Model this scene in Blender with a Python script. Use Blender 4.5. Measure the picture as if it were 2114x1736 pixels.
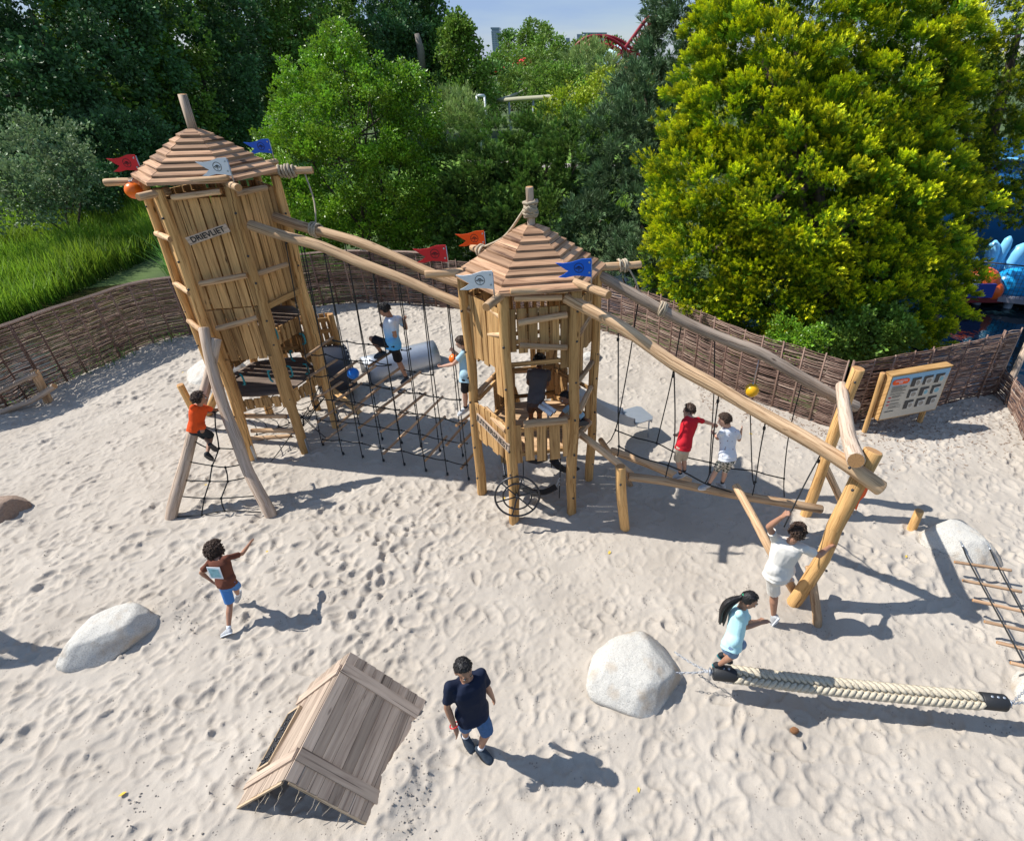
import bpy, math, random
import numpy as np
from mathutils import Vector, Matrix, noise
for o in list(bpy.data.objects): bpy.data.objects.remove(o)
S = bpy.context.scene; COL = S.collection
random.seed(7); RNG = np.random.default_rng(7)

# ------------------------------------------------------------------ camera
F, XC, YC, HC = 1165., 1209., 868., 6.2          # focal length and principal point in units of a 2114 px wide picture
PIT = math.atan(748 / F)
cam = bpy.data.cameras.new('camera'); camo = bpy.data.objects.new('camera', cam); COL.objects.link(camo)
cam.sensor_width = 36; cam.lens = 36 * F / 2114
cam.shift_x = -(XC - 1057) / 2114; cam.shift_y = 0
cam.clip_start = .1; cam.clip_end = 3000
camo.location = (0, 0, HC); camo.rotation_euler = (math.pi / 2 - PIT, 0, 0)
S.camera = camo
S.render.resolution_x = 1024; S.render.resolution_y = 840

# ------------------------------------------------------------------ light
SUN_EL = math.radians(49.5); SUN_AZ = math.radians(171.5)       # azimuth counted from +X
sd = Vector((math.cos(SUN_EL) * math.cos(SUN_AZ), math.cos(SUN_EL) * math.sin(SUN_AZ), math.sin(SUN_EL)))
sl = bpy.data.lights.new('sun', 'SUN'); sl.energy = 5.0; sl.angle = math.radians(.5); sl.color = (1, .965, .91)
so = bpy.data.objects.new('sun', sl); COL.objects.link(so); so.location = (-20, 5, 30)
so.rotation_euler = sd.to_track_quat('Z', 'Y').to_euler()
W = bpy.data.worlds.new('World'); S.world = W; W.use_nodes = True
nt = W.node_tree; nt.nodes.clear()
sky = nt.nodes.new('ShaderNodeTexSky'); sky.sky_type = 'NISHITA'; sky.sun_disc = False
sky.sun_elevation = SUN_EL; sky.sun_rotation = math.atan2(sd.x, sd.y); sky.air_density = 1.0; sky.dust_density = .15; sky.ozone_density = 1.6
tc = nt.nodes.new('ShaderNodeTexCoord'); mp = nt.nodes.new('ShaderNodeMapping'); mp.inputs['Scale'].default_value = (1.2, 1.2, 7)
nz = nt.nodes.new('ShaderNodeTexNoise'); nz.inputs['Scale'].default_value = 1.6; nz.inputs['Detail'].default_value = 7; nz.inputs['Roughness'].default_value = .55
rp = nt.nodes.new('ShaderNodeValToRGB'); rp.color_ramp.elements[0].position = .12; rp.color_ramp.elements[1].position = .62
mx = nt.nodes.new('ShaderNodeMix'); mx.data_type = 'RGBA'
mx.inputs[7].default_value = (2.7, 3.9, 6.3, 1)
mulc = nt.nodes.new('ShaderNodeMath'); mulc.operation = 'MULTIPLY'; mulc.inputs[1].default_value = .9
bg = nt.nodes.new('ShaderNodeBackground'); bg.inputs['Strength'].default_value = .09
wo = nt.nodes.new('ShaderNodeOutputWorld'); L = nt.links.new
L(tc.outputs['Generated'], mp.inputs[0]); L(mp.outputs[0], nz.inputs[0]); L(nz.outputs[0], rp.inputs[0]); L(rp.outputs[0], mulc.inputs[0])
L(mulc.outputs[0], mx.inputs[0]); L(sky.outputs[0], mx.inputs[6]); L(mx.outputs[2], bg.inputs[0]); L(bg.outputs[0], wo.inputs[0])
S.view_settings.view_transform = 'Standard'; S.view_settings.look = 'None'; S.view_settings.gamma = 1
S.view_settings.exposure = .40
S.render.engine = 'CYCLES'
S.cycles.max_bounces = 6; S.cycles.diffuse_bounces = 3; S.cycles.transparent_max_bounces = 6

# ------------------------------------------------------------------ picture measures -> points in the world
_c, _s = math.cos(PIT), math.sin(PIT)
def ray(px, py):
    x = (px - XC) / F; y = -(py - YC) / F
    return Vector((x, _c + y * _s, -_s + y * _c))
def G(px, py, z=0.):
    r = ray(px, py); return Vector((0, 0, HC)) + r * ((z - HC) / r.z)
def P(px, py, Y):
    r = ray(px, py); return Vector((0, 0, HC)) + r * (Y / r.y)

# ------------------------------------------------------------------ materials
def lin(h):
    h = h.lstrip('#'); v = [int(h[i:i + 2], 16) / 255 for i in (0, 2, 4)]
    return tuple((x / 12.92 if x < .04045 else ((x + .055) / 1.055) ** 2.4) for x in v) + (1,)
class NT:
    def __init__(s, name):
        s.m = bpy.data.materials.new(name); s.m.use_nodes = True; s.t = s.m.node_tree
        s.b = s.t.nodes['Principled BSDF']; s.o = s.t.nodes['Material Output']
    def n(s, typ, **kw):
        nd = s.t.nodes.new('ShaderNode' + typ)
        for k, v in kw.items():
            if k.startswith('i_'):
                key = k[2:]; key = int(key) if key.isdigit() else key.replace('_', ' ')
                nd.inputs[key].default_value = v
            else: setattr(nd, k, v)
        return nd
    def l(s, a, b): s.t.links.new(a, b)
    def ramp(s, fac, stops):
        r = s.n('ValToRGB'); e = r.color_ramp.elements
        while len(e) < len(stops): e.new(.5)
        for el, (p, c) in zip(e, stops): el.position = p; el.color = c if len(c) == 4 else tuple(c) + (1,)
        s.l(fac, r.inputs[0]); return r.outputs[0]
    def mix(s, fac, a, b, bt='MIX'):
        m = s.n('Mix', data_type='RGBA', blend_type=bt)
        for v, i in ((fac, 0), (a, 6), (b, 7)):
            if hasattr(v, 'is_linked'): s.l(v, m.inputs[i])
            else: m.inputs[i].default_value = v if i == 0 else (tuple(v) + (1,) if len(v) == 3 else v)
        return m.outputs[2]
    def math(s, op, a, b=0.):
        m = s.n('Math', operation=op)
        for v, i in ((a, 0), (b, 1)):
            if hasattr(v, 'is_linked'): s.l(v, m.inputs[i])
            else: m.inputs[i].default_value = v
        return m.outputs[0]
    def bump(s, h, st=.3, d=.01):
        b = s.n('Bump', i_Strength=st, i_Distance=d); s.l(h, b.inputs['Height']); s.l(b.outputs[0], s.b.inputs['Normal']); return b
    def base(s, c):
        if hasattr(c, 'is_linked'): s.l(c, s.b.inputs['Base Color'])
        else: s.b.inputs['Base Color'].default_value = c if len(c) == 4 else tuple(c) + (1,)
    def set(s, **kw):
        for k, v in kw.items(): s.b.inputs[k.replace('_', ' ')].default_value = v
        return s

def wood(name, dark, light, grain=(34, 1.6), rough=.75, bump=.35, var=.5):
    t = NT(name); uv = t.n('UVMap'); at = t.n('Attribute', attribute_name='rnd')
    mp = t.n('Mapping'); mp.inputs['Scale'].default_value = (grain[0], grain[1], 1)
    off = t.n('CombineXYZ'); t.l(t.math('MULTIPLY', at.outputs['Fac'], 37.), off.inputs[1]); t.l(t.math('MULTIPLY', at.outputs['Fac'], 91.), off.inputs[2])
    t.l(uv.outputs[0], mp.inputs[0]); t.l(off.outputs[0], mp.inputs['Location'])
    n1 = t.n('TexNoise', i_Scale=1., i_Detail=5., i_Roughness=.62, i_Distortion=.7); t.l(mp.outputs[0], n1.inputs[0])
    c = t.ramp(n1.outputs[0], [(.33, dark), (.47, tuple(a * .4 + b * .6 for a, b in zip(dark, light))), (.62, light)])
    tcn = t.n('TexCoord'); n2 = t.n('TexNoise', i_Scale=2.3, i_Detail=3.); t.l(tcn.outputs['Object'], n2.inputs[0])
    c = t.mix(t.math('MULTIPLY', t.math('SUBTRACT', n2.outputs[0], .35), .9), c, tuple(x * .72 for x in light), 'MIX')
    v = t.n('HueSaturation'); t.l(c, v.inputs['Color'])
    t.l(t.math('ADD', t.math('MULTIPLY', at.outputs['Fac'], var), 1 - var / 2), v.inputs['Value'])
    # knots
    mk = t.n('Mapping'); mk.inputs['Scale'].default_value = (4.5, 1.3, 1); t.l(uv.outputs[0], mk.inputs[0]); t.l(off.outputs[0], mk.inputs['Location'])
    vo = t.n('TexVoronoi', i_Scale=1.1); t.l(mk.outputs[0], vo.inputs[0])
    k = t.ramp(vo.outputs['Distance'], [(.03, (1, 1, 1)), (.085, (0, 0, 0))])
    ms = t.n('Mapping'); ms.inputs['Scale'].default_value = (grain[0] * 1.7, grain[1] * .45, 1); t.l(uv.outputs[0], ms.inputs[0]); t.l(off.outputs[0], ms.inputs['Location'])
    ns = t.n('TexNoise', i_Scale=1., i_Detail=2.); t.l(ms.outputs[0], ns.inputs[0]); crack = t.ramp(ns.outputs[0], [(.63, (0, 0, 0)), (.665, (.85, .85, .85))])
    t.base(t.mix(crack, t.mix(k, v.outputs[0], tuple(x * .42 for x in dark)), tuple(x * .35 for x in dark)))
    t.bump(n1.outputs[0], bump, .006); t.set(Roughness=rough, Specular_IOR_Level=.25)
    return t.m
def endgrain(name, a, b):
    t = NT(name); uv = t.n('UVMap'); ln = t.n('VectorMath', operation='LENGTH'); t.l(uv.outputs[0], ln.inputs[0])
    n = t.n('TexNoise', i_Scale=18., i_Detail=3.); t.l(uv.outputs[0], n.inputs[0])
    d = t.math('ADD', t.math('MULTIPLY', ln.outputs['Value'], 420.), t.math('MULTIPLY', n.outputs[0], 5.))
    sn = t.math('SINE', d); gr = t.n('TexGradient', gradient_type='RADIAL'); t.l(uv.outputs[0], gr.inputs[0])
    cr = t.math('SINE', t.math('MULTIPLY', gr.outputs['Fac'], 44.)); crk = t.math('GREATER_THAN', cr, .985)
    c = t.mix(t.math('MULTIPLY', t.math('ADD', sn, 1.), .3), a, b); t.base(t.mix(t.math('MULTIPLY', crk, .6), c, tuple(x * .3 for x in b))); t.set(Roughness=.85)
    return t.m
def plain(name, col, rough=.6, metal=0., spec=.4, noise=.0, scale=20., bump=0., bscale=60.):
    t = NT(name); col = col if len(col) == 4 else tuple(col) + (1,)
    tcn = t.n('TexCoord')
    if noise:
        n = t.n('TexNoise', i_Scale=scale, i_Detail=4.); t.l(tcn.outputs['Object'], n.inputs[0])
        t.base(t.mix(n.outputs[0], tuple(x * (1 - noise) for x in col[:3]), tuple(min(1, x * (1 + noise)) for x in col[:3])))
    else: t.base(col)
    if bump:
        n = t.n('TexNoise', i_Scale=bscale, i_Detail=3.); t.l(tcn.outputs['Object'], n.inputs[0]); t.bump(n.outputs[0], bump, .01)
    t.set(Roughness=rough, Metallic=metal, Specular_IOR_Level=spec); return t.m
def foliage(name, inner, outer, trans=.25, rough=.55, spec=.3, var=.35):
    """leaf colour runs from the older leaf to the fresh tip (attribute tip), with leaf-to-leaf variation (rnd)"""
    t = NT(name); a = t.n('Attribute', attribute_name='tip'); r = t.n('Attribute', attribute_name='rnd')
    c = t.mix(a.outputs['Fac'], inner, outer)
    h = t.n('HueSaturation'); t.l(c, h.inputs['Color']); t.l(t.math('ADD', t.math('MULTIPLY', r.outputs['Fac'], var * 2), 1 - var), h.inputs['Value'])
    t.l(t.math('ADD', t.math('MULTIPLY', r.outputs['Fac'], .03), .485), h.inputs['Hue'])
    t.base(h.outputs[0]); t.set(Roughness=rough, Specular_IOR_Level=spec)
    if trans:
        tr = t.n('BsdfTranslucent'); t.l(h.outputs[0], tr.inputs[0]); ms = t.n('MixShader'); ms.inputs[0].default_value = trans
        t.l(t.b.outputs[0], ms.inputs[1]); t.l(tr.outputs[0], ms.inputs[2]); t.l(ms.outputs[0], t.o.inputs[0])
    return t.m

M = {}
M['log'] = wood('weathered_log', (.26, .14, .065), (.66, .445, .26))
M['logw'] = wood('warm_log', (.31, .15, .045), (.68, .41, .165))
M['logg'] = wood('grey_log', (.23, .16, .11), (.54, .42, .32))
M['end'] = endgrain('log_end', (.50, .27, .11), (.30, .15, .06))
M['plank'] = wood('plank_wood', (.22, .11, .04), (.58, .35, .145), grain=(26, 1.3), var=.6)
M['rung'] = wood('rung_wood', (.28, .16, .09), (.50, .33, .20))
M['roof'] = wood('roof_board', (.14, .065, .035), (.50, .30, .175), grain=(22, 1.2), var=.75)
M['deck'] = wood('deck_board', (.10, .07, .055), (.24, .18, .14), grain=(26, 1.5), var=.4)
M['hut'] = wood('hut_board', (.23, .165, .125), (.46, .36, .275), grain=(16, 1.1), var=.6)
M['hutedge'] = wood('hut_edge', (.34, .23, .13), (.55, .42, .28))
M['steel'] = plain('steel', (.42, .45, .49), .48, .7, .5, .10, 12)
M['bolt'] = plain('bolt_steel', (.06, .06, .065), .4, .6)
M['rope'] = plain('black_rope', (.018, .02, .021), .8, bump=.4, bscale=300)
M['rubber'] = plain('black_rubber', (.02, .021, .023), .55, bump=.2)
M['manila'] = wood('manila_rope', (.30, .235, .16), (.52, .43, .31), grain=(40, 14), bump=.6, var=.2)
M['red'] = plain('red_panel', lin('#c8202a'), .4); M['white'] = plain('white_panel', (.72, .75, .78), .4)
M['blue'] = plain('blue_panel', lin('#0d5fd0'), .4); M['orange'] = plain('orange_panel', lin('#f2560e'), .4)
M['ink'] = plain('black_ink', (.012, .012, .014), .6)
M['teal'] = plain('teal_plastic', (.012, .22, .25), .4)
M['skinA'] = plain('skin_tan', (.36, .185, .115), .5, noise=.08); M['skinB'] = plain('skin_light', (.50, .29, .205), .5, noise=.08)
M['skinC'] = plain('skin_brown', (.22, .10, .058), .5, noise=.08); M['skinD'] = plain('skin_olive', (.31, .16, .095), .5, noise=.08)
M['hairk'] = plain('black_hair', (.012, .010, .010), .45, noise=.4, scale=60, bump=.6, bscale=120)
M['hairb'] = plain('brown_hair', (.055, .030, .018), .5, noise=.5, scale=60, bump=.6, bscale=120)
M['eye'] = plain('eye_white', (.7, .7, .68), .3); M['iris'] = plain('iris', (.03, .018, .012), .2); M['lip'] = plain('lip', (.34, .13, .10), .5)

# ------------------------------------------------------------------ object helpers
ORG = {}
def tag(o, label=None, cat=None, group=None, kind=None):
    for k, v in (('label', label), ('category', cat), ('group', group), ('kind', kind)):
        if v: o[k] = v
    return o
def thing(name, label, cat, loc=(0, 0, 0), group=None):
    o = bpy.data.objects.new(name, None); COL.objects.link(o); o.location = loc; o.empty_display_size = .1
    ORG[o.name] = Vector(loc); return tag(o, label, cat, group)
def org(p): return ORG.get(p.name, Vector((0, 0, 0))) if p else Vector((0, 0, 0))

class MB:
    def __init__(s): s.v = []; s.f = []; s.mi = []; s.uv = []; s.r = []; s.sm = []
    def add(s, vs, fs, uvs=None, mi=0, rnd=None, smooth=True):
        b = len(s.v); rnd = random.random() if rnd is None else rnd
        s.v += [tuple(v) for v in vs]; s.r += [rnd] * len(vs)
        for i, f in enumerate(fs):
            s.f.append([b + k for k in f]); s.mi.append(mi[i] if isinstance(mi, list) else mi)
            s.uv.append(uvs[i] if uvs else [(vs[k][0], vs[k][1]) for k in f]); s.sm.append(smooth if not isinstance(smooth, list) else smooth[i])
        return s
    def ring_loft(s, rings, caps=True, mi=0, capmi=None, closed_len=None, rnd=None, smooth=True):
        """rings: list of lists of points, all the same length"""
        n = len(rings[0]); vs = [p for r in rings for p in r]; fs = []; uvs = []; mis = []; sm = []
        cen = [sum((Vector(p) for p in r), Vector()) / n for r in rings]; L_ = [0.]
        for a, b in zip(cen, cen[1:]): L_.append(L_[-1] + (b - a).length)
        off = random.random() * 5
        for i in range(len(rings) - 1):
            per = (Vector(rings[i][0]) - Vector(rings[i][1])).length * n
            for k in range(n):
                k2 = (k + 1) % n; fs.append((i * n + k, i * n + k2, (i + 1) * n + k2, (i + 1) * n + k))
                u0, u1 = k / n * per, (k + 1) / n * per
                uvs.append([(u0, L_[i] + off), (u1, L_[i] + off), (u1, L_[i + 1] + off), (u0, L_[i + 1] + off)]); mis.append(mi); sm.append(smooth)
        if caps:
            for idx, flip in ((0, True), (len(rings) - 1, False)):
                ids = [idx * n + k for k in range(n)]; ids = ids[::-1] if flip else ids; c = cen[idx]
                a = (Vector(vs[ids[0]]) - c); nrm = a.cross(Vector(vs[ids[n // 4]]) - c)
                a1 = a.normalized() if a.length > 1e-9 else Vector((1, 0, 0)); b1 = nrm.cross(a1)
                b1 = b1.normalized() if b1.length > 1e-12 else Vector((0, 1, 0))
                fs.append(ids); uvs.append([((Vector(vs[i]) - c).dot(a1), (Vector(vs[i]) - c).dot(b1)) for i in ids])
                mis.append(mi if capmi is None else capmi); sm.append(False)
        return s.add(vs, fs, uvs, mis, rnd, sm)
    def tube(s, pts, rad, n=8, caps=True, mi=0, capmi=None, rnd=None, wob=0., flat=1.):
        pts = [Vector(p) for p in pts]; m = len(pts)
        rad = [rad] * m if isinstance(rad, (int, float)) else rad
        t = (pts[1] - pts[0]).normalized(); a = t.orthogonal().normalized(); rings = []
        for i, p in enumerate(pts):
            d = (pts[min(i + 1, m - 1)] - pts[max(i - 1, 0)])
            if d.length > 1e-9:
                q = t.rotation_difference(d.normalized()); a = (q @ a).normalized(); t = d.normalized()
            b = t.cross(a)
            rings.append([p + (a * math.cos(2 * math.pi * k / n) + b * math.sin(2 * math.pi * k / n) * flat) * rad[i] * (1 + (random.random() - .5) * wob) for k in range(n)])
        return s.ring_loft(rings, caps, mi, capmi, rnd=rnd)
    def log(s, pts, r0, r1=None, n=12, wob=.02, step=.18, lump=.07):
        """peeled natural log along a path, slightly bent and lumpy, sawn ends use slot 1"""
        r1 = r1 or r0; pts = [Vector(p) for p in pts]; path = spline(pts, step); m = len(path); rr = []
        sd_ = random.random() * 100; out = []
        for i, p in enumerate(path):
            f = i / (m - 1); e = min(1, f * 5, (1 - f) * 5)
            nv = noise.noise_vector(Vector((sd_, f * m * step * .9, 3.3)))
            out.append(p + nv * wob * 2.2 * e)
            rr.append((r0 + (r1 - r0) * f) * (1 + noise.noise(Vector((sd_ + 9, f * m * step * 1.4, 1))) * lump * 2))
        # chamfered ends
        d0 = (out[0] - out[1]).normalized(); d1 = (out[-1] - out[-2]).normalized()
        out = [out[0] + d0 * .012] + out + [out[-1] + d1 * .012]; rr = [rr[0] * .9] + rr + [rr[-1] * .9]
        return s.tube(out, rr, n, True, 0, 1, wob=.03)
    def box(s, c, size, R=None, mi=0, rnd=None, bev=0.):
        R = R or Matrix.Identity(3); c = Vector(c); h = Vector(size) / 2
        ax = [R @ Vector((1, 0, 0)), R @ Vector((0, 1, 0)), R @ Vector((0, 0, 1))]
        li = max(range(3), key=lambda i: size[i]); oth = [i for i in range(3) if i != li]
        vs = []; fs = []; uvs = []; ro = random.random() * 7
        for i in range(3):
            for sg in (-1, 1):
                j, k = [q for q in range(3) if q != i]; quad = []; b = len(vs)
                for a_, b_ in ((-1, -1), (1, -1), (1, 1), (-1, 1)):
                    l = [0, 0, 0]; l[i] = sg; l[j] = a_; l[k] = b_
                    vs.append(c + sum((ax[q] * h[q] * l[q] for q in range(3)), Vector()))
                    lo = [l[q] * h[q] for q in range(3)]
                    quad.append((lo[oth[0]] + lo[oth[1]] + (0 if i != li else 0), lo[li] + ro))
                f = (b, b + 1, b + 2, b + 3)
                e1 = (vs[b + 1] - vs[b]).cross(vs[b + 2] - vs[b + 1])
                if e1.dot(ax[i]) * sg < 0: f = f[::-1]; quad = quad[::-1]
                fs.append(f); uvs.append(quad)
        return s.add(vs, fs, uvs, mi, rnd, False)
    def plank(s, a, b, w, t, nrm, mi=0, rnd=None):
        """board from a to b, width w, thickness t, face normal nrm"""
        a, b, nrm = Vector(a), Vector(b), Vector(nrm); y = (b - a).normalized(); z = (nrm - y * nrm.dot(y)).normalized(); x = y.cross(z)
        return s.box((a + b) / 2, (w, (b - a).length, t), Matrix((x, y, z)).transposed(), mi, rnd)
    def sphere(s, c, r, nu=16, nv=10, R=None, mi=0, rnd=None):
        c = Vector(c); r = Vector((r, r, r)) if isinstance(r, (int, float)) else Vector(r); R = R or Matrix.Identity(3); rings = []
        for j in range(nv + 1):
            th = math.pi * j / nv; th = min(max(th, .02), math.pi - .02)
            rings.append([c + R @ Vector((r.x * math.sin(th) * math.cos(2 * math.pi * k / nu), r.y * math.sin(th) * math.sin(2 * math.pi * k / nu), -r.z * math.cos(th))) for k in range(nu)])
        return s.ring_loft(rings, True, mi, mi, rnd=rnd)
    def prism(s, outline, d, mi=0):
        """closed outline (3D points) extruded by vector d"""
        o = [Vector(p) for p in outline]; d = Vector(d); n = len(o)
        nr = Vector()
        for i in range(n): nr += (o[i] - o[0]).cross(o[(i + 1) % n] - o[0])
        if nr.dot(d) > 0: o = o[::-1]
        vs = o + [p + d for p in o]; fs = [list(range(n)), list(range(2 * n - 1, n - 1, -1))] + [[i, i + n, (i + 1) % n + n, (i + 1) % n] for i in range(n)]
        return s.add(vs, fs, None, mi, None, False)
    def mesh(s, name, mats, o=Vector()):
        me = bpy.data.meshes.new(name)
        me.from_pydata([(v[0] - o[0], v[1] - o[1], v[2] - o[2]) for v in s.v], [], s.f)
        for m in (mats if isinstance(mats, (list, tuple)) else [mats]): me.materials.append(m)
        me.polygons.foreach_set('material_index', s.mi); me.polygons.foreach_set('use_smooth', s.sm)
        u = me.uv_layers.new(name='UVMap'); u.data.foreach_set('uv', [c for f in s.uv for p in f for c in p])
        a = me.attributes.new('rnd', 'FLOAT', 'POINT'); a.data.foreach_set('value', s.r); me.update(); return me
    def build(s, name, mats, parent=None, loc=None):
        o_ = org(parent) if parent else Vector(loc or (0, 0, 0))
        ob = bpy.data.objects.new(name, s.mesh(name, mats, o_)); COL.objects.link(ob)
        if parent: ob.parent = parent
        else: ob.location = o_
        ORG[ob.name] = o_; return ob
WL = None
def spline(pts, step=.15):
    if len(pts) == 2:
        n = max(2, int((pts[1] - pts[0]).length / step)); return [pts[0].lerp(pts[1], i / n) for i in range(n + 1)]
    q = [pts[0] * 2 - pts[1]] + list(pts) + [pts[-1] * 2 - pts[-2]]; out = []
    for i in range(1, len(q) - 2):
        n = max(2, int((q[i + 1] - q[i]).length / step))
        for k in range(n):
            t = k / n; a, b, c, d = q[i - 1:i + 3]
            out.append(.5 * ((2 * b) + (c - a) * t + (2 * a - 5 * b + 4 * c - d) * t * t + (3 * b - a - 3 * c + d) * t ** 3))
    return out + [pts[-1]]
def logpart(name, parent, pts, r0, r1=None, mat='log', **kw):
    return MB().log(pts, r0, r1, **kw).build(name, [M[mat], M['end']], parent)
def np_mesh(name, V, Fq, mat, attrs=None, loc=(0, 0, 0), parent=None, smooth=False, kpf=4):
    V = np.asarray(V, np.float32); Fq = np.asarray(Fq, np.int32); me = bpy.data.meshes.new(name)
    me.vertices.add(len(V)); me.vertices.foreach_set('co', (V - np.array(loc, np.float32)).ravel())
    me.loops.add(Fq.size); me.loops.foreach_set('vertex_index', Fq.ravel())
    me.polygons.add(len(Fq)); me.polygons.foreach_set('loop_start', np.arange(0, Fq.size, kpf, dtype=np.int32)); me.polygons.foreach_set('loop_total', np.full(len(Fq), kpf, np.int32))
    me.polygons.foreach_set('use_smooth', np.full(len(Fq), smooth))
    for k, v in (attrs or {}).items():
        a = me.attributes.new(k, 'FLOAT', 'POINT'); a.data.foreach_set('value', np.asarray(v, np.float32))
    me.update(calc_edges=True); me.validate()
    for m in (mat if isinstance(mat, (list, tuple)) else [mat]): me.materials.append(m)
    o = bpy.data.objects.new(name, me); COL.objects.link(o)
    if parent: o.parent = parent
    else: o.location = loc
    ORG[o.name] = Vector(loc); return o
_bolt = None
def bolt(parent, pos, nrm, r=.017):
    global _bolt
    if _bolt is None:
        m = MB(); m.tube([(0, 0, -.01), (0, 0, .006), (0, 0, .010)], [r, r, r * .6], 8); _bolt = m.mesh('bolt', M['bolt'])
    o = bpy.data.objects.new('bolt', _bolt); COL.objects.link(o); o.parent = parent
    o.location = Vector(pos) - org(parent); o.rotation_euler = Vector(nrm).to_track_quat('Z', 'Y').to_euler(); return o
def lettering(txt, size, mtx, mat, parent, ext=.002, bold=.0, spacing=1.):
    cu = bpy.data.curves.new('t', 'FONT'); cu.body = txt; cu.size = size; cu.extrude = ext; cu.offset = bold; cu.space_character = spacing
    cu.align_x = 'CENTER'; cu.align_y = 'CENTER'
    tmp = bpy.data.objects.new('t', cu); COL.objects.link(tmp); dg = bpy.context.evaluated_depsgraph_get(); dg.update()
    me = bpy.data.meshes.new_from_object(tmp.evaluated_get(dg)); bpy.data.objects.remove(tmp)
    me.transform(Matrix.Translation(-org(parent)) @ mtx); me.materials.clear(); me.materials.append(mat)
    o = bpy.data.objects.new('lettering', me); COL.objects.link(o); o.parent = parent; ORG[o.name] = org(parent); return o
def frame_mtx(o, x, y):
    x = Vector(x).normalized(); y = Vector(y); y = (y - x * y.dot(x)).normalized(); z = x.cross(y)
    m = Matrix((x, y, z)).transposed().to_4x4(); m.translation = Vector(o); return m
# ------------------------------------------------------------------ ground
# sand: a real surface of footprints, scuffs and ridges
X0, X1, Y0, Y1, DS = -13.6, 11.2, .9, 18.2, .021
nx, ny = int((X1 - X0) / DS), int((Y1 - Y0) / DS)
gx = X0 + np.arange(nx) * DS; gy = Y0 + np.arange(ny) * DS
HZ = np.zeros((ny, nx), np.float32)
def vnoise(scale, seed):
    r = np.random.default_rng(seed); a = r.standard_normal((int((Y1 - Y0) / scale) + 4, int((X1 - X0) / scale) + 4)).astype(np.float32)
    fy = (gy - Y0) / scale; fx = (gx - X0) / scale; iy = fy.astype(int); ix = fx.astype(int)
    ty = (fy - iy)[:, None]; tx = (fx - ix)[None, :]; ty = ty * ty * (3 - 2 * ty); tx = tx * tx * (3 - 2 * tx)
    g = lambda j, i: a[np.ix_(iy + j, ix + i)]
    return (g(0, 0) * (1 - ty) * (1 - tx) + g(1, 0) * ty * (1 - tx) + g(0, 1) * (1 - ty) * tx + g(1, 1) * ty * tx)
HZ += vnoise(2.6, 1) * .03 + vnoise(.9, 2) * .013 + vnoise(.33, 3) * .009 + vnoise(.13, 4) * .004 + vnoise(.06, 5) * .0018
rg = np.random.default_rng(11)
NP = 17000
dens = vnoise(3.1, 8)
for k in range(NP):
    x = rg.uniform(X0 + .4, X1 - .4); y = Y0 + .4 + (Y1 - Y0 - .8) * rg.random() ** 1.15
    if dens[int((y - Y0) / DS), int((x - X0) / DS)] < -1.0 and rg.random() < .7: continue
    a = rg.uniform(0, math.pi); L_ = .05 + .10 * rg.random() ** 1.5; w = L_ * rg.uniform(.42, .75); d = L_ * rg.uniform(.07, .22)
    R_ = int(L_ * 2.1 / DS); ci = int((x - X0) / DS); cj = int((y - Y0) / DS)
    j0, j1, i0, i1 = max(cj - R_, 0), min(cj + R_, ny), max(ci - R_, 0), min(ci + R_, nx)
    yy = gy[j0:j1, None] - y; xx = gx[None, i0:i1] - x
    u = xx * math.cos(a) + yy * math.sin(a); v = -xx * math.sin(a) + yy * math.cos(a)
    q = np.sqrt((u / L_) ** 2 + (v / (w * (1 + .25 * u / L_))) ** 2)
    dent = -d * np.clip(1 - q ** 3.5, 0, 1) * (1 + .5 * u / L_)
    rim = d * .55 * np.exp(-((q - 1.2) / .17) ** 2) * (1 + .6 * np.sin(2.3 * np.arctan2(v, u) + a * 5))
    blend = np.clip(1.25 - q, 0, 1) * .55
    sub = HZ[j0:j1, i0:i1]; sub *= (1 - blend); sub += dent + rim
cl1 = np.clip(vnoise(.05, 21) - 1.15, 0, 2) * np.clip(vnoise(.55, 22) - .3, 0, 1.2) * .022; HZ += cl1 + vnoise(.09, 23) * .0022 + vnoise(.045, 24) * .0013
def dune(x, y, r, h, ry=None):
    ry = ry or r; HZ[:] += (h * np.exp(-((gx[None, :] - x) / r) ** 2 - ((gy[:, None] - y) / ry) ** 2)).astype(np.float32)
# smoother, trodden sand below the nets and by the leaning hut
def smooth_spot(x, y, rx, ry, k=.75):
    w = np.exp(-((gx[None, :] - x) / rx) ** 4 - ((gy[:, None] - y) / ry) ** 4); HZ[:] = HZ * (1 - k * w)
smooth_spot(-3.3, 8.4, 2.0, .7, .55); smooth_spot(1.6, 6.3, 1.6, .9, .6); smooth_spot(3.6, 4.8, 2.0, 1.0, .45); smooth_spot(-3.0, 2.35, .6, .18, .8)
dune(-1.9, 2.9, .28, .10); dune(-1.95, 2.45, .22, .07); dune(-.7, 7.0, .3, .05); dune(3.0, 4.85, .35, -.06); dune(-1.75, 3.4, .2, .05)
def sandz(x, y):
    i = min(max(int((x - X0) / DS), 0), nx - 1); j = min(max(int((y - Y0) / DS), 0), ny - 1); return float(HZ[j, i])
for bx_, by_, r_, h_ in ((.58, 3.55, .42, .05), (.1, 4.1, .25, .04), (-5.6, 4.95, .3, .06), (-6.3, 4.25, .3, .04), (-1.9, 3.1, .22, .05), (-1.85, 2.75, .15, .04), (5.3, 5.8, .3, .05), (-9.2, 6.7, .3, .04), (-3.4, 3.4, .2, .05)): dune(bx_, by_, r_, h_)
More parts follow.
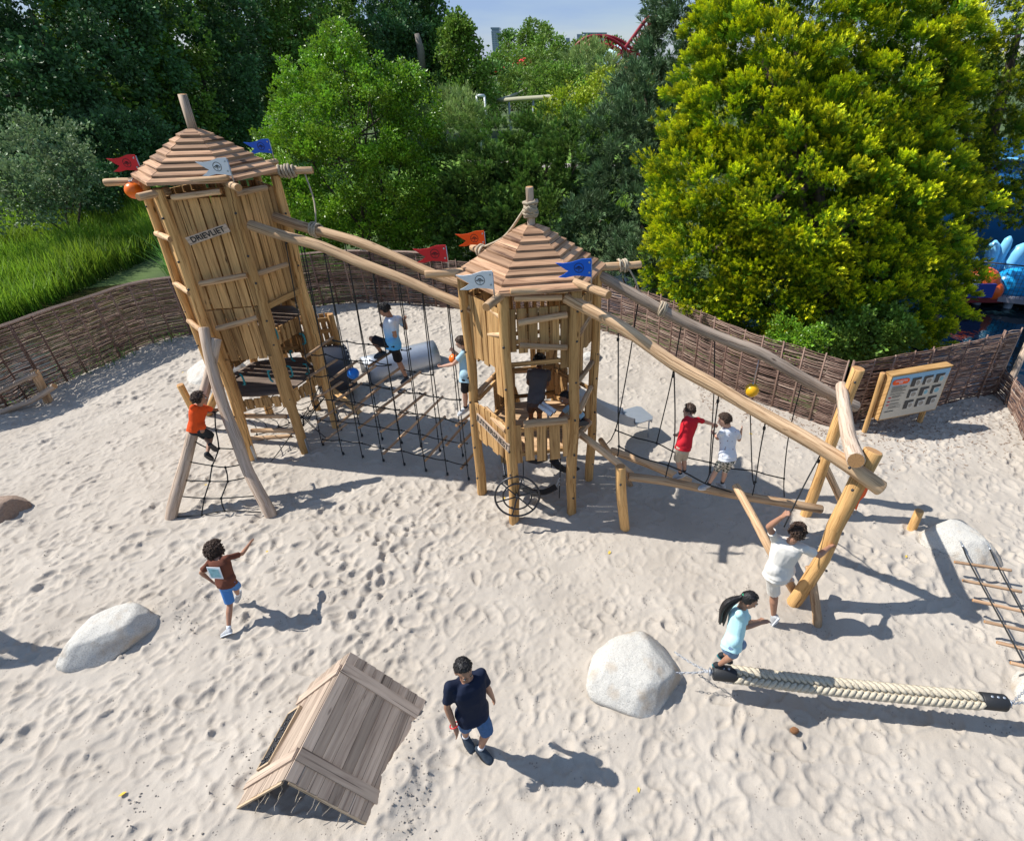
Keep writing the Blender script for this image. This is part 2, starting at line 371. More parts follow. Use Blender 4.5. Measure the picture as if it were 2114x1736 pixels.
# edges dip below the surroundings
ed = np.minimum(np.minimum(gx[None, :] - X0, X1 - gx[None, :]), np.minimum(gy[:, None] - Y0 + 9, Y1 - gy[:, None]))
HZ -= (np.clip(.5 - ed, 0, .5) * 1.0).astype(np.float32)
def grid_mesh(name, gx, gy, Z, mat, keep=None):
    a, b = len(gx), len(gy); V = np.empty((b, a, 3), np.float32); V[..., 0] = gx[None, :]; V[..., 1] = gy[:, None]; V[..., 2] = Z
    idx = np.arange(a * b).reshape(b, a); Fq = np.stack([idx[:-1, :-1], idx[:-1, 1:], idx[1:, 1:], idx[1:, :-1]], -1).reshape(-1, 4)
    if keep is not None: Fq = Fq[keep[:-1, :-1].ravel()]
    return np_mesh(name, V.reshape(-1, 3), Fq, mat, smooth=True)
t = NT('sand'); tcn = t.n('TexCoord')
n1 = t.n('TexNoise', i_Scale=1.1, i_Detail=5.); n2 = t.n('TexNoise', i_Scale=260., i_Detail=2.); n3 = t.n('TexNoise', i_Scale=26., i_Detail=6., i_Roughness=.65); n4 = t.n('TexNoise', i_Scale=5.5, i_Detail=4.)
for n in (n1, n2, n3, n4): t.l(tcn.outputs['Object'], n.inputs[0])
c = t.ramp(n1.outputs[0], [(.3, (.395, .35, .295)), (.7, (.485, .435, .37))])
c = t.mix(t.ramp(n2.outputs[0], [(.35, (.35, .35, .35)), (.62, (0, 0, 0))]), c, (.27, .235, .205))
# darker damp crumbs turned up by feet
vo = t.n('TexVoronoi', i_Scale=30.); t.l(tcn.outputs['Object'], vo.inputs[0])
cr = t.math('MULTIPLY', t.ramp(vo.outputs['Distance'], [(.16, (1, 1, 1)), (.28, (0, 0, 0))]), t.ramp(n4.outputs[0], [(.56, (0, 0, 0)), (.64, (.9, .9, .9))]))
c = t.mix(cr, c, (.17, .15, .135))
t.base(c)
h = t.math('ADD', t.math('MULTIPLY', n2.outputs[0], .25), n3.outputs[0]); h = t.math('ADD', h, t.math('MULTIPLY', cr, .9))
t.bump(h, .55, .012); t.set(Roughness=.95, Specular_IOR_Level=.1); M['sand'] = t.m
FA = [(-14.2, 8.6)] + [tuple(G(*q)[:2]) for q in ((0, 848), (60, 820), (112, 798), (161, 776), (214, 754), (292, 718), (347, 701), (405, 690), (530, 662), (641, 636), (729, 627), (829, 627), (930, 634))]
FB_ = [tuple(G(*q)[:2]) for q in ((925, 634), (1100, 650), (1272, 692), (1389, 742), (1522, 811), (1622, 848), (1714, 882))]; FC_ = [(5.02, 9.47)] + [tuple(G(*q)[:2]) for q in ((1790, 868), (1900, 846), (1965, 830), (2050, 812))]
_fp = sorted(FA + FB_[1:] + FC_[1:] + [(11.3, 11.3)]); print(_fp)
_top = np.interp(gx, [q[0] for q in _fp], [q[1] for q in _fp]) + .10
o = grid_mesh('sand', gx, gy, HZ, M['sand'], gy[:, None] < _top[None, :]); tag(o, kind='structure')

# land all round, reaching to the horizon
t = NT('ground_soil'); tcn = t.n('TexCoord'); n1 = t.n('TexNoise', i_Scale=.4, i_Detail=8.); t.l(tcn.outputs['Object'], n1.inputs[0])
t.base(t.ramp(n1.outputs[0], [(.35, (.035, .06, .015)), (.65, (.075, .12, .025))])); t.set(Roughness=1.); t.bump(n1.outputs[0], .5, .3)
m = MB(); R_ = 2400.; m.add([(-R_, -60, -.30), (R_, -60, -.30), (R_, R_, -.30), (-R_, R_, -.30)], [(0, 1, 2, 3)], smooth=False)
tag(m.build('ground', t.m), kind='structure')
def water_mat(name, col, rough=.06):
    t = NT(name); tcn = t.n('TexCoord'); n1 = t.n('TexNoise', i_Scale=2.2, i_Detail=3.); t.l(tcn.outputs['Object'], n1.inputs[0])
    t.base(col); t.bump(n1.outputs[0], .25, .06); t.set(Roughness=rough, Specular_IOR_Level=.3); return t.m
wm = water_mat('ditch_water', (.030, .030, .012), .12); wp = water_mat('pond_water', (.006, .016, .022), .04)
def sheet(name, pts, z, mat):
    m = MB(); m.add([(x, y, z) for x, y in pts], [list(range(len(pts)))], smooth=False); return tag(m.build(name, mat), kind='structure')
sheet('ditch_water', [(-30, 6), (-12.9, 9.2), (-10.4, 14.2), (-7.4, 16.7), (-3.5, 17.1), (1.2, 16), (2.6, 19.5), (-3, 23), (-9.5, 22.5), (-14.2, 19.6), (-19, 17), (-32, 15)], -.285, wm)
sheet('pond_water', [(5.2, 11.2), (8.2, 9.6), (40, 9.6), (40, 40), (12, 40), (4.8, 22), (4.2, 15)], -.29, wp)
sheet('path', [(-9, 44), (-1.0, 42.5), (9, 43.5), (9, 45.8), (-1, 44.6), (-9, 46.5)], -.27, plain('path_sand', (.42, .38, .33), .95))
# sunlit lawn
t = NT('lawn_grass'); tcn = t.n('TexCoord'); n1 = t.n('TexNoise', i_Scale=1.2, i_Detail=6.); t.l(tcn.outputs['Object'], n1.inputs[0])
t.base(t.ramp(n1.outputs[0], [(.3, (.10, .20, .02)), (.7, (.17, .30, .03))])); t.set(Roughness=1.)
sheet('lawn', [(-60, 17), (-22, 20), (-14, 23), (-8, 25.5), (0, 26), (6, 40), (6, 60), (-20, 60), (-60, 45)], -.282, t.m)

# tall grasses and reeds on the bank beyond the woven fence
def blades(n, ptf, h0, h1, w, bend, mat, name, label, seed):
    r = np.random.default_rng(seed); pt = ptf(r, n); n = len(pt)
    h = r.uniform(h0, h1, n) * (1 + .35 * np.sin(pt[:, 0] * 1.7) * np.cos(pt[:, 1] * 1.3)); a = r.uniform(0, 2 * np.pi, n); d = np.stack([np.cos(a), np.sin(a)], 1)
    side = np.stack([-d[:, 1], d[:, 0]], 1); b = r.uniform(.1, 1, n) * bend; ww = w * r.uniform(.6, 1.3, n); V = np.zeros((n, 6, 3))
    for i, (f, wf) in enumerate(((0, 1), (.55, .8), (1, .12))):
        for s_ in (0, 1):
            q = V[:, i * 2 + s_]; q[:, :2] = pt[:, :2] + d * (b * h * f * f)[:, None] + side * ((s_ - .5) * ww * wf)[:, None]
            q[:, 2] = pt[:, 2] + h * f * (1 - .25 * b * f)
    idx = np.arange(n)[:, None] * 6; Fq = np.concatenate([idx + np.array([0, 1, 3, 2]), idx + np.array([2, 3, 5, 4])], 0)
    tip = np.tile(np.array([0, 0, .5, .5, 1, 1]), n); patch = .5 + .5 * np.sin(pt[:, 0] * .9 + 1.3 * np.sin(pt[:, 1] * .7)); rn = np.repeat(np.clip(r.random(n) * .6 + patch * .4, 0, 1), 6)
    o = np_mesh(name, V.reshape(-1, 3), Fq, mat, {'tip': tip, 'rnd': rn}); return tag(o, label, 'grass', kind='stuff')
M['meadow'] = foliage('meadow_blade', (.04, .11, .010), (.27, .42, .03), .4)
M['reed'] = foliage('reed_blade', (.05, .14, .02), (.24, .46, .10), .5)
def area(xa, xb, ya, yb, test):
    def f(r, n):
        x = r.uniform(xa, xb, n); y = r.uniform(ya, yb, n); k = test(x, y); return np.stack([x[k], y[k], np.full(k.sum(), -.28)], 1)
    return f
_bk = [tuple(G(*q, -.28)[:2]) for q in ((-120, 735), (0, 672), (60, 642), (120, 607), (190, 572), (240, 548), (330, 528), (480, 490), (640, 480), (1000, 470))]
far = lambda x, y: y > np.interp(x, [q[0] for q in _bk], [q[1] for q in _bk])
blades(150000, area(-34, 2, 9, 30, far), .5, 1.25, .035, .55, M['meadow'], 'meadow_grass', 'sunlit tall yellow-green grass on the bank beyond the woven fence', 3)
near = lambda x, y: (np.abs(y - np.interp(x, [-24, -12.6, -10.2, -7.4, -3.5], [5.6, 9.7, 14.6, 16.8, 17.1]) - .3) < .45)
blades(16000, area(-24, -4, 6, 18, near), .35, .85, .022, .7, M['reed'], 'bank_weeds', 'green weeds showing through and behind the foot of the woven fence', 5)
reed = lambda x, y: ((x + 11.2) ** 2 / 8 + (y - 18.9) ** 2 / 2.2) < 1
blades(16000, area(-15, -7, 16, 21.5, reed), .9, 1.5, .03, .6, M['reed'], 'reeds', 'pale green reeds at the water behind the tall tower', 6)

# crumbs of damp sand kicked up by feet
rr = np.random.default_rng(17); cen = [(rr.uniform(-8, 6), rr.uniform(1.6, 9)) for _ in range(70)] + [(-1.8, 2.9), (-1.75, 2.6), (-1.9, 3.3), (-2.0, 2.3), (-3.6, 2.9), (-3.5, 3.4), (-5.4, 4.9), (-5.2, 4.7), (.2, 3.3), (-1.7, 2.75), (-1.6, 2.4), (-3.9, 2.2), (-4.4, 2.6)]
cp = np.array([(cx + rr.normal() * .12, cy + rr.normal() * .12, rr.uniform(.003, .013) * (1.25 if i >= 70 else .8)) for i, (cx, cy) in enumerate(cen) for _ in range(30 if i >= 70 else 12)]); V = []; Fq = []
tet = np.array([(1, 0, -.4), (-.4, .9, -.4), (-.5, -.8, -.4), (0, .1, .9), (.4, .5, .5), (-.6, .1, .4)])
fc_ = np.array([(0, 1, 4, 3), (0, 4, 1, 2), (1, 2, 5, 3), (1, 3, 4, 1), (2, 0, 3, 5), (0, 2, 1, 4)])
for i, (x, y, r_) in enumerate(cp): a = rr.uniform(0, 6.28); q = tet * r_ * rr.uniform(.6, 1.3, (6, 3)); V.append(np.stack([x + q[:, 0] * math.cos(a) - q[:, 1] * math.sin(a), y + q[:, 0] * math.sin(a) + q[:, 1] * math.cos(a), sandz(x, y) + r_ * .25 + q[:, 2]], 1)); Fq.append(np.array([(0, 1, 4, 3), (1, 2, 5, 4), (2, 0, 3, 5)]) + 6 * i)
m_ = plain('damp_sand', (.33, .295, .255), 1.)
tag(np_mesh('sand_crumbs', np.concatenate(V), np.concatenate(Fq), m_), 'darker crumbs of damp sand scattered in patches over the sand', 'crumbs', kind='stuff')
# ------------------------------------------------------------------ woven willow fences
t = NT('willow'); at = t.n('Attribute', attribute_name='rnd'); tcn = t.n('TexCoord'); n1 = t.n('TexNoise', i_Scale=14., i_Detail=3.); t.l(tcn.outputs['Object'], n1.inputs[0])
c = t.ramp(at.outputs['Fac'], [(0., (.10, .052, .038)), (.45, (.22, .125, .09)), (.8, (.35, .225, .165)), (1., (.52, .38, .29))])
t.base(t.mix(n1.outputs[0], c, t.mix(.5, c, (.05, .03, .025)))); t.set(Roughness=.7); M['willow'] = t.m
def wicker(name, label, path, h, gap, seed, group='woven willow fences round the sand', hv=None):
    r = random.Random(seed); path = spline([Vector((x, y, 0)) for x, y in path], .16)
    base = path[0]; root = thing(name, label, 'fence', (base.x, base.y, 0), group)
    L_ = [0.]
    for a, b in zip(path, path[1:]): L_.append(L_[-1] + (b - a).length)
    tot = L_[-1]
    def at_(s):
        s = min(max(s, 0), tot); k = 0
        k = min(int(np.searchsorted(L_, s, 'right')) - 1, len(path) - 2); f = (s - L_[k]) / (L_[k + 1] - L_[k]); p = path[k].lerp(path[k + 1], f)
        d = (path[k + 1] - path[k]).normalized(); return p, Vector((-d.y, d.x, 0))
    H_ = lambda s: h + .05 * noise.noise(Vector((s * .6, seed, 0))) + (hv(s / tot) if hv else 0)
    posts = MB(); sp = .42; npst = int(tot / sp)
    for i in range(npst + 1):
        s = i * tot / npst; p, nn = at_(s); hh = H_(s); x = .02 * r.uniform(-1, 1)
        for dd in ((-.004,) if i % 4 else (-.02, .02)):
            posts.tube([p + Vector((x, dd, -.25)), p + Vector((x * .5, dd, hh * .5)), p + Vector((0, dd, hh + r.uniform(.0, .04)))], [.021, .019, .015], 6, rnd=r.uniform(.2, .9))
    posts.build('fence_stake', M['willow'], root)
    wv = MB(); z = -.04; row = 0
    while z < h + .12:
        s = r.uniform(-1.5, 0)
        while s < tot:
            ln = r.uniform(.9, 2.3); e = min(s + ln, tot); s0 = max(s, 0)
            if e - s0 > .3 and z < H_(s0) - .01 and r.random() > gap * (.9 - .4 * z / h):
                n = max(3, int((e - s0) / .105)); pts = []; ph = math.pi * (row % 2); dz = r.uniform(-.012, .012); bow = r.uniform(-.012, .012); tw = r.uniform(-.012, .012)
                for i in range(n + 1):
                    q = s0 + (e - s0) * i / n; p, nn = at_(q); f = i / n
                    off = .019 * math.sin(math.pi * q / (tot / npst) + ph) + .004 * r.uniform(-1, 1)
                    pts.append(p + nn * off + Vector((0, 0, z + dz + bow * math.sin(math.pi * f) + tw * f + .004 * r.uniform(-1, 1))))
                r0 = r.uniform(.008, .013); wv.tube(pts, [r0 * (1.1 - .5 * i / n) for i in range(n + 1)], 4, False, rnd=r.random())
            s = e + r.uniform(-.35, .02) if gap < .3 else e
        z += r.uniform(.013, .018) * (1 + gap * .5); row += 1
    wv.build('woven_rods', M['willow'], root)
    if gap > .1 and gap < .115:
        tp = MB()
        for k in range(3):
            pts = [at_(tot * i / 40)[0] + Vector((0, 0, H_(tot * i / 40) + .008 + .012 * k)) + at_(tot * i / 40)[1] * (.015 * (k - 1)) for i in range(41)]
            tp.tube(pts, .013, 5, rnd=.9)
        tp.build('top_binding', M['willow'], root)
    return root
gp = lambda *a: [tuple(G(x, y)[:2]) for x, y in a]
wicker('wicker_fence', 'long weathered woven willow fence with light showing through, curving behind the tall tower', FA, 1.55, .11, 1)
wicker('wicker_fence', 'tight brown woven willow fence running from behind the low tower to the right corner', FB_, 1.42, .03, 2, hv=lambda f: .06 * f)
wicker('wicker_fence', 'shaded woven willow fence behind the information board', FC_, 1.42, .05, 3, hv=lambda f: .12 * f * f)
wicker('wicker_fence', 'low dark overgrown woven fence at the right edge beyond the board', gp((2052, 812), (2085, 850), (2112, 905), (2150, 1000)), .62, .12, 4)

# ------------------------------------------------------------------ parts shared by the two towers
def ringmesh(mb, c, ax, ay, r, w, t, n=28, mi=0):
    c, ax, ay = Vector(c), Vector(ax).normalized(), Vector(ay).normalized(); az = ax.cross(ay)
    rings = []
    for k in range(n + 1):
        a = 2 * math.pi * k / n; d = ax * math.cos(a) + ay * math.sin(a)
        rings.append([c + d * (r + w) + az * t, c + d * (r - w) + az * t, c + d * (r - w), c + d * (r + w)])
    mb.ring_loft(rings, False, mi, smooth=False)
def flag(parent, base, colour, rot=0., hoist=.09, s=1.):
    """swallow-tailed panel on a short steel pole, tail to the left, emblem of a ring with wings"""
    base = Vector(base); x = Vector((-math.cos(rot), -math.sin(rot), 0)); z = Vector((0, 0, 1)); y = x.cross(z)
    fl = MB(); o = base + z * hoist; Hf = .225 * s; W_ = .40 * s
    lf = lambda u, v: o + x * u + z * v
    top = [(0, Hf), (W_ * .3, Hf * .97), (W_ * .6, Hf * .80), (W_ * .85, Hf * .74), (W_ * 1.08, Hf * .76)]
    mid = [(W_ * .93, Hf * .58), (W_ * .78, Hf * .40), (W_ * .70, Hf * .33), (W_ * .82, Hf * .15), (W_ * 1.0, -Hf * .02)]
    bot = [(W_ * .78, -Hf * .04), (W_ * .5, Hf * .08), (W_ * .25, Hf * .06), (0, 0)]
    fl.prism([lf(*q) + y * -.006 for q in top + mid + bot], y * .012)
    ob = fl.build('flag', [M[colour]], parent)
    pole = MB(); pole.tube([base - z * .03 - x * -.0 + y * .014, base + z * (hoist + Hf * .9) + y * .014], .009, 8)
    for v in (.25, .8): pole.tube([lf(.025, Hf * v) - y * .012, lf(.025, Hf * v) + y * .012], .012, 8)
    pole.build('flag_pole', M['steel'], ob)
    em = MB(); c = lf(W_ * .38, Hf * .5) ; 
    for side in (-1, 1):
        cc = c + y * (side * .009); yy = y * side
        ringmesh(em, cc, x, z, .056 * s, .003, .002); ringmesh(em, cc + z * .004, x, z, .013 * s, .002, .002, 14)
        em.box(cc - z * .012 * s, (.005, .003, .06 * s), Matrix((x, y, z)).transposed())
        for sg in (-1, 1):
            em.plank(cc + x * sg * .010 * s + z * .012 * s, cc + x * sg * .044 * s - z * .006 * s, .003, .005, z)
            em.plank(cc + x * sg * .012 * s - z * .012 * s, cc + x * sg * .044 * s - z * .006 * s, .003, .005, z)
            em.plank(cc + x * sg * .004 * s + z * .022 * s, cc + x * sg * .024 * s + z * .006 * s, .003, .005, z)
    em.build('emblem', M['ink'], ob); return ob
def wraps(name, parent, c, d, r, n, rr=.014, spread=None, seed=0):
    """rope coils round a log at c, axis d"""
    c, d = Vector(c), Vector(d).normalized(); a = d.orthogonal().normalized(); b = d.cross(a); r_ = random.Random(seed); mb = MB(); sp = spread or n * rr * 1.9; pts = []
    N = 14 * n
    for i in range(N + 1):
        f = i / N; an = 2 * math.pi * n * f; pts.append(c + d * (sp * (f - .5) + .008 * r_.uniform(-1, 1)) + (a * math.cos(an) + b * math.sin(an)) * (r + rr * (1 + .5 * math.sin(f * 9 + seed))))
    mb.tube(pts, rr, 6); return mb.build(name, M['manila'], parent)
class Tower:
    def __init__(s, root, c0, c1, ang, R, zt):
        s.root = root; s.c0 = Vector((*c0, 0)); s.c1 = Vector((*c1, zt)); s.a = [math.radians(ang + 60 * k) for k in range(6)]; s.R = R; s.zt = zt
    def cen(s, z): return s.c0.lerp(s.c1, z / s.zt) if True else None
    def pt(s, k, z, R=None):
        c = s.cen(z); R = s.R if R is None else R; a = s.a[k % 6]; return Vector((c.x + R * math.cos(a), c.y + R * math.sin(a), z))
    def rad(s, k): a = s.a[k % 6]; return Vector((math.cos(a), math.sin(a), 0))
    def fn(s, k):  # outward normal of face k..k+1
        a = s.a[k % 6] + math.radians(30); return Vector((math.cos(a), math.sin(a), 0))
    def post(s, k, z0, z1, r=.085, mat='logw', **kw):
        bulge = Vector((random.uniform(-.03, .03), random.uniform(-.03, .03), 0)); p0, p1 = s.pt(k, z0 - .25), s.pt(k, z1)
        ob = logpart('post', s.root, [p0, (p0 + p1) / 2 + bulge, p1], r * 1.03, r * .92, mat, **kw)
        z = .35
        while z < z1 - .2:
            for q in (0,): 
                if z > z0: bolt(s.root, s.pt(k, z) + (s.rad(k) * .6 + Vector((0, -.8, 0))).normalized() * (r * 1.01), (s.rad(k) * .6 + Vector((0, -.8, 0))))
            z += random.choice((.42, .62))
        return ob
    def face(s, k, z0, z1, name='wall', R=None, jag=0., gap=.012, w=.118, out=0., mat='plank', f0=0., f1=1., zfun=None):
        """vertical boards between post k and k+1"""
        R = (s.R - .05) if R is None else R; mb = MB(); nn = s.fn(k)
        a0, a1 = s.pt(k, z0, R), s.pt(k + 1, z0, R); b0, b1 = s.pt(k, z1, R), s.pt(k + 1, z1, R)
        n = max(1, int((a1 - a0).length * (f1 - f0) / (w + gap)))
        for i in range(n):
            f = f0 + (f1 - f0) * (i + .5) / n; j0 = random.uniform(-jag, jag); zz = zfun(f) if zfun else 0
            p0 = a0.lerp(a1, f) + nn * (out + random.uniform(-.006, .006)); p1 = b0.lerp(b1, f) + nn * (out + random.uniform(-.006, .006)); p0 = p0 + (p1 - p0).normalized() * (j0 + zz)
            ww = (a1 - a0).length * (f1 - f0) / n - gap * random.uniform(.6, 2.2); tilt = Vector((random.uniform(-.008, .008), random.uniform(-.004, .004), 0))
            mb.plank(p0 + tilt, p1 - tilt, ww, .024, nn)
        for z in (z0 + .12, z1 - .12):
            f_ = (z - z0) / (z1 - z0); q0, q1 = a0.lerp(b0, f_), a1.lerp(b1, f_); mb.plank(q0 - nn * .03, q1 - nn * .03, .06, .03, nn)
        return mb.build(name, M[mat], s.root)
    def hexdeck(s, z, R=None, mat='deck', name='platform', ks=range(6)):
        R = R or s.R - .07; mb = MB(); c = s.cen(z); w = .115; y = -R
        pts = [Vector((math.cos(a) * R, math.sin(a) * R)) for a in (s.a[k] for k in ks)]
        while y < R:
            xs = []
            for yy in (y + .004, y + w - .004):
                h = []
                for i in range(len(pts)):
                    p, q = pts[i], pts[(i + 1) % len(pts)]
                    if (p.y - yy) * (q.y - yy) < 0: h.append(p.x + (q.x - p.x) * (yy - p.y) / (q.y - p.y))
                xs.append((min(h), max(h)) if len(h) > 1 else None)
            if xs[0] and xs[1]:
                y0, y1 = y + .004, y + w - .004
                q = [Vector((c.x + xs[0][0], c.y + y0, z)), Vector((c.x + xs[0][1], c.y + y0, z)), Vector((c.x + xs[1][1], c.y + y1, z)), Vector((c.x + xs[1][0], c.y + y1, z))]
                b = len(mb.v); lo = [p - Vector((0, 0, .03)) for p in q]; off = random.random() * 9
                fs = [(0, 1, 2, 3), (7, 6, 5, 4)] + [(i + 4, (i + 1) % 4 + 4, (i + 1) % 4, i) for i in range(4)]; vs = q + lo
                mb.add(vs, fs, [[(vs[i].y + off, vs[i].x + off) for i in f] for f in fs], smooth=False)
            y += w
        return mb.build(name, M[mat], s.root)
    def roof(s, zE, zA, rE=1.10, apex=None, n=8):
        cE = s.cen(zE); cA = Vector(apex); mb = MB()
        for i in range(n):
            f0, f1 = i / n, (i + 1) / n
            R0 = rE + (.13 - rE) * f0 + .012; R1 = rE + (.13 - rE) * f1 - .045; R1 = max(R1, .05)
            z0_ = zE + (zA - zE) * f0 + .03; z1_ = zE + (zA - zE) * f1 + .022; c = cE.lerp(cA, f0)
            for k in range(6):
                a0, a1 = s.a[k], s.a[(k + 1) % 6]; q = lambda a, R, z: Vector((c.x + R * math.cos(a), c.y + R * math.sin(a), z))
                dz = random.uniform(-.004, .004); e = .004
                v = [q(a0, R0, z0_ + dz), q(a1, R0, z0_ + dz), q(a1, R1, z1_ + dz), q(a0, R1, z1_ + dz)]
                m_ = (v[0] + v[1]) / 2; v = [p + ((m_ - p).normalized() * .002) for p in v]
                lo = [p - Vector((0, 0, .044)) for p in v]; vs = v + lo
                fs = [(0, 1, 2, 3), (7, 6, 5, 4)] + [(i2 + 4, (i2 + 1) % 4 + 4, (i2 + 1) % 4, i2) for i2 in range(4)]
                d = (v[1] - v[0]).normalized(); w_ = (v[3] - v[0]); w_ = (w_ - d * w_.dot(d)).normalized(); off = random.random() * 9
                mb.add(vs, fs, [[((vs[i2] - v[0]).dot(w_) + (0 if vs[i2] in v else .03), (vs[i2] - v[0]).dot(d) + off) for i2 in f] for f in fs], smooth=False)
        return mb.build('roof', M['roof'], s.root)
    def railpx(s, p0, Ya, p1, Yb, r=.045, mat='log', name='rail'):
        return logpart(name, s.root, [P(*p0, Ya), P(*p1, Yb)], r, r * .95, mat, wob=.008, step=.1)
    def stub(s, k, z, ln=.55, r=.055, pull=.15, mat='log'):
        d = s.rad(k); p = s.pt(k, z); return logpart('roof_beam', s.root, [p - d * pull, p + d * ln], r, r * .95, mat, wob=.006, step=.1), p + d * ln, d

# ------------------------------------------------------------------ tall tower
T1 = thing('tall_climbing_tower', 'tall six-sided wooden climbing tower with pyramid roof and board reading DRIEVLIET', 'play tower', (-5.87, 9.21, 0))
t1 = Tower(T1, (-5.87, 9.21), (-5.70, 9.2), 14.3, .91, 4.75)
for k in range(6): t1.post(k, 0, 4.66, .078 if k in (4, 5, 0) else .07)
for k in (4, 5, 0):
    for sgn in (1,):
        m = MB(); p = t1.pt(k, .12) + Vector((.085, -.03, 0)); m.box(p, (.012, .06, .42)); m.box(p + Vector((0, 0, -.22)), (.05, .09, .02)); br = m.build('foot_bracket', M['steel'], T1)
t1.face(4, 2.88, 4.52, jag=.0); t1.face(4, 1.98, 2.86, jag=.02, out=.004)
t1.face(5, 2.86, 4.52, jag=.0)
t1.face(3, 1.35, 4.5); t1.face(2, 1.35, 4.5, f0=0, f1=.72); t1.face(1, 1.35, 4.5, gap=.02, w=.10); t1.face(0, 2.5, 4.5); t1.face(0, 1.3, 1.9, gap=.03)
t1.hexdeck(1.27); 
up = Tower(T1, (-5.62, 9.42), (-5.62, 9.42), 14.3, .62, 4.75); up.hexdeck(2.36, .56)
t1.face(4, 1.03, 1.22, 'skirt_boards', jag=.02, gap=.018); t1.face(5, 1.0, 1.22, 'skirt_boards', jag=.05, gap=.022, w=.09); t1.face(0, 1.0, 1.22, 'skirt_boards', jag=.05, gap=.022, w=.09)
t1.face(5, 2.08, 2.36, 'skirt_boards', R=.72, jag=.02, gap=.022, w=.09, f0=.15)
# jamb boards beside the openings
for k, f, z0, z1, w in ((4, .10, 1.0, 2.0, .11), (4, .90, 1.0, 2.0, .10), (5, .07, 1.0, 2.9, .09), (5, .90, 1.0, 2.9, .10)):
    m = MB(); a, b = t1.pt(k, z0, .88).lerp(t1.pt(k + 1, z0, .88), f), t1.pt(k, z1, .88).lerp(t1.pt(k + 1, z1, .88), f); m.plank(a, b, w, .04, t1.fn(k)); m.build('jamb_board', M['plank'], T1)
m = MB(); a, b = t1.pt(5, 2.84, .9), t1.pt(0, 2.84, .9); m.plank(a.lerp(b, .06), b.lerp(a, .06), .09, .05, t1.fn(5)); m.build('lintel', M['logw'], T1)
for a, Ya, b, Yb in (((357, 408), 8.38, (455, 396), 8.45), ((488, 400), 8.55, (549, 388), 9.0), ((414, 586), 8.33, (508, 569), 8.45), ((530, 566), 8.6, (592, 546), 9.05), ((449, 678), 8.3, (530, 656), 8.42),
                     ((507, 858), 8.42, (590, 859), 8.5), ((520, 889), 8.42, (606, 889), 8.5), ((503, 905), 9.0, (600, 900), 9.1), ((352, 377), 8.36, (470, 367), 8.45)):
    t1.railpx(a, Ya, b, Yb, .042)
for z in (3.1, 2.45, 3.9): 
    a, b = t1.pt(3, z, .97), t1.pt(4, z + .1, .97); logpart('rail', T1, [a, b], .045, .042, wob=.008, step=.1)
t1.roof(4.74, 5.32, 1.02, P(398, 264, 9.15))
ap = P(398, 268, 9.15); tp = P(376, 195, 9.13); m = MB(); m.tube([ap - Vector((0, 0, .1)), tp], [.062, .058], 4, True, 0, 1); m.build('roof_finial', [M['logg'], M['end']], T1)
# square cap under the finial
sgn = MB(); a, b = P(388, 499, 8.28), P(471, 470, 8.42); nn = (b - a).cross(Vector((0, 0, 1))).normalized(); sgn.plank(a, b, .115, .025, nn); sb = sgn.build('name_board', M['logg'], T1)
x = (b - a).normalized(); lettering('DRIEVLIET', .108, frame_mtx((a + b) / 2 + nn.normalized() * .017, x, Vector((0, 0, 1))), M['ink'], sb, .0015, .002, 1.02)
for k, z, ln, kw in ((3, 4.66, .48, {}), (4, 4.62, .30, {}), (5, 4.70, .42, {}), (0, 4.72, .55, {}), (1, 4.7, .5, {}), (2, 4.7, .4, {})):
    ob, e, d = t1.stub(k, z, ln)
    if k == 3: flag(T1, t1.pt(3, z + .05, 1.02) + Vector((.16, 0, 0)), 'red')
    if k == 5: flag(T1, e - d * .14 + Vector((0, 0, .05)), 'white')
    if k == 1: flag(T1, e - d * .1 + Vector((0.05, 0, .05)), 'blue')
    if k == 0: wraps('rope_coil', T1, e - d * .36, d, .062, 5, .022, .24, 3); E1 = e; D1 = d
for px, py, Y, rot in ((498, 783, 8.45, -.5), (560, 777, 8.45, 2.6), (594, 767, 8.62, .2), (621, 700, 9.2, .2), (606, 735, 9.25, 2.8), (628, 762, 9.15, .2), (563, 690, 8.6, .2)):
    m = MB(); c = P(px, py, Y); d = Vector((math.cos(rot), math.sin(rot), 0)); m.tube(spline([c + Vector((0, 0, .10)), c + d * .055 + Vector((0, 0, .085)), c + d * .065, c + d * .055 - Vector((0, 0, .085)), c - Vector((0, 0, .10))], .03), .016, 7); m.build('grab_handle', M['teal'], T1)
# ------------------------------------------------------------------ low tower
T2 = thing('low_lookout_tower', 'lower six-sided wooden lookout tower with pyramid roof and slanted board reading JUTTERSNEST', 'play tower', (-.85, 7.6, 0))
t2 = Tower(T2, (-.85, 7.6), (-.74, 7.6), 12, .93, 3.8)
for k in range(6): t2.post(k, 0, 3.72, .078 if k in (3, 4, 5, 0) else .07, 'logw')
t2.hexdeck(1.25, None, 'log')
zf = lambda f: .35 * math.sin(f * 7) ** 2
t2.face(4, 2.93, 3.52, jag=.05, f1=.8); t2.face(4, 2.6, 3.52, jag=.05, f0=.8, f1=1., w=.09); t2.face(3, 2.55, 3.5, jag=.06, zfun=lambda f: (-.0 if f < .7 else -.35)); t2.face(5, 2.7, 3.5, jag=.08, zfun=lambda f: (-.55 if .35 < f < .55 else 0))
t2.face(2, 2.45, 3.5, jag=.12); t2.face(0, 2.6, 3.5, jag=.12); t2.face(1, 2.4, 3.5, jag=.2, w=.09, gap=.03)
t2.face(1, 1.25, 2.4, f0=.0, f1=.34, w=.1); t2.face(1, 1.25, 2.0, f0=.75, f1=1., w=.1); t2.face(0, 1.2, 1.95, f0=.6, f1=1, w=.1); t2.face(2, 1.15, 1.95, f0=0., f1=.35, w=.1)
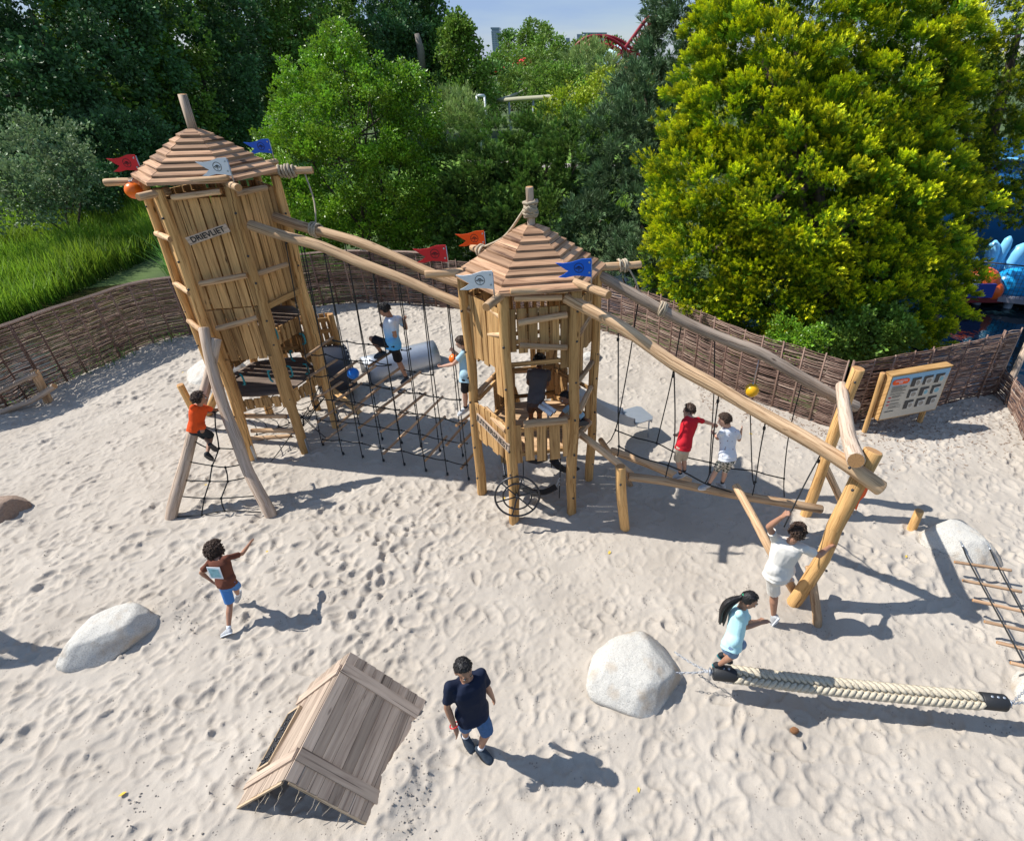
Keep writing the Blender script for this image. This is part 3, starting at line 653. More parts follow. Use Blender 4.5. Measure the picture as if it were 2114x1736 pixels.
t2.face(4, 1.13, 1.80, R=.93, jag=.025, gap=.03, w=.13, out=0.0); t2.face(3, 1.13, 1.80, R=.93, jag=.02, w=.12, gap=.014); t2.face(5, 1.13, 1.76, R=.9, jag=.03, f0=.72, f1=1.); t2.face(2, 1.13, 1.25, jag=.02)
t2.railpx((1082, 876), 6.66, (1169, 867), 6.8, .058); t2.railpx((1002, 845), 7.33, (1046, 888), 6.72, .055, name='rail')
for a, Ya, b, Yb in (((1071, 667), 6.68, (1169, 650), 6.86), ((1074, 713), 6.68, (1169, 717), 6.86), ((991, 621), 7.3, (1044, 662), 6.75), ((994, 688), 7.32, (1046, 691), 6.75), ((1055, 602), 6.65, (1170, 599), 6.85), ((1062, 616), 6.7, (1158, 614), 6.86),
                     ((1190, 640), 7.05, (1217, 622), 7.7), ((1191, 696), 7.05, (1218, 652), 7.7), ((1190, 790), 7.0, (1222, 748), 7.7), ((984, 815), 7.45, (1024, 772), 8.2), ((1196, 850), 7.0, (1220, 800), 7.7), ((1040, 768), 8.3, (1090, 766), 8.5), ((1148, 770), 8.5, (1195, 800), 8.0), ((1188, 905), 7.0, (1218, 872), 7.6)):
    t2.railpx(a, Ya, b, Yb, .042 if Ya < 8 else .035)
for a, b in (((1060, 800), (1078, 860)), ((1150, 795), (1172, 840)), ((1100, 720), (1102, 780)), ((1134, 775), (1146, 712))):
    m = MB(); m.plank(P(*a, 8.4), P(*b, 8.45), .09, .03, (0, -1, 0)); m.build('brace_board', M['plank'], T2)
t2.roof(3.76, 4.35, 1.04, P(1096, 461, 7.6))
ap = P(1096, 463, 7.6); tp = P(1093, 388, 7.6); logpart('roof_finial', T2, [ap - Vector((0, 0, .1)), tp], .056, .052, 'logg', wob=.003, step=.1)
wraps('rope_knot', T2, ap.lerp(tp, .42), tp - ap, .058, 6, .021, .2, 5)
m = MB(); kn = ap.lerp(tp, .42)
for q in range(3): m.tube(spline([kn + Vector((.07 * math.cos(a + q), .09 * math.sin(a + q) - .02, .05 * math.sin(a * 2 + q))) for a in (0, 1.2, 2.4, 3.6, 4.8, 6.1)], .04), .02, 6)
m.build('rope_knot', M['manila'], T2)
o2, e2, d2 = t2.stub(2, 3.76, .55); flag(T2, P(1003, 520, e2.y - .1), 'orange'); 
m = MB(); q = e2 - d2 * .30; m.tube(spline([kn + Vector((-.05, 0, .03)), kn.lerp(q, .5) + Vector((0, 0, -.05)), q + Vector((.02, 0, .07))], .1), .018, 6); m.build('guy_rope', M['manila'], T2); wraps('rope_coil', T2, q, d2, .06, 3, .02, .12, 6)
ob, e, d = t2.stub(3, 3.80, .47); flag(T2, t2.pt(3, 3.85, 1.10), 'red')
ob, e, d = t2.stub(4, 3.74, .44); flag(T2, e - d * .22 + Vector((0, 0, .05)), 'white')
ob, e, d = t2.stub(5, 3.82, .58); flag(T2, e - d * .30 + Vector((0, 0, .055)), 'blue')
ob, e, d = t2.stub(0, 3.74, .62); wraps('rope_coil', T2, e - d * .25, d, .06, 4, .017, .13, 8); RB = e - d * .22
ob, e, d = t2.stub(1, 3.74, .4)
a, b = t2.pt(3, 1.655, 1.0), t2.pt(4, 1.46, 1.0); nn = t2.fn(3); sgn = MB(); a, b = a.lerp(b, .20), b.lerp(a, -.02); sgn.plank(a, b, .145, .022, nn); sb = sgn.build('name_board', M['logg'], T2)
lettering('JUTTERSNEST', .135, frame_mtx((a + b) / 2 + nn * .0125, b - a, Vector((0, 0, 1))), M['ink'], sb, .0015, .002, 1.0)
# toy binoculars on the front rail
m = MB(); c = P(1131, 845, 6.95)
for dx in (-.045, .045):
    u = Vector((.75, -.45, -.35)).normalized(); s_ = Vector((.45, .75, .0)).normalized() * dx; m.tube([c + s_ - u * .13, c + s_ + u * .10, c + s_ + u * .105], [.03, .036, .034], 12, capmi=1)
m.box(c, (.05, .05, .03)); m.tube([c, c - Vector((0, 0, .18))], .018, 8); m.build('toy_binoculars', [M['white'], M['ink']], T2)
# steering wheel
m = MB(); c = P(1068, 1025, 6.58); ax = Vector((1, .12, -.05)).normalized(); ay = Vector((.02, .22, 1)).normalized()
for r_, w_ in ((.335, .016), (.215, .013)): m.tube([c + (ax * math.cos(a) + ay * math.sin(a)) * r_ for a in [2 * math.pi * i / 36 for i in range(37)]], w_, 8, False)
wh = m.build('steering_wheel', M['bolt'], T2)
for k in range(6):
    a = math.radians(60 * k + 15); m = MB(); d = ax * math.cos(a) + ay * math.sin(a); m.tube([c + d * .02, c + d * .335], .011, 6); m.build('spoke', M['bolt'], wh)
m = MB(); nz_ = ax.cross(ay); m.tube([c + nz_ * .03, c - nz_ * .12], [.03, .03], 10); m.build('hub', M['bolt'], wh)
# ------------------------------------------------------------------ log-and-rope crossings
LM = [M['log'], M['end']]
def vplane(A, B):
    A, B = Vector((*A, 0)), Vector((*B, 0)); n = (B - A).cross(Vector((0, 0, 1))).normalized(); C = Vector((0, 0, HC))
    return lambda px, py: C + ray(px, py) * ((A - C).dot(n) / ray(px, py).dot(n))
def lerppts(tab, x):
    tab = sorted(tab); 
    for (a, b), (c, d) in zip(tab, tab[1:]):
        if x <= c: return b + (d - b) * (x - a) / (c - a)
    return tab[-1][1]
def rope(mb, pts, r=.009, n=5, sag=0.):
    pts = [Vector(p) for p in pts]
    if len(pts) == 2 and sag: pts = [pts[0].lerp(pts[1], i / 6) - Vector((0, 0, sag * 4 * (i / 6) * (1 - i / 6))) for i in range(7)]
    mb.tube(pts if len(pts) == 2 else spline(pts, .12), r, n)
def knot(mb, p, r=.016): mb.sphere(p, (r, r, r * 1.25), 8, 6)
def z3(x, y): return ((700 + x * .38) / 1.211, (540 + y * .38) / 1.211)
def z6(x, y): return ((1440 + x * .4032) / 1.211, (640 + y * .4032) / 1.211)
BR = thing('rope_rung_bridge', 'bridge of black ropes and wooden rungs hanging from two logs between the two towers', 'rope bridge', (-3.4, 8.5, 0))
fb = [z3(x, y) for x, y in ((-190, 62), (0, 125), (290, 210), (500, 300), (800, 410), (1050, 520), (1215, 592), (1262, 612))]
bb = [z3(x, y) for x, y in ((-60, 0), (0, 20), (200, 85), (500, 165), (760, 270), (1000, 375), (1215, 457), (1270, 480))]
fY = lambda px: 8.52 - (px - 510) / 460 * 1.1; bY = lambda px: 9.3 - (px - 560) / 415 * 1.2
FB = [P(x, y, fY(x)) for x, y in fb]; BB = [P(x, y, bY(x)) for x, y in bb]
logpart('beam', BR, FB, .078, .07, wob=.008); logpart('beam', BR, BB, .078, .07, wob=.008)
FP = vplane((-4.99, 8.77), (-2.04, 7.74)); BP = vplane((-4.83, 9.3), (-2.27, 8.46))
fr = [(285, 1510, 587), (418, 1570, 625), (547, 1590, 667), (683, 1615, 718), (820, 1640, 769), (962, 1680, 823), (1103, 1705, 871), (1243, 1736, 925)]
for zx, zy, tx in fr:
    m = MB(); b = G(*z3(zx, zy)); ty = lerppts(fb, tx); top = P(tx, ty, fY(tx)); rope(m, [b - Vector((0, 0, .05)), b + Vector((0, 0, .3)), top], .0085)
    m.tube([b + Vector((0, 0, .01)), b + Vector((0, 0, .05))], .022, 6); m.tube([top + Vector((0, 0, -.075)), top + Vector((0, 0, -.11))], .018, 6)
    for h in (.35, .62, .9, 1.2): knot(m, (b + Vector((0, 0, .3))).lerp(top, max(0, (h - .3) / (top.z - .3))))
    m.build('hanging_rope', M['rope'], BR)
br = [(705, 888, 610), (748, 901, 660), (790, 908, 710), (830, 916, 760), (870, 924, 813), (909, 932, 865), (956, 942, 918)]
for bx, by, tx in br:
    m = MB(); b = G(bx, by); ty = lerppts(bb, tx); top = P(tx, ty, bY(tx)); rope(m, [b - Vector((0, 0, .05)), b + Vector((0, 0, .3)), top], .0085)
    m.tube([b + Vector((0, 0, .01)), b + Vector((0, 0, .05))], .022, 6)
    for h in (.35, .65, .95, 1.25): knot(m, (b + Vector((0, 0, .3))).lerp(top, max(0, (h - .3) / (top.z - .3))))
    m.build('hanging_rope', M['rope'], BR)
rungs = [((170, 925), (345, 800)), ((190, 1060), (375, 945)), ((230, 1205), (410, 1090)), ((255, 1350), (425, 1228)), ((290, 1480), (440, 1365)), ((330, 1080), (505, 955)),
 ((360, 1220), (535, 1100)), ((385, 1365), (550, 1240)), ((465, 1105), (630, 985)), ((500, 1250), (660, 1125)), ((525, 1388), (690, 1265)), ((590, 985), (722, 900)), ((613, 1125), (790, 1000)),
 ((640, 1280), (822, 1148)), ((670, 1412), (840, 1290)), ((686, 1558), (850, 1400)), ((752, 1155), (922, 1025)), ((790, 1302), (957, 1165)), ((815, 1438), (1070, 1188)), ((945, 1462), (1085, 1320)),
 ((960, 1602), (1095, 1450)), ((1100, 1500), (1230, 1345)), ((1165, 1375), (1272, 1290)), ((1183, 1512), (1300, 1385)), ((1196, 1655), (1312, 1520))]
RG = []
for a, b in rungs:
    p, q = FP(*z3(*a)), BP(*z3(*b)); d = (q - p); ln = min(d.length, 1.05); q = p + d.normalized() * ln
    m = MB(); m.log([p - d.normalized() * .02, q], .024, .023, n=8, wob=.0, step=.2, lump=.02); m.build('rung', [M['rung'], M['end']], BR); RG.append((p, q))
hor = [[(350, 820), (440, 825), (585, 845), (700, 860)], [(210, 915), (300, 910), (410, 945), (590, 950), (720, 980)], [(225, 1055), (320, 1050), (400, 1078), (480, 1100), (610, 1110), (720, 1135)],
 [(250, 1200), (350, 1210), (495, 1225), (640, 1255), (785, 1275)], [(265, 1345), (380, 1350), (520, 1365), (660, 1390), (800, 1410), (940, 1440), (1090, 1475), (1230, 1495)],
 [(280, 1470), (405, 1476), (540, 1495), (680, 1530), (815, 1548), (950, 1580), (1100, 1610), (1232, 1640)], [(780, 1160), (920, 1165), (1040, 1192), (1185, 1210)], [(790, 1290), (935, 1305), (1090, 1335), (1215, 1365)]]
for h in hor:
    pts = [FP(*z3(*q)) for q in h]; m = MB(); fin = []
    for a, b in zip(pts, pts[1:]): fin += [a, a.lerp(b, .5) - Vector((0, 0, .018))]
    rope(m, fin + [pts[-1]], .010); [knot(m, p) for p in pts]; m.build('net_rope', M['rope'], BR)
horb = [[(345, 815), (440, 825), (580, 845)], [(630, 985), (730, 978)], [(790, 1000), (885, 1025), (1005, 1045)], [(505, 960), (620, 985)], [(535, 1105), (650, 1125), (790, 1145), (920, 1170), (1040, 1192), (1190, 1208)],
 [(550, 1240), (690, 1262), (820, 1280), (950, 1310), (1075, 1330), (1205, 1372)], [(800, 882), (860, 874)], [(425, 1230), (540, 1245)]]
for h in horb:
    pts = [BP(*z3(*q)) for q in h]; m = MB(); fin = []
    for a, b in zip(pts, pts[1:]): fin += [a, a.lerp(b, .5) - Vector((0, 0, .02))]
    rope(m, fin + [pts[-1]], .010); [knot(m, p) for p in pts]; m.build('net_rope', M['rope'], BR)
wraps('rope_coil', BR, BB[2].lerp(BB[3], .12), BB[3] - BB[2], .08, 4, .017, .12, 2)
m = MB(); rope(m, [E1 - D1 * .12 + Vector((0, 0, -.03)), E1.lerp(BB[2], .55) + Vector((.05, 0, 0)), BB[2].lerp(BB[3], .12)], .013); m.build('guy_rope', M['manila'], T1)

# right-hand crossing
TR = thing('log_and_rope_crossing', 'long log and rope crossing from the low tower to the crossed logs at right', 'rope crossing', (1.9, 6.6, 0))
f2 = [z6(x, y) for x, y in ((-60, 258), (0, 290), (300, 450), (600, 660), (850, 800), (1100, 950), (1500, 1180), (1700, 1305), (1890, 1440))]
b2 = [z6(x, y) for x, y in ((120, 105), (150, 120), (400, 260), (700, 420), (1000, 550), (1130, 600), (1450, 780), (1600, 870), (1740, 935))]
f2Y = lambda px: 6.92 - (px - 1169) / 649 * 1.82; b2Y = lambda px: 7.82 - (px - 1229) / 540 * .62
F2 = [P(x, y, f2Y(x)) for x, y in f2]; B2 = [P(x, y, b2Y(x)) for x, y in b2]
logpart('beam', TR, F2, .077, .092, wob=.01); logpart('beam', TR, B2, .078, .086, 'logg', wob=.012)
wraps('rope_coil', TR, B2[3].lerp(B2[2], .55), B2[3] - B2[2], .082, 4, .017, .11, 4)
m = MB(); rope(m, [RB + Vector((0, 0, .03)), RB.lerp(B2[2], .5) + Vector((.03, 0, .02)), B2[2]], .014); m.build('guy_rope', M['manila'], T2)
# end supports
gz = lambda px, py, d=.3: G(px, py) - Vector((0, 0, d))
lg = lambda nm, pts, r0, r1, mat='logw', **k: logpart(nm, TR, pts, r0, r1, mat, **k)
lg('support_log', [gz(1640, 1240) + Vector((-.08, .05, 0)), G(1641, 1240), P(1700, 1150, 5.10), P(1722, 1090, 5.15), P(1748, 1040, 5.22), P(1775, 985, 5.30), P(1803, 932, 5.36)], .085, .108, wob=.004, lump=.04)
lg('support_log', [gz(1664, 1064) + Vector((-.06, 0, 0)), G(1664, 1062), P(1700, 960, 6.84), P(1735, 860, 6.90), P(1772, 762, 6.93)], .088, .092, wob=.006)
lg('cross_log', [P(1737, 797, 7.05), P(1745, 850, 6.4), P(1752, 900, 5.75), P(1767, 950, 5.12)], .082, .098, 'logg', wob=.004, lump=.04)
lg('brace', [gz(1689, 1285) + Vector((.02, 0, 0)), G(1688, 1278), P(1672, 1170, 5.24)], .068, .062, 'log', wob=.004)
lg('brace', [gz(1745, 1052) + Vector((.03, 0, 0)), G(1742, 1050), P(1698, 952, 6.85)], .062, .058, 'log', wob=.004)
# balance logs
BL0, BL1 = P(1299, 984, 6.52), P(1695, 1051, 6.45)
lg('balance_beam', [BL0, P(1370, 993, 6.5), P(1438, 1006, 6.48), P(1520, 1022, 6.46), P(1610, 1036, 6.45), BL1], .062, .066, 'log', wob=.003, lump=.03)
lg('balance_beam', [P(1262, 930, 7.45), P(1340, 958, 7.2), P(1425, 995, 6.95)], .062, .062, 'log', wob=.004)
lg('balance_beam', [P(1199, 897, 7.15), P(1250, 935, 6.85), P(1304, 980, 6.6)], .055, .052, 'log', wob=.004)
lg('support_post', [gz(1290, 1092), G(1290, 1090), P(1283, 1020, 6.46), P(1281, 964, 6.47)], .076, .078, wob=.004)
lg('support_post', [gz(1303, 1004, .2), G(1302, 1002), P(1240, 908, 7.35)], .05, .045, 'log', wob=.004)
lg('step_log', [G(1650, 1222) - Vector((0, 0, .1)), P(1592, 1138, 5.35), P(1552, 1062, 5.9), P(1519, 1003, 6.35)], .062, .058, 'log', wob=.003, lump=.03)
for p, n_ in ((P(1281, 1001, 6.38), (0, -1, 0)), (P(1523, 1010, 6.28), (0, -1, .6)), (P(1754, 966, 5.0), (0, -1, 0)), (P(1760, 1012, 5.0), (.2, -1, 0)), (P(1700, 940, 6.74), (0, -1, 0)), (P(1765, 790, 6.82), (0, -1, 0)), (P(1706, 1178, 5.0), (0, -1, .5))): bolt(TR, p, n_, .02)
m = MB(); o = [P(1756, 1034, 5.35), P(1772, 1010, 5.36), P(1796, 990, 5.4), P(1795, 1004, 5.4), P(1786, 1024, 5.38), P(1775, 1034, 5.36), P(1768, 1054, 5.34), P(1760, 1046, 5.34)]
m.prism(o, (0, .012, 0)); m.build('flag', M['orange'], TR)
F2P = vplane((-.27, 6.9), (2.6, 5.55)); B2P = vplane((.21, 7.8), (3.9, 7.2)); 
def fbot(px, py):   # front ropes hang from the front log and end on the balance beam
    return P(px, py, 6.42)
vf = [[(262, 478, 0), (262, 1000, 1), (266, 1180, 1), (258, 1240, 1)], [(608, 705, 0), (614, 1000, 1), (606, 1180, 1), (572, 1300, 1), (556, 1370, 1)], [(885, 862, 0), (850, 1140, 1), (832, 1340, 1), (800, 1410, 1)],
      [(1175, 1030, 0), (1140, 1220, 1), (1112, 1400, 1), (1087, 1512, 1)], [(1515, 1235, 0), (1400, 1450, 2), (1290, 1680, 2)]]
for r_ in vf:
    m = MB(); pts = []
    for x, y, w in r_:
        px, py = z6(x, y)
        pts.append(P(px, py, f2Y(px)) if w == 0 else (P(px, py, 6.44) if w == 1 else P(px, py, 5.25 if y < 1600 else 5.1)))
    rope(m, pts, .0095)
    if r_[-1][2] == 1: knot(m, pts[-2], .02)
    m.tube([pts[0] - Vector((0, 0, .07)), pts[0] - Vector((0, 0, .11))], .018, 6); m.build('hanging_rope', M['rope'], TR)
vb = [[(385, 290), (320, 700), (245, 1080), (190, 1165)], [(655, 420), (590, 780), (500, 1160)], [(860, 528), (855, 850), (830, 1280), (828, 1360)], [(1400, 792), (1320, 1110), (1290, 1380), (1292, 1500)]]
for r_ in vb:
    m = MB(); pts = []
    for i, (x, y) in enumerate(r_):
        px, py = z6(x, y); pts.append(P(px, py, b2Y(px)) if i == 0 else B2P(px, py))
    rope(m, pts, .0095); [knot(m, p, .019) for p in pts[2:3]]; m.build('hanging_rope', M['rope'], TR)
m = MB(); rope(m, [B2P(*z6(1080, 960)), B2P(*z6(1092, 1330)), B2P(*z6(1102, 1415))], .0095); m.build('hanging_rope', M['rope'], TR)
m = MB(); pts = [B2P(*z6(*q)) for q in ((245, 1080), (380, 1130), (500, 1160), (660, 1240), (830, 1280), (960, 1318), (1095, 1330), (1180, 1355), (1290, 1380))]; rope(m, pts, .011); m.build('lower_rope', M['rope'], TR)
m = MB(); pts = [P(*z6(*q), 6.44) for q in ((266, 1180), (400, 1250), (572, 1298), (700, 1355), (800, 1410), (950, 1460), (1087, 1515))]; rope(m, pts, .011); m.build('lower_rope', M['rope'], TR)
def ball(name, px, py, Y, r, mat, label, up):
    c = P(px, py, Y); b = thing(name, label, 'ball', tuple(c - Vector((0, 0, r)))); m = MB(); m.sphere(c, r, 28, 18); s_ = m.build('ball_shell', M[mat], b)
    m = MB(); m.tube([c + Vector((0, 0, r * .97)), Vector(up)], .006, 6); m.tube([c + Vector((0, 0, r * .96)), c + Vector((0, 0, r + .03))], .014, 8); m.build('cord', M['steel'], b)
M['yellowb'] = plain('yellow_ball', (.80, .42, .01), .35); M['orangeb'] = plain('orange_ball', (.85, .16, .01), .35); M['blueb'] = plain('blue_ball', (.01, .17, .62), .35)
ball('play_ball', 1552, 806, 7.42, .105, 'yellowb', 'yellow ball hanging below the far log of the right crossing', P(*z6(1135, 640), 7.42))
ball('play_ball', 276, 394, 8.75, .112, 'orangeb', 'orange ball hanging by the red flag on the tall tower roof', P(276, 365, 8.98))
ball('play_ball', 729, 771, 8.95, .105, 'blueb', 'blue ball hanging low among the ropes of the rung bridge', P(716, 700, 8.98))
ball('play_ball', 938, 741, 8.05, .085, 'orangeb', 'orange ball in the ropes beside the boy in the light blue shirt', P(932, 690, 8.05))

# leaning net with its logs, against the tall tower
LN = thing('leaning_climbing_net', 'black rope net stretched between two grey logs that cross against the tall tower', 'climbing net', (-5.9, 6.9, 0))
def NPp(px, py):
    r = ray(px, py); return Vector((0, 0, HC)) + r * ((6.78 + .517 * HC) / (r.y - (-.517) * -1 * r.z * 1)) if False else Vector((0, 0, HC)) + r * ((6.78 + .517 * HC) / (r.y - .517 * r.z))
logpart('side_log', LN, [gz(353, 1068), NPp(354, 1066), NPp(375, 975), NPp(398, 893), NPp(422, 812), NPp(437, 750), NPp(447, 700)], .092, .072, 'logg', wob=.012)
logpart('side_log', LN, [gz(560, 1060), NPp(557, 1058), NPp(513, 974), NPp(488, 905), NPp(463, 842), NPp(440, 745) + Vector((0, -.06, 0)), NPp(425, 675) + Vector((0, -.06, 0))], .092, .075, 'logg', wob=.012)
logpart('support_post', LN, [gz(417, 884), G(417, 882), P(372, 795, 9.35)], .058, .06, 'logw', wob=.006)
logpart('support_post', LN, [gz(428, 858), G(430, 854), P(453, 800, 9.6), P(475, 755, 9.3)], .078, .07, 'logw', wob=.006)
zl = lambda x, y: NPp((400 + x * .357) / 1.211, (680 + y * .357) / 1.211)
lines = [[(250, 1190), (330, 1232), (413, 1235), (530, 1240)], [(205, 1330), (365, 1357), (458, 1368), (585, 1345)], [(180, 1460), (348, 1465), (475, 1465), (622, 1435)], [(158, 1572), (310, 1585), (428, 1585), (668, 1568)],
 [(120, 1715), (292, 1700), (452, 1672), (705, 1682)], [(262, 1060), (392, 1107), (495, 1102)], [(300, 960), (385, 985), (440, 945)], [(385, 985), (390, 1105), (413, 1235), (365, 1357), (348, 1465), (310, 1585), (292, 1700)], [(458, 1368), (475, 1465), (428, 1585), (452, 1672)]]
for h in lines:
    m = MB(); pts = [zl(*q) for q in h]; rope(m, pts, .0105); [knot(m, p, .02) for p in pts[1:-1]]; m.build('net_rope', M['rope'], LN)

# web net below the tall tower
WN = thing('web_net', 'slack black web of ropes under the tall tower', 'rope net', (-5.6, 9.4, 0))
c = Vector((-5.55, 9.35, .28)); tips = [Vector((-6.0, 8.45, .45)), Vector((-5.2, 8.7, .5)), Vector((-4.98, 9.4, .75)), Vector((-5.5, 10.2, .5)), Vector((-6.3, 10.0, .5)), Vector((-6.7, 9.1, .5)), Vector((-5.75, 8.25, -.0)), Vector((-5.0, 9.0, .0))]
for tp_ in tips:
    m = MB(); rope(m, [c, tp_], .008, 5, .03); m.build('net_rope', M['rope'], WN)
for f in (.3, .52, .75, .95):
    m = MB(); q = [c.lerp(t_, f) - Vector((0, 0, .06 * f * (1 - f))) for t_ in tips[:6]]; pts = []
    for a, b in zip(q, q[1:] + q[:1]): pts += [a, a.lerp(b, .5).lerp(c, .12) - Vector((0, 0, .015))]
    rope(m, pts + [q[0]], .008); [knot(m, p, .018) for p in q]; m.build('net_rope', M['rope'], WN)

# slung rubber belts below the low tower
HB = thing('rubber_belt_swing', 'black rubber belts slung on ropes and chains below the low tower', 'belt swing', (-.8, 7.3, 0))
def belt(pts, w, nm='rubber_belt'):
    m = MB(); pts = spline([Vector(p) for p in pts], .08); rings = []
    for i, p in enumerate(pts):
        d = (pts[min(i + 1, len(pts) - 1)] - pts[max(i - 1, 0)]).normalized(); s_ = d.cross(Vector((0, 0, 1))).normalized() * w / 2; u = s_.cross(d).normalized() * .008
        rings.append([p - s_ - u, p + s_ - u, p + s_ + u, p - s_ + u])
    m.ring_loft(rings, smooth=False); m.build(nm, M['rubber'], HB)
zb = lambda x, y, Y: P((1240 + x * .2022) / 1.211, (1100 + y * .2022) / 1.211, Y)
belt([zb(350, 590, 6.95), zb(450, 640, 6.9), zb(600, 645, 6.92), zb(745, 575, 7.0)], .13); belt([zb(700, 230, 7.5), zb(780, 330, 7.4), zb(900, 375, 7.4), zb(1000, 330, 7.5)], .15)
belt([zb(370, 230, 7.6), zb(500, 268, 7.6), zb(640, 222, 7.6)], .12); belt([zb(120, 430, 7.3), zb(150, 520, 7.2), zb(200, 540, 7.15), zb(350, 590, 6.95)], .12)
for q in (((85, 130, 7.3), (100, 300, 7.3), (125, 470, 7.3)), ((335, 260, 6.9), (340, 480, 6.95), (350, 590, 6.95)), ((800, 225, 7.05), (790, 470, 7.05), (782, 715, 7.05)), ((683, 240, 7.7), (686, 345, 7.7))):
    m = MB(); rope(m, [zb(*p) for p in q], .008); m.build('hanging_rope', M['rope'], HB)
for q in (((88, 285, 7.3), (115, 480, 7.3)), ((340, 500, 6.95), (352, 590, 6.95)), ((790, 460, 7.05), (745, 575, 7.0)), ((788, 460, 7.05), (784, 560, 7.05))):
    m = MB(); a, b = zb(*q[0]), zb(*q[1]); n_ = max(3, int((b - a).length / .03))
    for i in range(n_): m.sphere(a.lerp(b, (i + .5) / n_), (.012, .006 if i % 2 else .012, .02), 6, 5)
    m.build('chain', M['steel'], HB)

# ------------------------------------------------------------------ slides
SL = thing('steel_slide', 'grey steel slide with a flat rounded run-out behind the low tower', 'slide', (1.0, 9.1, 0))
def chute(pts, w, h, root, nm='chute'):
    m = MB(); pts = spline([Vector(p) for p in pts], .12); rings = []
    for i, p in enumerate(pts):
        d = (pts[min(i + 1, len(pts) - 1)] - pts[max(i - 1, 0)]).normalized(); s_ = d.cross(Vector((0, 0, 1))).normalized(); u = s_.cross(d).normalized(); t = .012
        pr = [(-w / 2, h), (-w / 2, .04), (-w / 2 + .05, 0), (w / 2 - .05, 0), (w / 2, .04), (w / 2, h), (w / 2 + t, h), (w / 2 + t, -.03), (w / 2 - .05, -t - .03), (-w / 2 + .05, -t - .03), (-w / 2 - t, -.03), (-w / 2 - t, h)]
        rings.append([p + s_ * a + u * b for a, b in pr])
    m.ring_loft(rings, smooth=False); return m.build(nm, M['steel'], root)
a, b = Vector((-.35, 8.45, 1.22)), Vector((.75, 9.05, .40)); d = (b - a); d.z = 0; d.normalize(); s_ = Vector((-d.y, d.x, 0))
chute([a, a + d * .25 - Vector((0, 0, .06)), a.lerp(b, .6), b, b + d * .12], .42, .15, SL)
m = MB(); e = b + d * .08 + Vector((0, 0, .02)); o = [e - s_ * .27, e + d * .36 - s_ * .27, e + d * .42 - s_ * .2, e + d * .42 + s_ * .2, e + d * .36 + s_ * .27, e + s_ * .27]; m.prism(o, (0, 0, .02)); m.prism([p - Vector((0, 0, .07)) for p in [o[1], o[2], o[3], o[4]]], (0, 0, .07)); m.build('run_out_plate', M['steel'], SL)
for sg in (-1, 1): m = MB(); q = e + d * .34 + s_ * .2 * sg; m.tube([q, q - Vector((0, 0, .6))], .014, 6); m.build('leg', M['steel'], SL)
# tube slide and side panel beyond the tall tower
TS = thing('tube_slide', 'dark rubber tube leading to an arched steel slide hood beyond the tall tower', 'slide', (-5.1, 11.2, 0))
t = NT('studded_rubber'); t.base((.028, .033, .048)); t.set(Roughness=.45); M['studr'] = t.m
q0 = Vector((-5.75, 10.6, .62)); dr = Vector((.86, .5, -.08)).normalized(); sd_ = Vector((-.5, .86, 0)).normalized(); m = MB(); rings = []
for i in range(5):
    f = i / 4; cc = q0 + dr * (f * .75); rings.append([cc + (sd_ * math.cos(a) + Vector((0, 0, 1)) * math.sin(a)) * (.46 + .04 * math.sin(f * 3.14)) for a in [2 * math.pi * k / 28 for k in range(28)]])
m.ring_loft(rings); tb = m.build('rubber_tube', M['studr'], TS)
m = MB()
for k in range(26):
    a = 2 * math.pi * k / 26
    for f in (.03, .72): cc = q0 + dr * f; p = cc + (sd_ * math.cos(a) + Vector((0, 0, 1)) * math.sin(a)) * (.475 if f < .5 else .49); m.sphere(p, .014, 6, 4)
    p = q0 + dr * .755 + (sd_ * math.cos(a) + Vector((0, 0, 1)) * math.sin(a)) * .40; m.sphere(p, .016, 6, 4)
m.build('studs', M['steel'], tb)
m = MB(); ht = []; a0 = G(762, 792) ; dirh = (G(852, 748) - G(745, 775)).normalized(); sh = Vector((-dirh.y, dirh.x, 0)); sh = sh if sh.x < 0 else -sh
for i in range(8):
    cc = a0 + sh * .28 + dirh * (1.7 * i / 7); rings_ = []; hh = .52
    ri = [cc + sh * (-.36 * math.cos(math.pi * k / 14)) + Vector((0, 0, .0 + hh * math.sin(math.pi * k / 14) ** .8)) for k in range(15)]
    ro = [cc + sh * (-.345 * math.cos(math.pi * k / 14)) + Vector((0, 0, -.01 + (hh - .015) * math.sin(math.pi * k / 14) ** .8)) for k in range(14, -1, -1)]; ht.append(ri + ro)
m.ring_loft(ht); m.build('arched_hood', M['steel'], TS)
SP = thing('plank_screen', 'wooden plank screen on log posts beside the dark tube slide', 'screen', (-5.3, 11.1, 0))
A_, B_ = Vector((-6.35, 10.75, 0)), Vector((-5.33, 11.1, 0)); nn = Vector((B_ - A_).cross(Vector((0, 0, 1)))).normalized()
for q in (A_, B_): logpart('post', SP, [q - Vector((0, 0, .2)), q + Vector((0, 0, 1.7))], .065, .06, 'logw', wob=.006)
m = MB()
for i in range(9): f = (i + .5) / 9; q = A_.lerp(B_, f); m.plank(q + Vector((0, 0, .95)) - nn * .05, q + Vector((0, 0, 1.72)) - nn * .05, .098, .022, nn)
m.build('boards', M['plank'], SP)
for z in (1.08, 1.35, 1.6): m = MB(); m.plank(A_ + Vector((0, 0, z)) + nn * .0, B_ + Vector((0, 0, z)) + nn * .0, .09, .03, nn); m.build('rail', M['plank'], SP)
m = MB(); a, b = P(905, 0, 1) , None
m = MB(); m.plank(P(687, 805, 10.3), P(742, 852, 9.75), .11, .05, (0, -.5, 1)); m.build('ramp_board', M['plank'], SP)

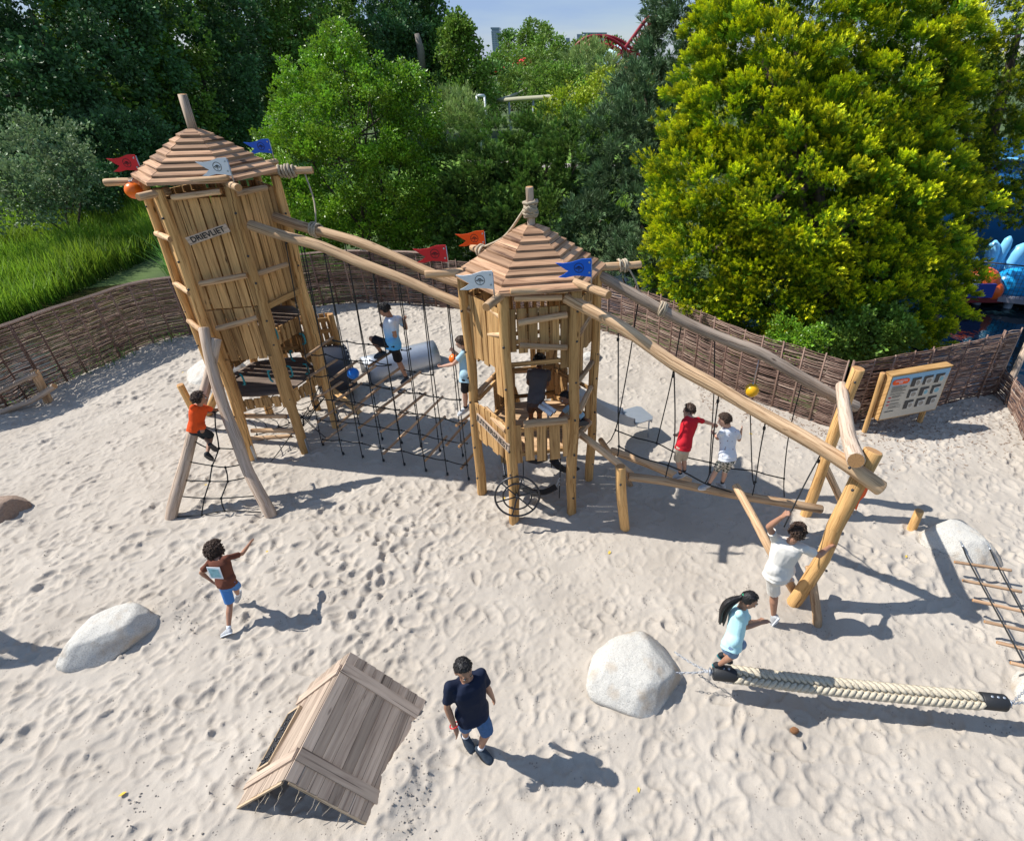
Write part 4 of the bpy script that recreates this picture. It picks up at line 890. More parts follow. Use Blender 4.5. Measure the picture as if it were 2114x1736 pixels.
# ------------------------------------------------------------------ boulders
t = NT('boulder'); tcn = t.n('TexCoord'); n1 = t.n('TexNoise', i_Scale=75., i_Detail=5., i_Roughness=.7); n2 = t.n('TexNoise', i_Scale=3.2, i_Detail=5.); n3 = t.n('TexNoise', i_Scale=9., i_Detail=6.)
for n in (n1, n2, n3): t.l(tcn.outputs['Object'], n.inputs[0])
c_ = t.ramp(n1.outputs[0], [(.30, (.22, .21, .20)), (.42, (.50, .475, .42)), (.60, (.61, .585, .53))]); c_ = t.mix(t.ramp(n2.outputs[0], [(.52, (0, 0, 0)), (.68, (.7, .7, .7))]), c_, (.40, .30, .20))
t.base(c_); t.bump(t.math('ADD', n3.outputs[0], t.math('MULTIPLY', n1.outputs[0], .4)), .8, .03); t.set(Roughness=.9, Specular_IOR_Level=.2); M['rock'] = t.m
t = NT('tan_boulder'); tcn = t.n('TexCoord'); n1 = t.n('TexNoise', i_Scale=30., i_Detail=6.); n2 = t.n('TexNoise', i_Scale=4., i_Detail=5.)
for n in (n1, n2): t.l(tcn.outputs['Object'], n.inputs[0])
t.base(t.mix(n2.outputs[0], t.ramp(n1.outputs[0], [(.3, (.20, .13, .09)), (.7, (.42, .30, .22))]), (.22, .16, .12))); t.bump(n1.outputs[0], .7, .02); t.set(Roughness=.9); M['rockt'] = t.m
def boulder(name, label, x, y, rx, ry, rz, rot, seed, mat='rock', zc=.0, flat=.0, facets=None, rough=.09):
    nu, nv = 72, 44; V = []; rs = random.Random(seed); dirs = [Vector((rs.uniform(-1, 1), rs.uniform(-1, 1), rs.uniform(-.3, 1))).normalized() for _ in range(15)]; ds = [rs.uniform(.74, .93) for _ in dirs]
    for j in range(nv + 1):
        th = math.pi * j / nv
        for k in range(nu):
            ph = 2 * math.pi * k / nu; d = Vector((math.sin(th) * math.cos(ph), math.sin(th) * math.sin(ph), math.cos(th)))
            r = 1 + rough * noise.noise(d * 1.3 + Vector((seed, 0, 0))) * 2.2 + rough * .55 * noise.noise(d * 3.1 + Vector((0, seed, 0))) + rough * .25 * noise.noise(d * 8 + Vector((0, 0, seed))) + rough * .10 * noise.noise(d * 19)
            for dd, dm in zip(dirs, ds):
                q = d.dot(dd) * r
                if q > dm: r *= (dm + (q - dm) * .16) / q
            if flat and d.z * r > 1 - flat: r *= (1 - flat + (d.z * r - 1 + flat) * .2) / (d.z * r)
            V.append((d.x * r * rx, d.y * r * ry, d.z * r * rz))
    V = np.array(V); ca, sa = math.cos(rot), math.sin(rot); V = np.stack([V[:, 0] * ca - V[:, 1] * sa, V[:, 0] * sa + V[:, 1] * ca, V[:, 2]], 1) + np.array([x, y, zc])
    idx = np.arange((nv + 1) * nu).reshape(nv + 1, nu); Fq = np.stack([idx[:-1], idx[1:], np.roll(idx[1:], -1, 1), np.roll(idx[:-1], -1, 1)], -1).reshape(-1, 4)
    o = np_mesh(name, V, Fq, M[mat], loc=(x, y, 0), smooth=True); return tag(o, label, 'boulder')
boulder('boulder', 'large white flat-topped boulder with a brown stain, left of the braided rope', .58, 3.98, .56, .54, .46, .3, 33, zc=.02, flat=.30, rough=.07)
boulder('boulder', 'long low white boulder half sunk in the sand near the left edge', -6.0, 4.55, .56, .38, .42, .78, 17, zc=.0, flat=.35)
boulder('boulder', 'rounded reddish tan boulder cut by the left edge of the picture', -9.55, 6.85, .58, .40, .34, .15, 11, 'rockt', zc=-.02)
boulder('boulder', 'pale grey boulder standing behind the leaning net and the tall tower', -8.5, 11.6, .80, .62, .46, .1, 14, zc=-.05)
boulder('boulder', 'pale boulder with log shadows across it at the top of the rope ladder', 5.60, 6.10, .56, .46, .42, -.35, 21, zc=-.02, flat=.2)
boulder('boulder', 'brownish white boulder cut by the right edge at the end of the braided rope', 5.25, 3.75, .30, .34, .40, .2, 25, 'rock', zc=.0)
boulder('boulder', 'small low grey boulder seen through the low tower', .1, 12.5, .3, .2, .16, .2, 29)
m = MB().log([G(1882, 1094) - Vector((0, 0, .2)), G(1882, 1092), P(1898, 1055, G(1882, 1092).y + .02)], .062, .064, wob=.0); st = m.build('log_stump', [M['logw'], M['end']], loc=tuple(G(1882, 1094))); tag(st, 'short upright sawn log standing in the sand by the right-hand boulder', 'log')
# log rail by the left fence
RB_ = thing('log_rail', 'low rail of two horizontal logs on a post at the left edge', 'log rail', tuple(G(101, 830)))
logpart('post', RB_, [gz(101, 830), G(100, 828), P(71, 768, G(101, 830).y + .02)], .085, .08, wob=.004); pY = G(101, 830).y
logpart('rail', RB_, [P(-110, 868, pY - .9), P(0, 808, pY - .35), P(75, 771, pY - .02)], .06, .055, 'logg', wob=.01); logpart('rail', RB_, [P(-110, 905, pY - 1.0), P(0, 852, pY - .45), P(60, 830, pY - .2), P(112, 797, pY - .1)], .062, .06, 'logg', wob=.012)

# crossed logs standing just outside the left edge; their shadow falls into the picture
LX = thing('climbing_structure', 'log structure beyond the left edge whose shadow reaches the long white boulder', 'play structure', (-8.6, 4.6, 0))
logpart('support_log', LX, [Vector((-8.75, 4.1, -.2)), Vector((-8.3, 4.55, 1.0)), Vector((-7.82, 4.48, 1.62))], .085, .08); logpart('support_log', LX, [Vector((-9.2, 5.3, -.2)), Vector((-8.6, 4.8, .95)), Vector((-8.0, 4.4, 1.70))], .08, .075)
logpart('beam', LX, [Vector((-7.9, 4.42, 1.52)), Vector((-9.6, 4.3, 1.9)), Vector((-11.2, 4.2, 2.2))], .075, .07)

# ------------------------------------------------------------------ leaning hut
HU = thing('sunken_hut', 'steep grey-brown plank roof hut half buried in the sand, gable toward the camera', 'play hut', (-2.74, 2.55, 0))
rf, rb = Vector((-2.76, 2.58, .64)), Vector((-2.60, 3.86, .69)); ef, eb = Vector((-2.05, 2.46, -.01)), Vector((-1.88, 3.72, .04)); lf, lb = Vector((-3.44, 2.62, -.01)), Vector((-3.26, 3.92, -.03))
ef2, eb2 = ef + (ef - rf) * .06, eb + (eb - rb) * .06; lf2, lb2 = lf + (lf - rf) * .08, lb + (lb - rb) * .08
def slope(a0, a1, b0, b1, n, nm):
    nn = (a1 - a0).cross(b0 - a0).normalized(); nn = nn if nn.z > 0 else -nn; mb = MB()
    for i in range(n):
        f = (i + .5) / n; w = (b0 - a0).length / n - .004; e0, e1 = random.uniform(-.001, .001), random.uniform(-.001, .001); d = (a1 - a0).normalized()
        mb.plank(a0.lerp(b0, f) + d * e0 + nn * random.uniform(-.002, .002), a1.lerp(b1, f) + d * e1 + nn * random.uniform(-.002, .002), w, .022, nn)
    ob = mb.build(nm, M['hut'], HU)
    for g in (.17, .86) if nm == 'right_slope' else (.17, .84):
        m = MB(); p0, p1 = a0.lerp(a1, g) + nn * .022, b0.lerp(b1, g) + nn * .022; p1 = p0.lerp(p1, .97); m.plank(p0, p1, .115, .022, nn); m.build('batten', M['hut'], HU)
    return nn
slope(rf, rb, ef2, eb2, 9, 'right_slope'); slope(rf + Vector((-.006, 0, -.014)), rb + Vector((-.006, 0, -.014)), lf2, lb2, 8, 'left_slope')
m = MB(); m.plank(rf + Vector((.03, -.006, -.045)), ef + Vector((.03, -.006, -.03)), .02, .03, (0, -1, 0)); m.plank(rf + Vector((-.03, -.006, -.045)), lf + Vector((-.03, -.006, -.03)), .02, .03, (0, -1, 0)); m.build('gable_edge', M['hutedge'], HU)
m = MB()
for i in range(8):
    f = (i + .7) / 8.4; q = (lf.lerp(rf, f * 2) if f < .5 else rf.lerp(ef, f * 2 - 1)) + Vector((0, -.01, -.05)); x = q.x; h = .10 + .03 * math.sin(i * 2.2)
    m.tube(spline([q + Vector((0, .02, 0)), q + Vector((.012, 0, -h * .4)), q + Vector((-.008, -.03, -h * .7)), q + Vector((-.02, -.06, -h))], .02), .0035, 5)
m.build('rope_fringe', M['manila'], HU)
m = MB()   # dark interior backing
m.prism([rb + Vector((0, -.1, -.06)), eb + Vector((-.05, -.1, .0)), lb + Vector((.05, -.1, .0))], (0, .03, 0)); m.build('back_wall', M['hut'], HU)
# window dormer on the left slope with black balls in it
nl = (lf - rf).cross(rb - rf).normalized(); nl = nl if nl.z > 0 else -nl; dl = (lf - rf).normalized(); dy = (rb - rf).normalized()
wc = rf.lerp(lf, .80).lerp(rb.lerp(lb, .80), .47); wn = MB(); a, b = .29, .12; z_ = nl * .03
for p0, p1 in ((-dy * a - dl * b, dy * a - dl * b), (-dy * a + dl * b, dy * a + dl * b), (-dy * a - dl * b, -dy * a + dl * b), (dy * a - dl * b, dy * a + dl * b)): wn.plank(wc + p0 + z_, wc + p1 + z_, .035, .024, (p1 - p0).cross(nl))
wf = wn.build('window_frame', M['hutedge'], HU)
m = MB()
for i in range(46): m.sphere(wc + dy * random.uniform(-a + .03, a - .03) + dl * random.uniform(-b + .02, b - .02) + nl * .044, .014, 8, 6)
o = m.build('black_beads', M['bolt'], wf); o['kind'] = 'stuff'
m = MB(); m.plank(wc - dy * (a - .02) + nl * .036, wc + dy * (a - .02) + nl * .036, 2 * b - .03, .01, nl); m.build('window_back', M['ink'], wf)

# ------------------------------------------------------------------ information board
IB = thing('information_board', 'wooden information board with an orange heading and nine framed pictures on two posts', 'sign board', (5.49, 9.22, 0))
A0, B0 = Vector((5.60, 9.09, 0)), Vector((6.92, 9.5, 0)); xx = (B0 - A0).normalized(); nn = xx.cross(Vector((0, 0, 1))).normalized(); zt, zb_ = 1.31, .35
for q in (Vector((5.49, 9.24, 0)), Vector((6.77, 9.62, 0))): logpart('post', IB, [q - Vector((0, 0, .3)), q + Vector((0, 0, 1.30))], .05, .048, 'logw', wob=.003)
m = MB(); wd = (B0 - A0).length; R3 = Matrix((xx, -nn, Vector((0, 0, 1)))).transposed()
m.box((A0 + B0) / 2 - nn * .085 + Vector((0, 0, (zt + zb_) / 2)), (wd, .15, zt - zb_), R3); m.box((A0 + B0) / 2 - nn * .085 + Vector((0, 0, zt + .012)), (wd + .02, .17, .02), R3); m.build('board_case', M['logw'], IB)
t = NT('board_print'); uv = t.n('UVMap'); sx = t.n('SeparateXYZ'); t.l(uv.outputs[0], sx.inputs[0]); tn = t.n('TexNoise', i_Scale=12., i_Detail=4.); t.l(uv.outputs[0], tn.inputs[0])
t.base(t.mix(t.ramp(t.math('ADD', sx.outputs[1], t.math('MULTIPLY', t.math('SUBTRACT', tn.outputs[0], .5), .1)), [(.72, (0, 0, 0)), (.9, (1, 1, 1))]), (.50, .45, .36), (.22, .42, .58))); t.set(Roughness=.35)
pf = lambda u, v, o=.0: A0 + xx * (.02 + (wd - .04) * u) + Vector((0, 0, zb_ + .02 + (zt - zb_ - .04) * v)) + nn * (.0 + o)
m = MB(); m.add([pf(0, 0, -.004), pf(1, 0, -.004), pf(1, 1, -.004), pf(0, 1, -.004)], [(0, 1, 2, 3)], [[(0, 0), (1, 0), (1, 1), (0, 1)]], smooth=False); pn = m.build('printed_panel', t.m, IB)
M['pframe'] = plain('picture_frame', (.55, .52, .45), .5); M['pdark'] = plain('picture_shade', (.06, .055, .05), .6); M['ppic'] = plain('picture_print', (.30, .26, .21), .6, noise=.6, scale=40); M['pblue'] = plain('picture_print_blue', (.22, .42, .46), .6, noise=.5, scale=30)
for r_ in range(3):
    for c_ in range(3):
        u, v = .36 + .205 * c_, .70 - .265 * r_; fr_ = MB(); uu, vv = .155, .20
        fr_.prism([pf(u, v, .002), pf(u + uu, v, .002), pf(u + uu, v + vv, .002), pf(u, v + vv, .002)], nn * .002); f_ = fr_.build('picture', M['pdark'], IB)
        q = MB(); k = .28 if (r_ + c_) % 2 else .45
        q.prism([pf(u + uu * k, v, .006), pf(u + uu, v, .006), pf(u + uu, v + vv * .78, .006), pf(u + uu * k, v + vv * .70, .006)], nn * .002); q.build('mount', M['pframe'], f_)
        q = MB(); q.prism([pf(u + uu * (k + (1 - k) / 2) + .5 * uu * (1 - k) * .75 * math.cos(a), v + vv * .38 + vv * .26 * math.sin(a), .010) for a in [2 * math.pi * i / 12 for i in range(12)]], nn * .002); q.build('print', M['pblue' if (r_, c_) in ((0, 2), (1, 2), (1, 1)) else 'ppic'], f_)
q = MB(); q.prism([pf(.03 + .27 * (.5 + .5 * math.cos(a) * (1.08)), .87 + .062 * max(-1, min(1, 1.5 * math.sin(a))), .004) for a in [2 * math.pi * i / 20 for i in range(20)]], nn * .002); hd = q.build('heading_plate', M['orange'], IB)
lettering('STRANDJUTTERIJ', .036, frame_mtx(pf(.165, .888, .0075), xx, (0, 0, 1)), M['white'], hd, .0005, .0006, .95); lettering('QUIZ', .036, frame_mtx(pf(.165, .848, .0075), xx, (0, 0, 1)), M['white'], hd, .0005, .0006)
q = MB()
for i, v in enumerate([.765, .745, .725, .705, .685, .66, .64, .60, .575, .54, .52, .50, .44, .42, .36, .34, .30, .27, .25]):
    ln = .27 * random.uniform(.6, 1); q.prism([pf(.04 if i < 9 else .09, v, .003), pf(.04 + ln, v, .003), pf(.04 + ln, v + .006, .003), pf(.04 if i < 9 else .09, v + .006, .003)], nn * .001)
q.prism([pf(.04, .17, .003), pf(.20, .17, .003), pf(.20, .185, .003), pf(.04, .185, .003)], nn * .001); q.build('text_lines', M['bolt'], IB)
for v in (.50, .41, .33): q = MB(); q.prism([pf(.035, v, .004), pf(.08, v, .004), pf(.08, v + .025, .004), pf(.035, v + .025, .004)], nn * .001); q.build('red_mark', M['red'], IB)

# ------------------------------------------------------------------ braided balance rope
BRP = thing('braided_balance_rope', 'thick cream braided balance rope with black rubber ends and chains', 'balance rope', tuple(G(1780, 1420)))
ra, rb_ = G(1512, 1391, .40), G(2032, 1446, .40); dd = (rb_ - ra); L_ = dd.length; dd.normalize(); sdv = dd.cross(Vector((0, 0, 1))).normalized()
sv = (sdv * -math.sin(math.radians(38)) * (1 if sdv.y > 0 else -1) + Vector((0, 0, 1)) * math.cos(math.radians(38))).normalized(); pv = dd.cross(sv).normalized()
cl = lambda s: ra + dd * s - Vector((0, 0, .035 * 4 * (s / L_) * (1 - s / L_)))
M['cream'] = wood('cream_rope', (.42, .35, .25), (.62, .55, .42), grain=(60, 60), bump=.6, var=.15)
m = MB(); m.tube([cl(L_ * i / 12) for i in range(13)], .052, 10); N = int(L_ / .07)
for i in range(N):
    for sg in (-1, 1):
        for up_ in (1, -1):
            pts = []
            for k in range(6):
                f = k / 5; an = math.radians(86 - 100 * f); s = (i + (.5 if sg > 0 else 0)) * .07 + (-.09 + .13 * f) * -1.0
                s = min(max(s, 0), L_); rr = .066; pts.append(cl(s) + pv * (sg * math.cos(an) * rr * 1.12) + sv * (up_ * math.sin(an) * rr))
            m.tube(pts, [.016, .028, .034, .034, .030, .018], 6, True, rnd=random.random() * .5)
m.build('braid', M['cream'], BRP)
for p, s in ((ra, -1), (rb_, 1)):
    m = MB(); m.tube([p - dd * s * .04, p - dd * s * .03, p + dd * s * .20, p + dd * s * .215], [.080, .088, .088, .078], 20); e_ = m.build('rubber_end', M['rubber'], BRP)
    m = MB(); m.tube([p + dd * s * .21, p + dd * s * .26], .03, 8); m.tube([p + dd * s * .25 + sdv * .04 * math.cos(a) + Vector((0, 0, .04 * math.sin(a))) for a in [2 * math.pi * i / 12 for i in range(13)]], .009, 5)
    for k in range(3): m.sphere(p + dd * s * (.05 + .06 * k) + Vector((0, 0, .088)) - sdv * .0, (.016, .016, .006), 8, 4)
    m.build('end_fitting', M['steel'], e_)
def chain(a, b, sag, par):
    m = MB(); n_ = int((b - a).length / .034)
    for i in range(n_):
        f = (i + .5) / n_; p = a.lerp(b, f) - Vector((0, 0, sag * 4 * f * (1 - f))); d = (b - a).normalized(); u = (d.cross(Vector((0, 0, 1)))).normalized() if i % 2 else Vector((0, 0, 1))
        m.tube([p + d * (.021 * math.cos(t_)) + u * (.012 * math.sin(t_)) for t_ in [2 * math.pi * k / 8 for k in range(9)]], .0042, 4, False)
    m.build('chain', M['steel'], par)
eL, eR = ra - dd * .27, rb_ + dd * .27
chain(G(1392, 1345, .36), eL, .02, BRP); chain(G(1396, 1388, .30), eL, .015, BRP); chain(eL + Vector((.02, -.03, 0)), eL + Vector((.32, -.10, -.06)), .05, BRP); chain(eR, Vector((5.2, 3.85, .35)), .02, BRP); chain(eR, Vector((5.2, 3.6, .25)), .02, BRP)

# rope ladder lying just above the sand at the right
LD = thing('rope_ladder', 'low rope ladder with wooden rungs stretched from the pale boulder at the right edge', 'rope ladder', tuple(G(2040, 1240)))
zl_ = .30
ls = [((1972, 1160), (2086, 1177)), ((1989, 1198), (2107, 1221)), ((2010, 1239), (2130, 1266)), ((2034, 1283), (2158, 1311)), ((2060, 1326), (2188, 1357)), ((2088, 1368), (2222, 1402)), ((2118, 1412), (2260, 1448))]
for a, b in ls: m = MB().log([G(*a, zl_), G(*b, zl_)], .021, .021, n=8, wob=.0, step=.2, lump=.02); m.build('rung', [M['rung'], M['end']], LD)
r1 = [G(1986, 1124, .3), G(2003, 1164, zl_ + .02), G(2080, 1305, zl_ + .02), G(2160, 1455, zl_ + .02)]; r2 = [G(2042, 1129, .3), G(2062, 1173, zl_ + .02), G(2138, 1313, zl_ + .02), G(2220, 1460, zl_ + .02)]
for r_, q in ((r1, G(1975, 1100, .27)), (r2, G(2030, 1108, .25))): m = MB(); rope(m, r_, .011); m.build('side_rope', M['rope'], LD); chain(q, r_[0], 0, LD); m = MB(); m.tube([r_[0], r_[0] + (r_[1] - r_[0]).normalized() * .06], .017, 8); m.build('clamp', M['steel'], LD)

# fallen leaves and a cone
M['leafy'] = plain('yellow_leaf', (.70, .48, .06), .6); M['leafb'] = plain('brown_leaf', (.22, .10, .04), .7)
lt = bpy.data.meshes.new('leaf'); lt.from_pydata([(0, -.045, 0), (.026, -.012, .008), (.02, .028, .006), (0, .05, .012), (-.02, .028, .004), (-.026, -.012, .01)], [], [(0, 1, 2, 3), (0, 3, 4, 5)]); lt.materials.append(M['leafy'])
for px, py, lb in ((255, 1640, 'yellow fallen leaf on the sand below the long white boulder'), (1318, 1630, 'small yellow fallen leaf on the sand right of the man'), (1258, 1140, 'small yellow fallen leaf on open sand below the low tower'), (378, 770, 'yellow leaf on the sand near the post behind the leaning net'), (449, 1058, 'pale leaf on the sand inside the leaning net'), (1040, 1027, 'yellow leaf on the sand left of the steering wheel'), (553, 1140, 'tiny yellow leaf in open sand right of the running child'), (1870, 1150, 'yellow leaf on the sand left of the rope ladder'), (1550, 895, 'yellow leaf on the sand between the two boys on the beam'), (425, 1000, 'yellow leaf inside the leaning net near its left log')):
    o = bpy.data.objects.new('fallen_leaf', lt); COL.objects.link(o); p = G(px, py); o.location = (p.x, p.y, sandz(p.x, p.y) + .012); o.rotation_euler = (random.uniform(-.3, .3), random.uniform(-.3, .3), random.uniform(0, 6)); s_ = random.uniform(.5, .8); o.scale = (s_, s_, s_); tag(o, lb, 'leaf', 'fallen leaves on the sand')
m = MB(); p = G(1638, 1511); p.z = sandz(p.x, p.y) + .02
for i in range(60):
    th = i * 2.4; f = i / 60; r_ = .03 * math.sin(.35 + 2.5 * f); q = p + Vector((-.035 + .08 * f, r_ * math.cos(th), .012 + r_ * math.sin(th))); m.sphere(q, (.012, .010, .008), 6, 4)
tag(m.build('pine_cone', M['leafb'], loc=tuple(p)), 'small reddish brown pine cone on the sand below the braided rope', 'pine cone')
# litter of needles below the conifers at the right
rr = np.random.default_rng(4); n = 5200; x = rr.uniform(2.5, 9.4, n); y = rr.uniform(6.6, 11.5, n); w = np.exp(-((y - np.interp(x, [2.5, 5, 9], [11.1, 9.0, 9.6])) / .75) ** 2); k = rr.random(n) < w; x, y = x[k], y[k]; n = len(x)
a = rr.uniform(0, 6.28, n); ln = rr.uniform(.012, .04, n); z = np.array([sandz(i, j) for i, j in zip(x, y)]) + .006; d = np.stack([np.cos(a), np.sin(a), 0 * a], 1); s_ = np.stack([-np.sin(a), np.cos(a), 0 * a], 1) * .005; c0 = np.stack([x, y, z], 1)
V = np.stack([c0 - d * ln[:, None] - s_, c0 + d * ln[:, None] - s_, c0 + d * ln[:, None] + s_, c0 - d * ln[:, None] + s_], 1).reshape(-1, 3)
tag(np_mesh('needle_litter', V, np.arange(n * 4).reshape(-1, 4), plain('needle_litter', (.20, .11, .06), .9)), 'brown needle litter strewn on the sand under the fence at the right', 'litter', kind='stuff')
# ------------------------------------------------------------------ trees and shrubs
def quadtpl(items):
    """items: (x,y,z of base, direction, side, length, width, tip0, tip1) -> diamond leaves"""
    V, T = [], []
    for b, d, s_, l, w, t0, t1 in items:
        b, d, s_ = np.array(b, float), np.array(d, float), np.array(s_, float); d /= np.linalg.norm(d); s_ = s_ - d * s_.dot(d); s_ /= np.linalg.norm(s_)
        n = np.cross(d, s_); V += [b, b + d * l * .45 + s_ * w / 2 + n * w * .15, b + d * l, b + d * l * .45 - s_ * w / 2 + n * w * .15]; T += [t0, (t0 + t1) / 2, t1, (t0 + t1) / 2]
    return np.array(V), np.array(T)
def tpl_leaf(k=5, seed=1):
    r = np.random.default_rng(seed); it = []
    for i in range(k):
        d = r.normal(size=3) * .75 + np.array([0, .9, 0]); it.append((r.normal(size=3) * .22 + np.array([0, i / k * .8, 0]), d, r.normal(size=3), .52, .38, r.random() * .3, .6 + r.random() * .4))
    return quadtpl(it)
def tpl_spray(seed=1):
    r = np.random.default_rng(seed); it = []
    for i, (p, a) in enumerate([(0, -55), (.05, 50), (.2, -42), (.28, 40), (.42, -32), (.5, 30), (.62, -22), (.68, 22), (.55, 0), (.0, 0)]):
        a = math.radians(a + r.uniform(-8, 8)); l = .42 if i < 9 else .75; it.append(((0, p, .06 * math.sin(i * 2.)), (math.sin(a), math.cos(a), r.uniform(-.25, .3)), (math.cos(a), -math.sin(a), r.uniform(-.6, .6)), l, .17, max(0, p - .15), min(1, p + .45)))
    return quadtpl(it)
def tpl_tuft(k=14, seed=1, w=.045, spread=.75):
    r = np.random.default_rng(seed); it = []
    for i in range(k): it.append(((0, r.random() * .5, 0), np.array([r.normal() * spread, 1., r.normal() * spread]), r.normal(size=3), .62, w * 2, .1, .5 + .5 * r.random()))
    return quadtpl(it)
def scatter(tpls, pos, dr, scale, rg, shade=None):
    N = len(pos); VV, FF, TT, RR = [], [], [], []; OO = []; pick = rg.integers(0, len(tpls), N); dr = dr / (np.linalg.norm(dr, axis=1, keepdims=True) + 1e-9)
    a = rg.normal(size=(N, 3)); a -= dr * (a * dr).sum(1, keepdims=True); a /= np.linalg.norm(a, axis=1, keepdims=True) + 1e-9; b = np.cross(a, dr)
    for ti, (tv, tt) in enumerate(tpls):
        k = pick == ti; n = k.sum()
        if not n: continue
        V = pos[k][:, None, :] + (a[k][:, None, :] * tv[None, :, :1] + dr[k][:, None, :] * tv[None, :, 1:2] + b[k][:, None, :] * tv[None, :, 2:3]) * scale[k][:, None, None]
        OO.append((np.nonzero(k)[0][:, None] * len(tv) + np.arange(len(tv))).ravel()); VV.append(V.reshape(-1, 3)); TT.append(np.tile(tt, n)); rn = np.repeat(rg.random(n), len(tv)) if shade is None else np.repeat(np.clip(shade[k] + rg.normal(size=n) * .16, 0, 1), len(tv)); RR.append(rn)
    V = np.concatenate(VV); return V, np.arange(len(V)).reshape(-1, 4), np.concatenate(TT), np.concatenate(RR), np.concatenate(OO)
def depth(p): return p.y * _c + (HC - p.z) * _s
def LB(px, py, Y, rp, kz=1., ky=1.):
    c = P(px, py, Y); r = rp / F * depth(c); return (c.x, c.y, c.z, r, r * ky, r * kz)
M['bark'] = plain('bark', (.10, .075, .055), .9, noise=.5, scale=9, bump=.8, bscale=22)
NLEAF = [0]
DENS = 5.0
def tree(name, label, cat, lobes, tpls, size, cover, mat, seed, clump=.2, up=.35, rough=.28, trunk=.16, group=None, base=None, stems=1, core=.3, clumpy=1., minz=-.2, thin=1.):
    rg = np.random.default_rng(seed); lob = np.array(lobes, float); P_, D_, C_, E_ = [], [], [], []
    for i, (cx, cy, cz, rx, ry, rz) in enumerate(lob):
        area_ = 4 * math.pi * ((rx * ry + rx * rz + ry * rz) / 3); nc = max(8, int(area_ / (math.pi * (clump * rx * 1.0) ** 2) * 1.25 * clumpy))
        for layer, (fr, f_) in enumerate(((1., 1.), (.68, core))):
            n_ = int(nc * f_ * (fr ** 2)); d = rg.normal(size=(n_, 3)); d /= np.linalg.norm(d, axis=1, keepdims=True)
            ph = rg.uniform(0, 6, 3); rr = fr * (1 + rough * (np.sin(d[:, 0] * 4.1 + ph[0]) * np.cos(d[:, 1] * 3.7 + ph[1]) * .5 + rg.normal(size=n_) * .38))
            cc = np.array([cx, cy, cz]) + d * np.array([rx, ry, rz]) * rr[:, None]; keep = np.ones(n_, bool)
            for j, o_ in enumerate(lob):
                if j != i: keep &= (((cc - o_[:3]) / o_[3:]) ** 2).sum(1) > (.5 if layer == 0 else .2)
            keep &= cc[:, 2] > minz; cc, d = cc[keep], d[keep]; per = max(3, int(DENS * (2.2 if mat == 'gold' else 1.5 if 'dark' in mat else 1.) * area_ * cover / max(nc, 1) / (size ** 2)))
            cr = clump * rx * rg.uniform(.65, 1.25, len(cc)); tone = rg.random(len(cc))
            q = np.repeat(np.arange(len(cc)), per); off = rg.normal(size=(len(q), 3)); off /= np.linalg.norm(off, axis=1, keepdims=True); off *= (rg.random(len(q)) ** .45)[:, None]
            tm = np.clip((off * (d[q] * .6 + np.array([0, 0, .9]))).sum(1) / (clump * 0 + 1) * 1.9 + .5, 0.05, 1) * (1. if layer == 0 else .2); E_.append(tm); P_.append(cc[q] + off * cr[q][:, None] * np.array([1, 1, .75])); D_.append(d[q] * .8 + off * .7 + np.array([0, 0, up]) + rg.normal(size=(len(q), 3)) * .25); C_.append(tone[q] * .6 + .2 + .2 * off[:, 2])  # golden inner layer coloured darker, painting shade into the gaps of the crown
    NLEAF[0] += sum(len(q) for q in P_); print(name, sum(len(q) for q in P_))
    pos, dr, tone = np.concatenate(P_), np.concatenate(D_), np.concatenate(C_); gold = mat.startswith('gold'); V, Fq, T, R, _ord = scatter(tpls, pos, dr, size * rg.uniform(.7, 1.3, len(pos)) * 1.0, rg, tone)
    m0 = lob.mean(0); gz_ = -.28; b = Vector((m0[0], m0[1], gz_)) if base is None else Vector(base)
    root = thing(name, label, cat, tuple(b), group)
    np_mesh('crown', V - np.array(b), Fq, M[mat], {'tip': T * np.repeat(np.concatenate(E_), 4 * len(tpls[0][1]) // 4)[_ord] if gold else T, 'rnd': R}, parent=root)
    if trunk:
        mb = MB(); r_ = random.Random(seed); top = lob[lob[:, 2].argmax()]
        for s_ in range(stems):
            o_ = Vector((r_.uniform(-1, 1), r_.uniform(-1, 1), 0)) * (.0 if stems == 1 else m0[3] * .5); tgt = Vector(top[:3]) if s_ == 0 else Vector(lob[r_.randrange(len(lob))][:3])
            b0 = b + o_; pts = spline([b0 - Vector((0, 0, .2)), b0.lerp(tgt, .33) + Vector((r_.uniform(-.2, .2), 0, 0)), b0.lerp(tgt, .66) + Vector((r_.uniform(-.2, .2), 0, 0)), tgt], .5); n_ = len(pts)
            mb.tube(pts, [trunk * (1 - .8 * i / n_) * (1 if stems == 1 else .8) for i in range(n_)], 8, wob=.08)
        for lb in lob:
            c_ = Vector(lb[:3]); a = b.lerp(Vector(top[:3]), r_.uniform(.35, .7)); mb.tube(spline([a, a.lerp(c_, .5) + Vector((0, 0, -.15)), c_], .4), [trunk * .45] * 1 + [trunk * .3] * (len(spline([a, a.lerp(c_, .5) + Vector((0, 0, -.15)), c_], .4)) - 2) + [trunk * .12], 6)
        mb.build('trunk', M['bark'], root)
    return root
TL = [tpl_leaf(5, s) for s in (1, 2, 3)]; TS_ = [tpl_spray(s) for s in (1, 2, 3)]; TT_ = [tpl_tuft(14, s) for s in (1, 2)]; TW = [tpl_tuft(9, s, .035, .35) for s in (3, 4)]
M['gold'] = foliage('golden_cypress', (.10, .22, .010), (.95, .92, .015), .12, .6, .2, .4); M['gold2'] = foliage('olive_cypress', (.06, .14, .012), (.80, .78, .02), .1, .6, .2, .5)
